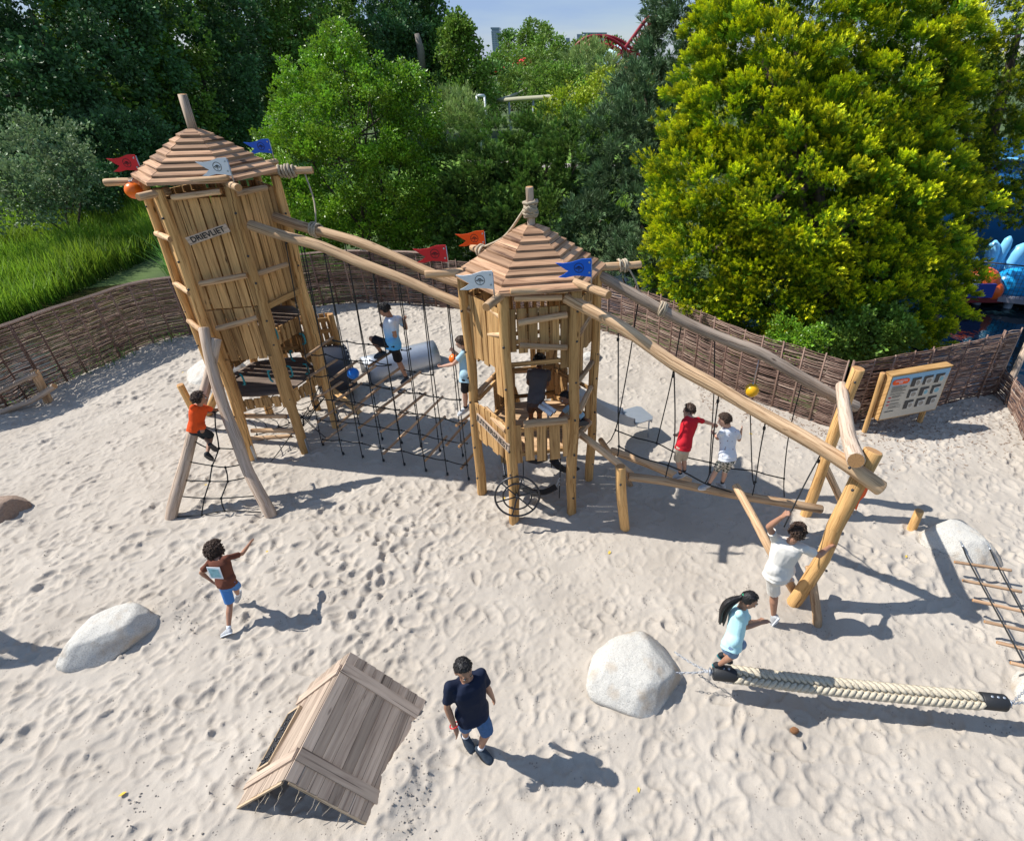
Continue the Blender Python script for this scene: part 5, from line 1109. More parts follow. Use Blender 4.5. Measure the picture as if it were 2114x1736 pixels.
M['yew'] = foliage('yew', (.028, .075, .014), (.18, .30, .05), .12, .6, .2, .5); M['pine'] = foliage('pine', (.035, .075, .033), (.18, .28, .12), .12, .5, .3, .5)
M['alder'] = foliage('alder_leaf', (.07, .18, .014), (.28, .48, .025), .3, .38, .5, .4); M['dark'] = foliage('dark_leaf', (.04, .10, .022), (.20, .35, .06), .18, .5, .3, .55)
M['darkb'] = foliage('blue_dark_leaf', (.028, .08, .034), (.14, .27, .085), .18, .5, .3, .55); M['midg'] = foliage('mid_leaf', (.06, .13, .016), (.26, .40, .055), .25, .5, .3, .5)
M['pale'] = foliage('pale_leaf', (.06, .11, .035), (.28, .38, .18), .25, .5, .3, .45); M['willow_l'] = foliage('willow_leaf', (.13, .21, .06), (.42, .54, .17), .25, .5, .3, .4); M['lime'] = foliage('lime_leaf', (.12, .20, .01), (.48, .54, .03), .25, .5, .3, .4)
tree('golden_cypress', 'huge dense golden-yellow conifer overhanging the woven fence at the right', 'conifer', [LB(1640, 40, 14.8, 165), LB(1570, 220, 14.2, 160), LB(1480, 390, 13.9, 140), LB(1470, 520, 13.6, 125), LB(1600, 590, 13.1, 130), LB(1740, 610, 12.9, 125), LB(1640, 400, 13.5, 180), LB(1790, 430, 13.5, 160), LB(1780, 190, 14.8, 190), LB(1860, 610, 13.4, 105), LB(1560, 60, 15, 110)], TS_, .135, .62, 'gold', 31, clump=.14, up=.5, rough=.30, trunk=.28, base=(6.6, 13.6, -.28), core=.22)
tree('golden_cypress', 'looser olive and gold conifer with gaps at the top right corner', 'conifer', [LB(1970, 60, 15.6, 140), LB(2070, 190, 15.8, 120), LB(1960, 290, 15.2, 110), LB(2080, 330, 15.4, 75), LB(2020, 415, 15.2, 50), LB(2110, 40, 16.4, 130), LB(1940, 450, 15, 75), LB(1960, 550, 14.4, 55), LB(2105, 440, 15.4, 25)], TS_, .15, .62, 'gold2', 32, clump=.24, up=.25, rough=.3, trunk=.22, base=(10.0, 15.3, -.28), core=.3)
tree('dark_shrub', 'dark evergreen mass added behind the golden conifer to darken its gaps', 'shrub', [LB(1590, 500, 17.5, 105), LB(1720, 520, 17.5, 100), LB(1690, 350, 18.5, 115), LB(1820, 400, 18.5, 90), LB(1640, 230, 19, 100)], TL, .26, .6, 'dark', 77, clump=.25, trunk=.1)  # added backing that hides the bright pond and keeps the crown gaps dark
tree('yew', 'broad dark green yew thicket behind the fence left of the low tower roof', 'shrub', [LB(968, 350, 19.5, 58), LB(1050, 325, 20.5, 68), LB(1010, 400, 18.8, 80), LB(990, 480, 18.2, 75), LB(930, 440, 18.4, 55)], TS_, .17, .85, 'yew', 41, clump=.22, up=.3, rough=.35, trunk=.1, stems=3)
tree('yew', 'dark green yew behind the low tower roof, beside the blue-green pine', 'shrub', [LB(1130, 312, 20.5, 70), LB(1120, 400, 19, 82), LB(1110, 480, 18, 80), LB(1190, 340, 19, 70), LB(1060, 520, 17.9, 50)], TS_, .17, .85, 'yew', 42, clump=.22, up=.3, rough=.35, trunk=.1, stems=3)
tree('pine_tree', 'blue-green pine with tufted needles standing left of the golden conifer', 'pine', [LB(1420, 30, 20.5, 75), LB(1400, 130, 20, 75), LB(1330, 190, 19.5, 55), LB(1350, 260, 19, 80), LB(1270, 300, 18.8, 65), LB(1290, 390, 18, 80), LB(1340, 440, 17.2, 70), LB(1230, 470, 17.3, 65)], TT_, .30, 1.0, 'pine', 43, clump=.26, up=.4, rough=.35, trunk=.16)
tree('pine_tree', 'small pine shrub by the fence at the foot of the golden conifer', 'pine', [LB(1340, 545, 14.4, 42), LB(1290, 520, 15.2, 40)], TT_, .26, 1.1, 'pine', 44, clump=.35, up=.5, rough=.3, trunk=.04)
tree('alder_tree', 'bright green leafy alder with many stems behind the fence between the two towers', 'tree', [LB(704, 95, 19, 34), LB(700, 165, 19, 62), LB(762, 205, 19, 55), LB(650, 240, 18.7, 75), LB(740, 275, 18.6, 100), LB(838, 285, 19, 62), LB(615, 330, 18.5, 62), LB(700, 370, 18.3, 105), LB(815, 385, 18.6, 90), LB(868, 235, 19.2, 42), LB(845, 170, 19.4, 28), LB(640, 440, 18.1, 70), LB(745, 455, 18.1, 80), LB(855, 450, 18.3, 62), LB(600, 255, 18.6, 34)], TL, .155, .62, 'alder', 45, clump=.22, up=.3, rough=.3, trunk=.075, stems=7, core=.35, minz=.5)
tree('maple_shrub', 'light green broad-leaved shrub hanging over the fence corner below the golden conifer', 'shrub', [LB(1648, 712, 10.55, 24), LB(1620, 690, 10.9, 24), LB(1680, 700, 10.6, 20)], TL, .13, .8, 'alder', 46, clump=.4, up=.1, trunk=.02, minz=.9)
tree('leafy_shrub', 'dark green shrub crouching behind the fence corner under the golden conifer', 'shrub', [LB(1760, 700, 11.2, 45), LB(1830, 690, 11.6, 45), LB(1710, 705, 11, 30)], TL, .16, .9, 'midg', 47, clump=.35, up=.3, trunk=.03, minz=.2)
tree('leafy_shrub', 'fresh green shrub on the water bank left of the red flag of the low tower', 'shrub', [LB(905, 520, 18.3, 34), LB(950, 505, 18.5, 34), LB(845, 515, 18.5, 26)], TL, .15, .6, 'alder', 48, clump=.35, up=.3, trunk=.03, stems=4)
BIG = 'tall dark trees beyond the meadow'
for i, (lab, lobes, mat, cv) in enumerate([
 ('towering dark tree filling the top left corner', [(60, 20, 34, 150), (110, 130, 33, 140), (10, 200, 30, 130), (200, 60, 36, 120)], 'darkb', .5),
 ('dark tree with sunlit yellow-green sprays, second from the left corner', [(250, 130, 38, 120), (290, 20, 40, 120), (190, 240, 34, 90), (330, 220, 38, 80)], 'midg', .5),
 ('dark blue-green tree behind the roof finial of the tall tower', [(400, 60, 44, 110), (400, 170, 42, 95), (460, 240, 42, 60), (340, 300, 36, 60)], 'darkb', .5),
 ('tall dark tree with pale upper leaves right of the roof finial of the tall tower', [(520, 20, 50, 90), (560, 100, 50, 85), (510, 165, 48, 62), (590, 165, 50, 55)], 'dark', .5),
 ('broad tree with lighter green sprays at the top, left of the bright alder crown', [(640, 30, 54, 85), (690, 110, 55, 70), (620, 120, 54, 70), (640, 190, 52, 50)], 'midg', .45),
 ('very tall dark tree rising behind the bright alder crown', [(770, 20, 60, 100), (760, 130, 58, 90), (830, 190, 58, 65), (850, 80, 62, 75)], 'darkb', .5),
 ('dark tree with a pale bare trunk at the edge of the open sky', [(862, 40, 62, 55), (880, 130, 60, 60), (890, 200, 58, 50), (950, 205, 56, 42)], 'dark', .5),
 ('narrow pointed green tree standing against the sky right of the dark wood', [(948, 62, 56, 18), (950, 100, 56, 30), (962, 140, 56, 36), (978, 190, 55, 36)], 'midg', .55)]):
    tree('tall_tree', lab, 'tree', [LB(*l) for l in lobes], TL, .40 if i < 3 else .5, cv, mat, 60 + i, clump=.2, up=.2, rough=.34, trunk=.35, group=BIG, core=.35)
m = MB(); a = P(866, 70, 56); m.tube([P(872, 150, 56), P(868, 100, 56), P(860, 70, 56)], [.35, .3, .2], 8); tag(m.build('bare_trunk', plain('pale_bark', (.22, .19, .16), .9), loc=tuple(P(872, 150, 56))), 'pale bare trunk showing in the dark wood left of the open sky', 'tree trunk')
tree('pale_shrub', 'pale silvery green shrub in the sun at the left edge below the dark trees', 'shrub', [LB(40, 330, 23, 70), LB(115, 300, 24, 45), LB(10, 400, 21, 60), LB(90, 380, 22, 55), LB(155, 345, 23, 30)], TL, .24, .38, 'pale', 71, clump=.28, up=.8, rough=.55, trunk=.06, stems=3)
tree('dark_shrub', 'dark shadowy bush between the pale shrub and the tall tower roof', 'shrub', [LB(215, 330, 29, 70), LB(270, 300, 31, 60), LB(170, 385, 26, 55)], TL, .3, .6, 'darkb', 72, clump=.24, trunk=.08, stems=2)
tree('dark_shrub', 'dark bush at the meadow edge right of the roof of the tall tower', 'shrub', [LB(465, 275, 42, 34), LB(500, 255, 44, 26), LB(430, 290, 40, 36)], TL, .4, .6, 'dark', 73, clump=.3, trunk=.08, stems=2)
tree('willow_bush', 'rounded pale willow bush beside the white cow statue on the far lawn', 'shrub', [LB(950, 236, 50, 34), LB(975, 250, 50, 22), LB(925, 250, 50, 20)], TW, .8, .9, 'willow_l', 74, clump=.3, up=.8, trunk=.1, group='pale willow bushes on the far lawn')
tree('willow_bush', 'rounded pale willow bush half hidden by the bright alder, left side', 'shrub', [LB(640, 232, 46, 34), LB(612, 245, 46, 18)], TW, .8, .9, 'willow_l', 75, clump=.3, up=.8, trunk=.1, group='pale willow bushes on the far lawn')
tree('willow_bush', 'rounded willow bush half hidden by the bright alder, right side', 'shrub', [LB(897, 225, 54, 24), LB(900, 240, 54, 18)], TW, .8, .9, 'willow_l', 76, clump=.3, up=.8, trunk=.1, group='pale willow bushes on the far lawn')
FT = 'trees of the distant park'
for i, (nm, lab, lobes, mat, tp, sz) in enumerate([
 ('park_tree', 'rounded mid-green tree below the grey skyscraper', [(1052, 124, 95, 20), (1030, 142, 92, 20), (1070, 135, 92, 24)], 'midg', TL, .7),
 ('park_tree', 'dark dome-shaped tree directly right of the grey skyscraper', [(1050, 88, 130, 13)], 'dark', TL, .8),
 ('park_tree', 'airy umbrella-shaped tree rising above the others in front of the sky', [(1105, 68, 100, 18), (1120, 80, 100, 20), (1088, 82, 100, 14), (1105, 105, 100, 20)], 'midg', TL, .6),
 ('park_tree', 'green tree under the red coaster train', [(1130, 120, 85, 34), (1100, 150, 80, 34)], 'midg', TL, .6),
 ('park_tree', 'dark low tree left of the thin skyscraper', [(1150, 122, 110, 16), (1080, 150, 100, 20)], 'dark', TL, .7),
 ('weeping_willow', 'weeping willow under the red coaster arch', [(1225, 136, 85, 30), (1195, 150, 82, 32), (1250, 158, 82, 26)], 'willow_l', TW, 1.3),
 ('park_tree', 'tree in front of the wide glass building', [(1212, 100, 120, 12), (1192, 108, 118, 10)], 'midg', TL, .8),
 ('park_tree', 'small round tree right of the wide glass building', [(1272, 100, 120, 12), (1258, 108, 118, 12)], 'dark', TL, .8),
 ('park_tree', 'dark green tree mass above the beam track', [(1130, 190, 62, 40), (1180, 195, 60, 42), (1080, 190, 66, 34)], 'midg', TL, .45),
 ('lime_tree', 'yellow-green tree in front of the pale dome', [(1245, 172, 55, 20), (1245, 205, 52, 32), (1285, 212, 52, 24)], 'lime', TL, .42),
 ('lime_tree', 'yellow-green bush just above the dark yews', [(1180, 225, 36, 34), (1225, 235, 36, 34), (1130, 245, 36, 22)], 'lime', TL, .32),
 ('park_tree', 'dark green trees behind the white frame', [(1030, 180, 72, 34), (1000, 215, 66, 22)], 'dark', TL, .5),
 ('park_tree', 'green shrub right of the yellow-green bush', [(1275, 240, 34, 34), (1240, 265, 32, 30)], 'midg', TL, .32),
 ('park_tree', 'small tree right of the coaster supports', [(1325, 165, 90, 14), (1330, 180, 85, 18)], 'midg', TL, .6)]):
    tree(nm, lab, 'tree', [LB(*l) for l in lobes], tp, sz, .55, mat, 90 + i, clump=.28, up=.3, rough=.3, trunk=.2, group=FT)

# ------------------------------------------------------------------ far background
M['glassb'] = plain('tower_glass', (.20, .27, .34), .25, .3); M['concr'] = plain('tower_concrete', (.42, .45, .48), .8)
def block(name, label, px0, px1, py, Y, dy, rows, cols, cap=0.):
    a, b = P(px0, py, Y), P(px1, py, Y); h = a.z; rt = thing(name, label, 'building', ((a.x + b.x) / 2, Y + dy / 2, 0)); w = b.x - a.x
    m = MB(); m.box(((a.x + b.x) / 2, Y + dy / 2, h / 2), (w, dy, h)); m.build('wall', M['concr'], rt)
    m = MB()
    for r_ in range(rows):
        for c_ in range(cols): m.box((a.x + w * (c_ + .5) / cols, Y - .05, h * (1 - (r_ + .6) / (rows + .4))), (w / cols * .72, .3, h / rows * .55))
    m.build('window_bands', M['glassb'], rt)
    if cap: m = MB(); m.box(((a.x + b.x) / 2, Y + dy / 2, h + cap * .8), (w * 1.08, dy, cap * .5)); m.box(((a.x + b.x) / 2, Y + dy / 2, h + cap * .3), (w * .9, dy * .9, cap * .6)); m.build('roof_storey', M['glassb'], rt)
block('skyscraper', 'grey skyscraper with a flat crown at the left of the skyline', 1014, 1031, 65, 700, 14, 18, 3, 3)
block('skyscraper', 'thin dark slab tower in the middle of the skyline', 1168, 1176, 79, 800, 10, 16, 1)
block('office_building', 'wide blue glass building behind the trees on the skyline', 1191, 1203, 71, 700, 14, 10, 2)
block('office_building', 'lower glass wing of the wide building, right part', 1204, 1251, 73, 700, 16, 8, 8, 2)
block('office_building', 'small dark flat building by the coaster on the skyline', 1260, 1276, 93, 600, 12, 4, 3)
M['coast'] = plain('coaster_red', lin('#8c2028'), .5); M['csup'] = plain('coaster_grey', (.25, .28, .32), .6); M['tanrail'] = plain('beam_rail', (.33, .32, .22), .7)
RC = thing('roller_coaster', 'red steel roller coaster track on grey supports rising against the sky', 'roller coaster', tuple(P(1290, 160, 95)))
def track(pts, w, r, par, mat='coast', Y=95):
    q = spline([P(x, y, Y_) for x, y, Y_ in pts], 2.5); m = MB(); 
    for dz, dx in ((0, 0), (w, w * .5), (w, -w * .5)): m.tube([p + Vector((dx, dx, dz)) for p in q], r * (1.5 if dx == 0 else 1), 6)
    for p in q: m.tube([p + Vector((w * .5, w * .5, w)), p, p + Vector((-w * .5, -w * .5, w))], r * .6, 4)
    m.build('track', M[mat], par)
track([(1348, 55, 95), (1335, 68, 95), (1318, 92, 94), (1290, 130, 92), (1262, 162, 90)], 1.1, .26, RC); track([(1192, 118, 92), (1215, 98, 92), (1245, 93, 92), (1275, 103, 92), (1300, 122, 92), (1315, 134, 92)], 1.0, .2, RC)
track([(1345, 60, 95), (1352, 75, 95), (1340, 100, 95)], .8, .16, RC)
for a, b in (((1320, 55), (1312, 130)), ((1335, 70), (1330, 140)), ((1296, 125), (1293, 168)), ((1318, 90), (1300, 140)), ((1350, 0), (1348, 48))): m = MB(); m.tube([P(*a, 95), P(*b, 95)], .18, 6); m.build('support', M['csup'], RC)
M['trainr'] = plain('train_red', lin('#d8202c'), .4)
for x0, x1, y0, y1 in ((1016, 1040, 146, 146), (1062, 1094, 138, 124)):
    a, b = P(x0, y0, 90), P(x1, y1, 90); n_ = 5
    for i in range(n_): p = a.lerp(b, (i + .5) / n_); m = MB(); m.sphere(p, (.55, .6, .5), 8, 6); m.box(p + Vector((0, 0, -.3)), (1.1, .8, .5)); m.build('train_car', M['trainr'], RC)
m = MB(); m.box(P(1305, 168, 90), (7, 3, 3.4)); m.box(P(1290, 166, 89), (2, 2, 2.4)); m.build('station', plain('station_red', lin('#b8302c'), .6), RC)
DM = thing('pale_dome', 'pale blue and white dome behind the coaster supports', 'dome', tuple(P(1277, 165, 100))); m = MB(); c_ = P(1276, 142, 100); m.sphere(c_, (2.6, 2.2, 3.0), 24, 16); m.build('dome_shell', plain('dome_white', (.45, .66, .74), .5), DM)
MR = thing('beam_track', 'thin tan elevated rail on grey posts above the yews', 'elevated rail', tuple(P(1100, 215, 52)))
m = MB(); m.tube(spline([P(1028, 209, 55), P(1070, 194, 62), P(1095, 180, 68)], 2), .16, 6); m.build('rail', M['tanrail'], MR)
m = MB(); m.tube(spline([P(1028, 209, 55), P(1070, 205, 52), P(1120, 202, 50), P(1190, 196, 48)], 2), .17, 6); m.build('rail', M['tanrail'], MR)
for x, y, Y in ((1050, 204, 54), (1100, 203, 51), (1150, 200, 49)): m = MB(); a = P(x, y, Y); m.tube([a, Vector((a.x, a.y, -.3))], .1, 6); m.build('post', M['csup'], MR)
WF = thing('white_frame', 'white rectangular goal-like frame standing on the far lawn', 'frame', tuple(P(992, 235, 52)))
a, b = P(984, 198, 52), P(1000, 198, 52)
for q in (a, b): m = MB(); m.tube([q, Vector((q.x + .0, q.y, -.3))], .10, 4); m.build('post', M['white'], WF)
m = MB(); m.tube([a, b], .14, 4); m.build('crossbar', M['white'], WF)
CW = thing('cow_statue', 'white cow-like statue with dark patches on the far lawn', 'statue', tuple(G(908, 272, -.28))); c_ = G(908, 275, .45)
m = MB(); m.sphere(c_, (.85, .42, .46), 16, 10); m.sphere(c_ + Vector((-.95, 0, .3)), (.28, .22, .24), 12, 8); m.tube([c_ + Vector((-.6, 0, .1)), c_ + Vector((-.9, 0, .28))], [.26, .18], 10)
for dx in (-.5, .5):
    for dy in (-.2, .2): m.tube([c_ + Vector((dx, dy, -.2)), c_ + Vector((dx, dy, -.75))], [.13, .09], 8)
bd = m.build('body', plain('cow_white', (.62, .60, .58), .7), CW); m = MB()
for dx, dz in ((-.3, .1), (.25, .2), (.5, -.1)): m.sphere(c_ + Vector((dx, -.36, dz)), (.16, .08, .12), 8, 6)
m.build('patch', M['ink'], bd)
# blue ride and jetty at the right
M['ridew'] = plain('ride_wall', (.015, .14, .36), .45, noise=.15, scale=3); M['lightb'] = plain('light_blue_coral', (.22, .58, .85), .3); M['fishy'] = plain('orange_fibreglass', (.85, .13, .02), .3); M['cyan'] = plain('cyan_fibreglass', (.01, .33, .72), .3)
RW = thing('blue_ride_wall', 'deep blue curved ride wall behind the conifers at the right edge', 'wall', (13.5, 20, -.3)); m = MB()
xs = [(11.6, 23.0), (13.0, 21.6), (16.0, 20.4), (20.0, 20.0), (26.0, 20.0)]; rg_ = []
for x, y in xs: rg_.append([Vector((x, y, -.2)), Vector((x + .1, y + .5, -.2)), Vector((x + .1, y + .5, 3.9)), Vector((x, y, 3.9))])
m.ring_loft(rg_); m.build('wall', M['ridew'], RW); m = MB(); m.tube([Vector((x, y - .05, 3.3)) for x, y in xs], .05, 6); m.build('light_band', M['lightb'], RW)
JT = thing('jetty', 'grey deck with mesh railing over the dark pond at the right edge', 'jetty', (13.5, 15.5, -.3)); ja, jb = P(1930, 605, 17.2), P(2260, 640, 15.6); ja.z = jb.z = .0; jd = (jb - ja).normalized(); jn = Vector((-jd.y, jd.x, 0))
m = MB(); m.plank(ja + jn * .9, jb + jn * .9, 1.9, .14, (0, 0, 1)); m.build('deck', plain('grey_deck', (.28, .27, .30), .8), JT)
for i in range(5): q = ja.lerp(jb, .1 + .2 * i) + jn * .2; m = MB(); m.tube([q, q - Vector((0, 0, .8))], .13, 10); m.build('pile', M['csup'], JT)
m = MB(); n_ = int((jb - ja).length / .11)
for i in range(n_): q = ja.lerp(jb, i / n_); m.box(q + Vector((0, 0, .5)), (.008, .008, 1.0))
for i in range(9): m.plank(ja + Vector((0, 0, .06 + .115 * i)), jb + Vector((0, 0, .06 + .115 * i)), .008, .008, (0, 0, 1))
m.build('mesh_railing', M['bolt'], JT); m = MB(); m.tube([ja + Vector((0, 0, 1.05)), jb + Vector((0, 0, 1.05))], .022, 6); m.build('handrail', M['bolt'], JT)
m = MB(); q = ja.lerp(jb, .66) - jn * .15; m.tube([q - Vector((0, 0, .5)), q + Vector((.0, 0, 3.0))], .085, 10); m.build('steel_post', M['csup'], JT)
FR = thing('ride_vehicle', 'rounded orange and blue fibreglass ride boat on the deck at the right edge', 'ride boat', (13.4, 17.9, .4)); c_ = P(2028, 582, 16.9)
m = MB(); m.sphere(c_, (.50, .42, .45), 24, 16); m.sphere(c_ + Vector((.25, -.2, -.2)), (.32, .28, .32), 16, 10); bd = m.build('orange_shell', M['fishy'], FR)
m = MB(); m.sphere(c_ + Vector((-.38, -.25, .12)), .11, 12, 8); m.build('white_knob', M['white'], bd)
m = MB(); m.box(c_ + Vector((-.25, -.45, -.12)), (.75, .08, .42)); m.build('blue_door', plain('door_blue', (.02, .05, .30), .4), FR)
m = MB(); m.sphere(c_ + Vector((1.15, .1, -.1)), (.72, .5, .5), 20, 12); m.build('cyan_shell', M['cyan'], FR)
m = MB(); m.box(c_ + Vector((.6, 0, -.45)), (2.8, .8, .14)); m.build('red_base', plain('base_red', (.20, .02, .02), .5), FR)
CO = thing('coral_sculpture', 'glossy light blue coral-like sculpture above the orange ride boat', 'sculpture', (13.9, 19.2, 1.6)); c_ = P(2050, 562, 18.0)
for dx, tx, h, r_ in ((-.1, -.25, 1.5, .20), (.22, .28, 1.45, .22), (-.35, -.75, .95, .19), (.0, .05, 1.75, .15), (.45, .85, .75, .19), (-.25, -.55, .6, .16), (.3, .5, .95, .15), (.1, .1, .9, .17)):
    m = MB(); a = c_ + Vector((dx, random.uniform(-.15, .15), -.25)); b = a + Vector((tx * .75, -.1, h * .75)); m.tube([a, a.lerp(b, .4), a.lerp(b, .8), b, b + (b - a).normalized() * r_ * .7], [r_ * .6, r_ * .85, r_ * 1.05, r_ * .8, r_ * .2], 12); m.build('coral_branch', M['lightb'], CO)
NP_ = MB(); q = G(2075, 812); NP_.tube([q - Vector((0, 0, .4)), q + Vector((.25, .3, 1.1))], .07, 10); tag(NP_.build('leaning_post', M['logg'], loc=tuple(q)), 'grey leaning wooden post behind the low overgrown fence at the right edge', 'post')

print('LEAVES', NLEAF)
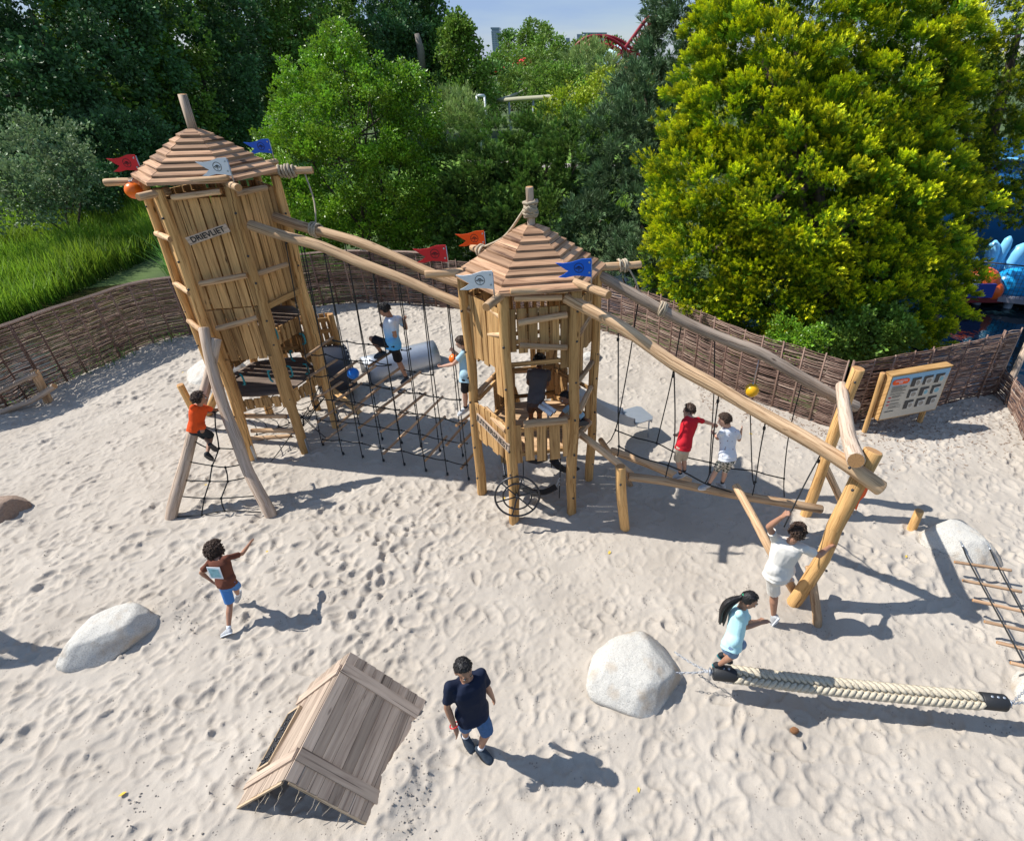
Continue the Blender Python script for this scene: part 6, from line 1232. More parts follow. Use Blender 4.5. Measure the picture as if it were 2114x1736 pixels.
# ------------------------------------------------------------------ people
PO = {
 'man': {'head': (-1.105, 3.088, 1.532), 'neck': (-1.1, 3.107, 1.356), 'shL': (-0.996, 3.206, 1.294), 'shR': (-1.248, 3.037, 1.352), 'elL': (-0.96, 3.227, 1.033), 'wrL': (-0.937, 3.272, 0.802), 'elR': (-1.295, 2.991, 1.093), 'wrR': (-1.24, 2.933, 0.869), 'pel': (-1.09, 3.058, 0.88), 'hpL': (-1.035, 3.097, 0.83), 'hpR': (-1.157, 3.019, 0.882), 'knL': (-0.999, 3.112, 0.436), 'anL': (-1.108, 3.139, 0.076), 'toL': (-0.999, 3.058, 0.032), 'knR': (-1.215, 3.142, 0.489), 'anR': (-1.282, 3.246, 0.112), 'toR': (-1.209, 3.159, 0.026)},
 'kid': {'head': (-4.561, 4.995, 1.089), 'neck': (-4.491, 4.896, 1.05), 'shL': (-4.606, 4.908, 0.996), 'shR': (-4.375, 4.898, 1.064), 'elL': (-4.747, 4.847, 0.857), 'wrL': (-4.72, 4.888, 0.68), 'elR': (-4.322, 5.07, 0.953), 'wrR': (-4.338, 5.256, 0.927), 'pel': (-4.485, 4.842, 0.689), 'hpL': (-4.545, 4.857, 0.662), 'hpR': (-4.422, 4.828, 0.713), 'knL': (-4.538, 4.801, 0.348), 'anL': (-4.525, 4.586, 0.103), 'toL': (-4.607, 4.56, 0.023), 'knR': (-4.513, 4.98, 0.459), 'anR': (-4.623, 5.06, 0.197), 'toR': (-4.671, 5.056, 0.085)},
 'orange': {'head': (-5.817, 7.341, 1.877), 'neck': (-5.889, 7.362, 1.754), 'shL': (-5.896, 7.233, 1.789), 'shR': (-5.85, 7.438, 1.655), 'elL': (-5.928, 7.356, 1.619), 'wrL': (-5.905, 7.52, 1.525), 'elR': (-5.895, 7.592, 1.517), 'wrR': (-5.909, 7.76, 1.431), 'pel': (-5.994, 7.24, 1.401), 'hpL': (-6.058, 7.268, 1.391), 'hpR': (-5.927, 7.223, 1.394), 'knR': (-5.96, 7.425, 1.139), 'anR': (-5.921, 7.153, 0.995), 'toR': (-5.909, 7.199, 0.886), 'knL': (-6.062, 7.438, 1.112), 'anL': (-5.857, 7.205, 1.125), 'toL': (-5.885, 7.288, 1.029)},
 'boy2': {'head': (-3.218, 8.537, 2.815), 'neck': (-3.169, 8.617, 2.667), 'shL': (-3.109, 8.455, 2.651), 'shR': (-3.085, 8.742, 2.582), 'elL': (-3.097, 8.467, 2.393), 'wrL': (-3.279, 8.579, 2.481), 'elR': (-3.035, 8.86, 2.359), 'wrR': (-2.993, 8.736, 2.55), 'pel': (-3.188, 8.545, 2.193), 'hpL': (-3.168, 8.465, 2.222), 'hpR': (-3.2, 8.615, 2.151), 'knL': (-3.537, 8.576, 2.301), 'anL': (-3.484, 8.739, 1.966), 'toL': (-3.619, 8.749, 1.888), 'knR': (-3.234, 8.765, 1.787), 'anR': (-3.166, 8.811, 1.42), 'toR': (-3.282, 8.858, 1.326)},
 'boy3': {'head': (-1.806, 7.553, 2.697), 'neck': (-1.773, 7.646, 2.567), 'shL': (-1.79, 7.489, 2.548), 'shR': (-1.768, 7.75, 2.453), 'elL': (-1.96, 7.49, 2.381), 'wrL': (-2.14, 7.576, 2.305), 'elR': (-1.935, 7.849, 2.315), 'wrR': (-1.978, 7.716, 2.477), 'pel': (-1.785, 7.517, 2.13), 'hpL': (-1.798, 7.444, 2.161), 'hpR': (-1.779, 7.584, 2.094), 'knL': (-1.871, 7.602, 1.837), 'anL': (-1.918, 7.69, 1.501), 'toL': (-2.013, 7.673, 1.394), 'knR': (-1.808, 7.766, 1.778), 'anR': (-1.829, 7.926, 1.468), 'toR': (-1.911, 7.961, 1.355)},
 'boy4': {'head': (-0.69, 7.592, 2.361), 'neck': (-0.688, 7.432, 2.33), 'shL': (-0.828, 7.445, 2.275), 'shR': (-0.564, 7.465, 2.248), 'elL': (-0.875, 7.521, 2.053), 'wrL': (-0.805, 7.65, 1.896), 'elR': (-0.583, 7.536, 2.02), 'wrR': (-0.663, 7.64, 1.85), 'pel': (-0.747, 7.205, 1.924), 'hpL': (-0.796, 7.246, 1.891), 'hpR': (-0.699, 7.15, 1.949), 'knL': (-0.848, 7.441, 1.601), 'anL': (-0.878, 7.627, 1.321), 'knR': (-0.707, 7.372, 1.644), 'anR': (-0.742, 7.593, 1.361), 'toL': (-0.891, 7.767, 1.288), 'toR': (-0.745, 7.734, 1.328)},
 'red': {'head': (1.448, 6.736, 2.029), 'neck': (1.453, 6.589, 2.025), 'shL': (1.376, 6.467, 2.008), 'shR': (1.567, 6.624, 1.955), 'elL': (1.369, 6.572, 1.819), 'wrL': (1.309, 6.681, 1.672), 'elR': (1.709, 6.744, 1.845), 'wrR': (1.843, 6.839, 1.743), 'pel': (1.367, 6.438, 1.632), 'hpL': (1.318, 6.387, 1.652), 'hpR': (1.41, 6.477, 1.604), 'knL': (1.323, 6.522, 1.342), 'anL': (1.402, 6.586, 1.036), 'toL': (1.33, 6.624, 0.933), 'knR': (1.422, 6.603, 1.308), 'anR': (1.474, 6.672, 1.015), 'toR': (1.412, 6.743, 0.923)},
 'white': {'head': (1.893, 6.467, 2.048), 'neck': (1.963, 6.493, 1.92), 'shL': (1.858, 6.391, 1.9), 'shR': (2.087, 6.469, 1.848), 'elL': (1.851, 6.512, 1.721), 'wrL': (1.839, 6.698, 1.669), 'elR': (2.167, 6.555, 1.666), 'wrR': (2.153, 6.491, 1.849), 'pel': (1.971, 6.319, 1.535), 'hpL': (1.915, 6.281, 1.546), 'hpR': (2.023, 6.351, 1.503), 'knL': (1.883, 6.435, 1.242), 'anL': (1.801, 6.466, 0.923), 'toL': (1.678, 6.416, 0.928), 'knR': (2.013, 6.467, 1.201), 'anR': (2.023, 6.53, 0.899), 'toR': (1.972, 6.624, 0.823)},
 'boy8': {'head': (2.471, 4.842, 1.522), 'neck': (2.435, 4.896, 1.352), 'shL': (2.273, 4.933, 1.347), 'shR': (2.586, 4.779, 1.334), 'elL': (2.147, 4.896, 1.578), 'wrL': (2.243, 4.834, 1.787), 'elR': (2.802, 4.825, 1.181), 'wrR': (2.981, 4.981, 1.153), 'pel': (2.341, 4.796, 0.888), 'hpL': (2.272, 4.761, 0.926), 'hpR': (2.414, 4.816, 0.849), 'knL': (2.377, 4.815, 0.524), 'anL': (2.43, 4.773, 0.129), 'toL': (2.436, 4.777, -0.002), 'knR': (2.633, 5.093, 0.648), 'anR': (2.706, 5.238, 0.295), 'toR': (2.802, 5.313, 0.191)},
 'girl': {'head': (1.657, 3.834, 1.571), 'neck': (1.609, 3.857, 1.431), 'shR': (1.55, 3.737, 1.476), 'shL': (1.663, 3.903, 1.313), 'elR': (1.644, 3.735, 1.274), 'wrR': (1.831, 3.799, 1.267), 'elL': (1.757, 3.914, 1.118), 'wrL': (1.888, 4.013, 1.014), 'pel': (1.518, 3.672, 1.083), 'hpR': (1.495, 3.622, 1.129), 'hpL': (1.553, 3.709, 1.032), 'knR': (1.588, 3.731, 0.819), 'anR': (1.482, 3.816, 0.522), 'toR': (1.589, 3.81, 0.442), 'knL': (1.729, 3.876, 0.799), 'anL': (1.558, 3.929, 0.534), 'toL': (1.675, 3.906, 0.478)},
 'crawl': {'head': (-0.303, 7.25, 1.948), 'neck': (-0.235, 7.32, 1.788), 'shL': (-0.267, 7.18, 1.813), 'shR': (-0.173, 7.48, 1.647), 'elL': (-0.356, 7.18, 1.702), 'wrL': (-0.415, 7.15, 1.627), 'elR': (-0.068, 7.45, 1.524), 'wrR': (0.007, 7.3, 1.531), 'pel': (-0.111, 7.25, 1.598), 'hpL': (-0.124, 7.18, 1.625), 'hpR': (-0.089, 7.33, 1.547), 'knL': (-0.241, 7.15, 1.609), 'anL': (-0.109, 7.1, 1.607), 'toL': (-0.036, 7.1, 1.598), 'knR': (-0.201, 7.3, 1.531), 'anR': (-0.082, 7.3, 1.504), 'toR': (-0.007, 7.32, 1.482)},
}
def remesh(mb, vox, smooth=2, fold=0., fs=9., seed=0):
    me = mb.mesh('tmp', []); o = bpy.data.objects.new('tmp', me); COL.objects.link(o)
    r = o.modifiers.new('r', 'REMESH'); r.mode = 'VOXEL'; r.voxel_size = vox; r.use_smooth_shade = True
    if smooth: q = o.modifiers.new('s', 'SMOOTH'); q.factor = .6; q.iterations = smooth
    dg = bpy.context.evaluated_depsgraph_get(); dg.update(); m2 = bpy.data.meshes.new_from_object(o.evaluated_get(dg)); bpy.data.objects.remove(o)
    if fold:
        n = len(m2.vertices); co = np.empty(n * 3, np.float32); no = np.empty(n * 3, np.float32); m2.vertices.foreach_get('co', co); m2.vertices.foreach_get('normal', no); co = co.reshape(-1, 3); no = no.reshape(-1, 3)
        d = np.array([abs(noise.noise(Vector((c[0] * fs + seed, c[1] * fs, c[2] * fs * .55)))) * -1.6 + noise.noise(Vector((c[0] * 4 + seed, c[1] * 4, c[2] * 3))) for c in co]); co += no * (d * fold)[:, None].astype(np.float32)
        m2.vertices.foreach_set('co', co.ravel()); m2.update()
    return m2
def attach(me, name, mat, root):
    me.transform(Matrix.Translation(-org(root))); me.name = name; me.materials.clear(); me.materials.append(mat); o = bpy.data.objects.new(name, me); COL.objects.link(o); o.parent = root; ORG[o.name] = org(root); return o
def seg(m, a, b, r0, r1, n=14, ends=(True, True)):
    a, b = Vector(a), Vector(b); m.tube([a, a.lerp(b, .5), b], [r0, (r0 + r1) / 2, r1], n)
    if ends[0]: m.sphere(a, r0, 12, 8)
    if ends[1]: m.sphere(b, r1, 12, 8)
def ell(c, A_, B_, a, b, n=20, p=2.4):
    out = []
    for k in range(n):
        t = 2 * math.pi * k / n; ct, st = math.cos(t), math.sin(t); out.append(c + A_ * a * math.copysign(abs(ct) ** (2 / p), ct) + B_ * b * math.copysign(abs(st) ** (2 / p), st))
    return out
def person(name, pose, hgt, label, face, skin, shirt, shorts, shoe, hair='short', hairm='hairb', sock=None, curl=.6, sleeve=.52, leg=.86, sole='white', slim=1., feat=True, grip=(0, 0)):
    J = {k: Vector(v) for k, v in PO[pose].items()}; s = hgt / 1.75; hs = s ** .5; sw = s * slim * .93
    foot = min((J['toL'], J['toR']), key=lambda v: v.z); root = thing('person', label, 'person', (J['pel'].x, J['pel'].y, foot.z - .03))
    up = (J['neck'] - J['pel']).normalized(); ls = (J['shR'] - J['shL']); ls = (ls - up * ls.dot(up)).normalized(); lh = (J['hpR'] - J['hpL']); lh = (lh - up * lh.dot(up)); lh = lh.normalized() if lh.length > .02 else ls
    if lh.dot(ls) < .2: lh = ls
    # recentre shoulders so the trunk stays symmetric
    smid = (J['shL'] + J['shR']) / 2; hw = .155 * sw
    def ring(f, a, b, g=0., push=0.):
        c = J['pel'].lerp(J['neck'], f); A_ = lh.lerp(ls, min(max(f, 0), 1)).normalized(); B_ = up.cross(A_).normalized(); return ell(c + B_ * push * s, A_, B_, a * sw + g, b * sw + g)
    tors = lambda g, f0, f1: [ring(f, a, b, g, pu) for f, a, b, pu in ((-.22, .095, .08, -.01), (-.12, .14, .105, -.015), (.0, .158, .115, -.012), (.15, .150, .108, 0), (.35, .130, .098, .008), (.55, .142, .108, .006), (.75, .160, .112, -.004), (.88, .155, .098, -.01), (.97, .11, .07, -.01), (1.02, .06, .055, -.005)) if f0 <= f <= f1]
    B = MB(); B.ring_loft(tors(0, -.3, 1.1)); zh = (J['head'] - J['neck']).normalized(); fc = Vector(face).normalized(); zh = (zh * .7 + up * .3 + Vector((0, 0, .4))).normalized()
    yh = (fc - zh * fc.dot(zh)); yh = (yh.normalized() + zh * max(-.7, min(.4, fc.dot(zh))) * .8).normalized(); xh = yh.cross(zh).normalized(); zh = xh.cross(yh).normalized(); R = Matrix((xh, yh, zh)).transposed(); hc = J['head']
    h = lambda x, y, z: hc + (xh * x + yh * y + zh * z) * hs
    seg(B, J['neck'] - up * .03 * s, h(0, -.02, -.07), .054 * hs, .05 * hs)
    B.sphere(h(0, -.008, .02), (.074 * hs, .094 * hs, .092 * hs), 20, 14, R); B.sphere(h(0, .025, -.045), (.055 * hs, .062 * hs, .068 * hs), 16, 10, R); B.sphere(h(0, .062, -.092), (.022 * hs, .022 * hs, .02 * hs), 10, 8, R)
    B.tube([h(0, .082, .012), h(0, .103, -.022), h(0, .086, -.036)], [.010 * hs, .015 * hs, .012 * hs], 8); B.tube([h(-.032, .078, -.0), h(-.035, .074, -.03)], [.016 * hs, .018 * hs], 8); B.tube([h(.032, .078, -.0), h(.035, .074, -.03)], [.016 * hs, .018 * hs], 8); B.tube([h(-.045, .076, .026), h(.045, .076, .026)], .012 * hs, 8)
    for sg in (-1, 1): B.sphere(h(sg * .077, -.012, -.008), (.010 * hs, .021 * hs, .031 * hs), 10, 8, R)
    lips = h(0, .089, -.060)
    for sd in 'LR':
        sh, el, wr, hp, kn, an, to = (J[k + sd] for k in ('sh', 'el', 'wr', 'hp', 'kn', 'an', 'to')); sg = 1 if sd == 'R' else -1
        seg(B, sh, sh.lerp(el, .45), .050 * sw, .043 * sw); seg(B, sh.lerp(el, .45), el, .043 * sw, .035 * sw); seg(B, el, el.lerp(wr, .3), .036 * sw, .038 * sw); seg(B, el.lerp(wr, .3), wr, .038 * sw, .025 * sw)
        seg(B, J['neck'].lerp(smid, .6) - up * .02 * s, sh, .045 * sw, .050 * sw)
        kd = (kn - hp).normalized(); seg(B, hp, hp.lerp(kn, .4), .078 * sw, .074 * sw); seg(B, hp.lerp(kn, .4), kn, .074 * sw, .052 * sw); bk = ((hp + an) / 2 - kn); bk = bk.normalized() * .012 * s if bk.length > .02 else Vector()
        seg(B, kn, kn.lerp(an, .32) + bk, .050 * sw, .054 * sw); seg(B, kn.lerp(an, .32) + bk, an, .054 * sw, .030 * sw); B.sphere(hp - up.cross(lh).normalized() * .02 * s, .078 * sw, 12, 8)
        # hand
        d = (wr - el).normalized(); n0 = (J['head'] - wr); side = d.cross(n0).normalized() * sg if n0.length else ls; pn = side.cross(d).normalized(); k_ = max(s, .8); cu = curl if not grip[0 if sd == 'L' else 1] else 1.6
        B.ring_loft([ell(wr + d * f * k_, side, pn, a * k_, b * k_, 12) for f, a, b in ((-.015, .024, .02), (.02, .032, .018), (.055, .040, .017), (.088, .038, .014))])
        for i, (o_, ln) in enumerate(((-.029, .062), (-.010, .072), (.010, .068), (.028, .054))):
            b0 = wr + d * .084 * k_ + side * o_ * k_; c1, c2 = cu * .45, cu * 1.2; d1 = d * math.cos(c1) - pn * math.sin(c1); d2 = d * math.cos(c2) - pn * math.sin(c2); sp = side * (i - 1.5) * .06
            d1 = (d1 + sp).normalized(); B.tube([b0 - d * .01, b0, b0 + d1 * ln * .5 * k_, b0 + d1 * ln * .5 * k_ + d2 * ln * .28 * k_, b0 + d1 * ln * .5 * k_ + d2 * ln * .5 * k_], [.0085 * k_, .0088 * k_, .0082 * k_, .0076 * k_, .005 * k_], 8)
        tb = wr + d * .025 * k_ - side * .028 * k_; td = (d * .65 - side * .75 - pn * .3).normalized(); B.tube([tb, tb + td * .035 * k_, tb + td * .035 * k_ + (td + d * .6).normalized() * .03 * k_], [.012 * k_, .010 * k_, .0065 * k_], 8)
    body = attach(remesh(B, .0062, 2), 'body', skin, root)
    # eyes and mouth
    for sg in (-1, 1):
        m = MB(); m.sphere(h(sg * .031, .0815, .006), .0125 * hs, 12, 8, R); e = m.build('eye', M['eye'], root); m = MB(); m.sphere(h(sg * .031, .0905, .004), .0065 * hs, 10, 6, R); m.build('iris', M['iris'], e)
        m = MB(); m.tube([h(sg * .012, .094, .026), h(sg * .032, .094, .032), h(sg * .05, .080, .026)], [.003 * hs, .0042 * hs, .0025 * hs], 6); m.build('eyebrow', M[hairm], root)
    m = MB(); m.tube([h(-.022, .080, -.060), h(-.008, .0895, -.057), h(.008, .0895, -.057), h(.022, .080, -.060)], [.003, .0058, .0058, .003], 8); m.build('mouth', M['lip'], root)
    # shirt
    T = MB(); T.ring_loft(tors(.028 * s, -.02, 1.05))
    rim = ring(-.10, .172, .138, .012 * s); [T.sphere(J['hp' + q_] + up * .075 * s, .112 * sw, 14, 10) for q_ in 'LR']; T.ring_loft([rim, ring(.1, .158, .12, .015 * s)])
    for sd in 'LR':
        sh, el = J['sh' + sd], J['el' + sd]; e = sh.lerp(el, sleeve * 1.12); seg(T, J['neck'].lerp(smid, .6) - up * .022 * s, sh, .060 * sw, .066 * sw); T.tube([sh, sh.lerp(e, .5), e], [.065 * sw, .062 * sw, .066 * sw], 14)
    attach(remesh(T, .0085, 3, .010 * s, 8., hash(pose) % 50), 'shirt', shirt, root)
    # shorts
    Z = MB(); Z.ring_loft([ring(f, a, b, .006 * s, pu) for f, a, b, pu in ((-.24, .10, .09, -.01), (-.14, .145, .11, -.015), (0, .156, .114, -.012), (.04, .150, .110, 0))])
    for sd in 'LR':
        hp, kn = J['hp' + sd], J['kn' + sd]; e = hp.lerp(kn, leg); seg(Z, hp, hp.lerp(e, .5), .093 * sw, .090 * sw, ends=(True, True)); Z.tube([hp.lerp(e, .5), e], [.092 * sw, .088 * sw], 14)
    attach(remesh(Z, .0085, 3, .008 * s, 8., 7), 'shorts', shorts, root)
    for sd in 'LR':
        an, to, kn = J['an' + sd], J['to' + sd], J['kn' + sd]; d = (to - an); shin = (an - kn).normalized(); d = (d - shin * d.dot(shin) * .6); d = d.normalized() if d.length > .02 else Vector((0, -1, 0))
        w_ = d.cross(shin).normalized(); u = w_.cross(d).normalized(); u = u if u.dot(shin) < 0 else -u; c0 = an - d * .055 * s - u * .025 * s; fl = .25 * s
        F_ = MB(); F_.ring_loft([ell(c0 + d * fl * f + u * z * s, w_, u, a * s, b * s, 16, 2.6) for f, z, a, b in ((-.02, -.012, .022, .026), (.05, .0, .038, .042), (.25, .008, .042, .050), (.45, .0, .044, .044), (.68, -.012, .050, .034), (.88, -.02, .044, .026), (1.0, -.026, .024, .016))])
        F_.tube([c0 + d * fl * .2, an + u * .025 * s], [.038 * s, .038 * s], 12)
        so_ = attach(remesh(F_, .006, 1), 'shoe', shoe, root)
        m = MB(); m.ring_loft([ell(c0 + d * fl * f - u * .046 * s, w_, d, 0, 0, 3) if 0 else [c0 + d * fl * (.5 + .55 * math.cos(t_)) + w_ * (.050 if math.cos(t_) > -.2 else .044) * s * math.sin(t_) - u * zz * s for t_ in [2 * math.pi * k / 20 for k in range(20)]] for f, zz in ((0, .034), (1, .052))]); m.build('sole', M[sole], so_)
        if sock: m = MB(); m.tube([an - shin * -.0, an - shin * .075 * s], [.037 * s, .038 * s], 12); m.build('sock', M[sock], root)
    # hair
    rg = random.Random(hash(pose) % 1000); V = MB(); rings = []; big = {'short': 1.07, 'mop': 1.13, 'curly': 1.20, 'bigcurly': 1.42, 'pony': 1.06}[hair]
    inhair = lambda d_: (d_.z > .28 + .55 * max(d_.y, -.2) - (.0 if d_.y > .1 else .62)) and not (d_.y > .62 and d_.z < .62)
    if hair == 'bigcurly': inhair = lambda d_: (d_.z > -.75 and d_.y < .35) or d_.z > .45
    def hp_(d_, k=1.): return h(d_.x * .078 * k, -.008 + d_.y * .098 * k, .022 + d_.z * .096 * k)
    for j in range(25):
        th = math.pi * (j + .01) / 24.02; ring_ = []
        for k in range(36):
            ph = 2 * math.pi * k / 36; d_ = Vector((math.sin(th) * math.cos(ph), math.sin(th) * math.sin(ph), math.cos(th)))
            kk = (big * (1 + (.10 if 'curly' in hair else .035) * noise.noise(d_ * 4 + Vector((hgt * 9, 0, 0))))) if inhair(d_) else .86; ring_.append(hp_(d_, kk))
        rings.append(ring_)
    V.ring_loft(rings)
    N = {'short': 260, 'mop': 340, 'curly': 420, 'bigcurly': 620, 'pony': 160}[hair]
    for i in range(N):
        d_ = Vector((rg.gauss(0, 1), rg.gauss(0, 1), rg.gauss(.3, 1))).normalized()
        if not inhair(d_): continue
        p = hp_(d_, big * .985); nrm = (p - hc).normalized()
        if 'curly' in hair:
            a = Vector((rg.gauss(0, 1), rg.gauss(0, 1), rg.gauss(0, 1))).normalized(); b = nrm.cross(a).normalized(); r_ = rg.uniform(.009, .016) * hs; V.tube([p + (nrm * (math.sin(t_) + .25 * t_ / 3) + b * math.cos(t_)) * r_ + a * t_ * .004 for t_ in (0, 1.2, 2.4, 3.6, 4.8, 6)], [.0045, .006, .006, .006, .005, .002], 5)
        else:
            dn = (-zh * (1 if hair != 'mop' else .7) + Vector((rg.gauss(0, .35), rg.gauss(0, .35), 0)) + (yh if d_.z > .5 else Vector()) * .8); t_ = (dn - nrm * dn.dot(nrm)).normalized(); l_ = rg.uniform(.02, .04) * hs * (1.35 if hair == 'mop' else 1)
            V.tube([p - t_ * l_ * .5 - nrm * .002, p + nrm * .004, p + t_ * l_ * .55 + nrm * (.001 if hair != 'mop' else .006)], [.003, .0058 * hs, .0015], 5)
    hr = V.build('hair', M[hairm], root); return root, J, dict(h=h, ls=ls, up=up, ring=ring, s=s)
cl_ = lambda n, c, **k: plain(n, c, .85, noise=k.pop('nz', .12), scale=k.pop('sc', 6), bump=.25, bscale=220, spec=.2)
M['navy'] = cl_('navy_cotton', (.012, .018, .040)); M['denim'] = cl_('blue_denim', (.045, .115, .26), nz=.35, sc=30); M['brownc'] = cl_('brown_cotton', (.135, .048, .030)); M['bluec'] = cl_('blue_cotton', (.07, .21, .50)); M['orangec'] = cl_('orange_cotton', (.72, .085, .015))
M['dgrey'] = cl_('dark_grey_cloth', (.025, .03, .035)); M['lightbc'] = cl_('light_blue_cotton', (.34, .50, .58)); M['blackc'] = cl_('black_cloth', (.014, .013, .016)); M['greyc'] = cl_('charcoal_cotton', (.10, .088, .092)); M['dbrown'] = cl_('dark_brown_cloth', (.095, .062, .05))
M['redc'] = cl_('red_cotton', (.55, .018, .03)); M['beige'] = cl_('beige_cotton', (.42, .35, .27)); M['whitec'] = cl_('white_cotton', (.66, .68, .72)); M['creamc'] = cl_('off_white_cotton', (.66, .63, .57)); M['aqua'] = cl_('pale_aqua_cotton', (.46, .72, .74)); M['jeans'] = cl_('washed_denim', (.16, .24, .36), nz=.5, sc=24)
M['shoek'] = cl_('black_shoe', (.025, .028, .032)); M['shoeg'] = cl_('grey_shoe', (.42, .43, .44), nz=.4, sc=30); M['shoed'] = cl_('dark_blue_shoe', (.035, .05, .07), nz=.4, sc=30)
t = NT('gradient_cotton'); tcn = t.n('TexCoord'); sx = t.n('SeparateXYZ'); t.l(tcn.outputs['Object'], sx.inputs[0]); t.base(t.ramp(sx.outputs[2], [(.0, (.01, .32, .70)), (.5, (.16, .45, .75)), (1., (.62, .66, .74))])); t.set(Roughness=.8); GR = t
t = NT('checked_cloth'); tcn = t.n('TexCoord'); ch = t.n('TexChecker', i_Scale=27.); mp = t.n('Mapping'); mp.inputs['Rotation'].default_value = (.3, .5, .6); t.l(tcn.outputs['Object'], mp.inputs[0]); t.l(mp.outputs[0], ch.inputs[0]); ch.inputs[1].default_value = (.035, .05, .045, 1); ch.inputs[2].default_value = (.55, .50, .42, 1); t.l(ch.outputs[0], t.b.inputs['Base Color']); t.set(Roughness=.85); M['check'] = t.m
t = NT('printed_cotton'); tcn = t.n('TexCoord'); vo = t.n('TexVoronoi', i_Scale=16.); t.l(tcn.outputs['Object'], vo.inputs[0]); t.base(t.mix(t.ramp(vo.outputs['Distance'], [(.12, (1, 1, 1)), (.2, (0, 0, 0))]), (.66, .68, .72), (.25, .16, .15))); t.set(Roughness=.85); M['print'] = t.m
p0, J, I = person('man', 'man', 1.66, 'man in a navy T-shirt and denim shorts looking down, walking beside the sunken hut', (.55, -.75, -.35), M['skinA'], M['navy'], M['denim'], M['shoed'], 'short', 'hairk', 'white', sleeve=.62, leg=.92, sole='bolt')
m = MB(); d = (J['wrR'] - J['elR']).normalized(); a = d.orthogonal(); b = d.cross(a); m.tube([J['wrR'] - d * .02 + (a * math.cos(t_) + b * math.sin(t_)) * .030 for t_ in [2 * math.pi * k / 14 for k in range(15)]], .006, 6); m.build('bracelet', M['red'], p0)
p1, J, I = person('kid', 'kid', 1.28, 'child with big curly dark hair in brown T-shirt and blue shorts running over the sand', (.1, .95, -.1), M['skinA'], M['brownc'], M['bluec'], M['shoeg'], 'bigcurly', 'hairb', 'white', sleeve=.7, leg=.95, curl=.3)
c_ = J['pel'].lerp(J['neck'], .66); bk = -I['up'].cross(I['ls']).normalized(); bk = bk if bk.y < 0 else -bk; o_ = c_ + bk * .112; m = MB(); q = [o_ + I['ls'] * a + I['up'] * b for a, b in ((-.085, -.085), (.085, -.085), (.085, .085), (-.085, .085))]; m.prism(q, bk * .006); bp = m.build('back_print', M['white'], p1)
m = MB(); q = [o_ + bk * .0065 + I['ls'] * a + I['up'] * b for a, b in ((-.062, -.068), (.07, -.06), (.06, .06), (-.07, .066))]; m.prism(q, bk * .002); m.build('print_picture', M['pblue'], bp)
p2, J, I = person('kid', 'orange', 1.33, 'curly-haired child in an orange T-shirt climbing the leaning rope net', (.75, .55, .1), M['skinA'], M['orangec'], M['dgrey'], M['shoek'], 'curly', 'hairb', None, leg=.95, sole='bolt', grip=(1, 1))
p3, J, I = person('boy', 'boy2', 1.62, 'boy in a white-to-blue T-shirt and black shorts stepping down the rung bridge', (-.9, -.05, -.4), M['skinA'], GR.m, M['blackc'], M['shoed'], 'mop', 'hairk', 'ink', leg=.9, sole='bolt', grip=(1, 1))
z0 = J['pel'].z - .12 - org(p3).z; z1 = J['neck'].z - .05 - org(p3).z; mr = GR.t.nodes.new('ShaderNodeMapRange'); mr.inputs['From Min'].default_value = z0; mr.inputs['From Max'].default_value = z1
sx_ = [n for n in GR.t.nodes if n.type == 'SEPXYZ'][0]; rp_ = [n for n in GR.t.nodes if n.type == 'VALTORGB'][0]; GR.l(sx_.outputs[2], mr.inputs[0]); GR.l(mr.outputs[0], rp_.inputs[0])
person('boy', 'boy3', 1.5, 'boy in light blue T-shirt and black shorts on the rungs by the low tower', (-.8, .1, -.5), M['skinB'], M['lightbc'], M['blackc'], M['shoeg'], 'short', 'hairb', 'ink', leg=.85, grip=(1, 1))
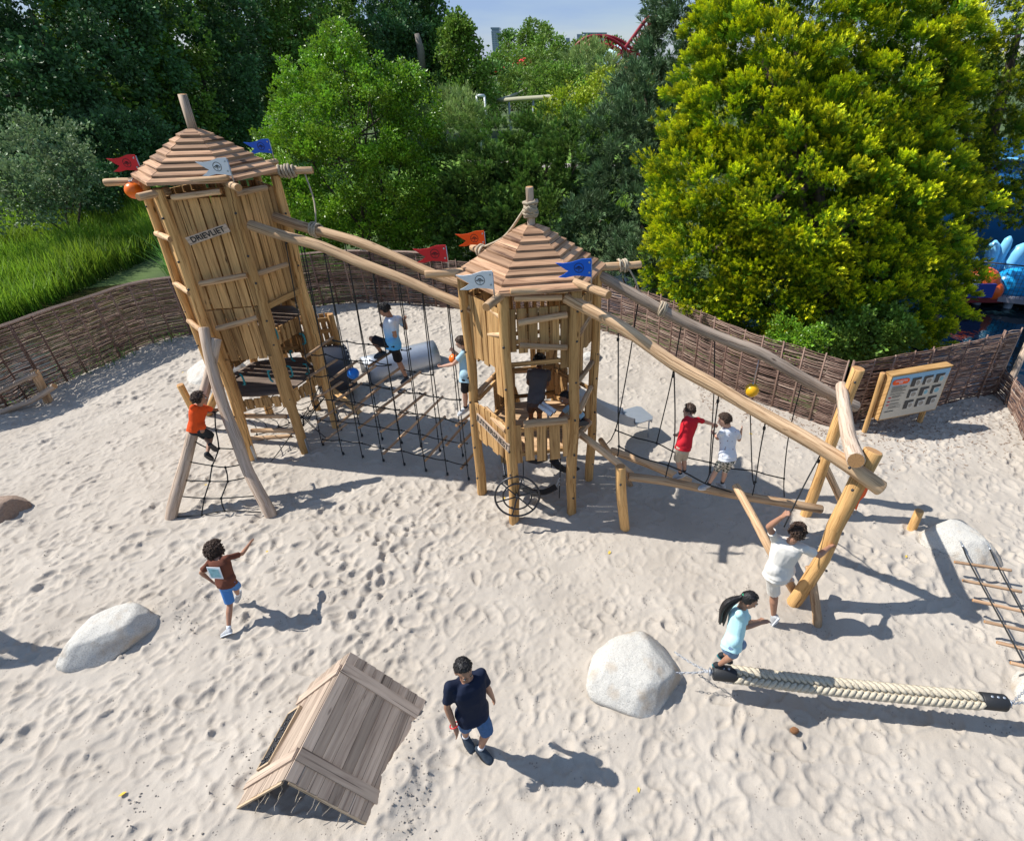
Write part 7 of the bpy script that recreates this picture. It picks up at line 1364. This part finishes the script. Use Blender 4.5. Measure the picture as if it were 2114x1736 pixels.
person('boy', 'boy4', 1.5, 'boy in a charcoal T-shirt bending forward on the platform of the low tower', (.05, .9, -.4), M['skinC'], M['greyc'], M['dbrown'], M['shoek'], 'curly', 'hairk', None, leg=.9, sole='bolt')
person('boy', 'crawl', 1.3, 'dark-haired child in a pale blue top crouching on the platform of the low tower', (-.75, -.45, -.4), M['skinD'], M['lightbc'], M['blackc'], M['shoek'], 'short', 'hairk', None, sole='bolt')
person('boy', 'red', 1.36, 'boy in a red T-shirt and beige shorts holding the ropes on the balance log', (-.45, .8, -.15), M['skinB'], M['redc'], M['beige'], M['shoeg'], 'mop', 'hairb', 'ink', leg=.95, grip=(1, 1))
person('boy', 'white', 1.36, 'boy in a white printed T-shirt and checked shorts on the balance log', (-.85, .2, -.35), M['skinB'], M['print'], M['check'], M['shoeg'], 'mop', 'hairb', 'ink', leg=.98, curl=-.2, grip=(1, 0))
person('boy', 'boy8', 1.68, 'boy all in off-white climbing between the step log and the thick leaning log', (.35, .7, -.45), M['skinA'], M['creamc'], M['creamc'], M['shoeg'], 'curly', 'hairb', None, leg=.95, slim=1.12, grip=(1, 1))
p9, J, I = person('girl', 'girl', 1.38, 'girl with a black ponytail in a pale aqua T-shirt balancing on the braided rope', (.85, -.1, -.5), M['skinA'], M['aqua'], M['jeans'], M['shoek'], 'pony', 'hairk', None, leg=.8, curl=.8, sole='teal')
Yn = J['neck'].y - .02; tail = [I['h'](0, -.095, .035), P(1527, 1234, Yn), P(1508, 1243, Yn - .02), P(1497, 1258, Yn - .03), P(1493, 1276, Yn - .04), P(1490, 1288, Yn - .04)]; m = MB()
for k in range(16):
    o_ = Vector((random.gauss(0, 1), random.gauss(0, 1), random.gauss(0, 1))) * .011; pts = spline([p + o_ * (.3 if i < 2 else 1.5) for i, p in enumerate(tail)], .03); n_ = len(pts); m.tube(pts, [.020 * (math.sin(math.pi * min(1, .25 + .8 * i / n_)) + .15) for i in range(n_)], 7)
m.build('ponytail', M['hairk'], p9); m = MB(); m.sphere(tail[0], (.022, .022, .022), 10, 8); m.build('hair_tie', plain('green_tie', (.01, .25, .12), .5), p9)
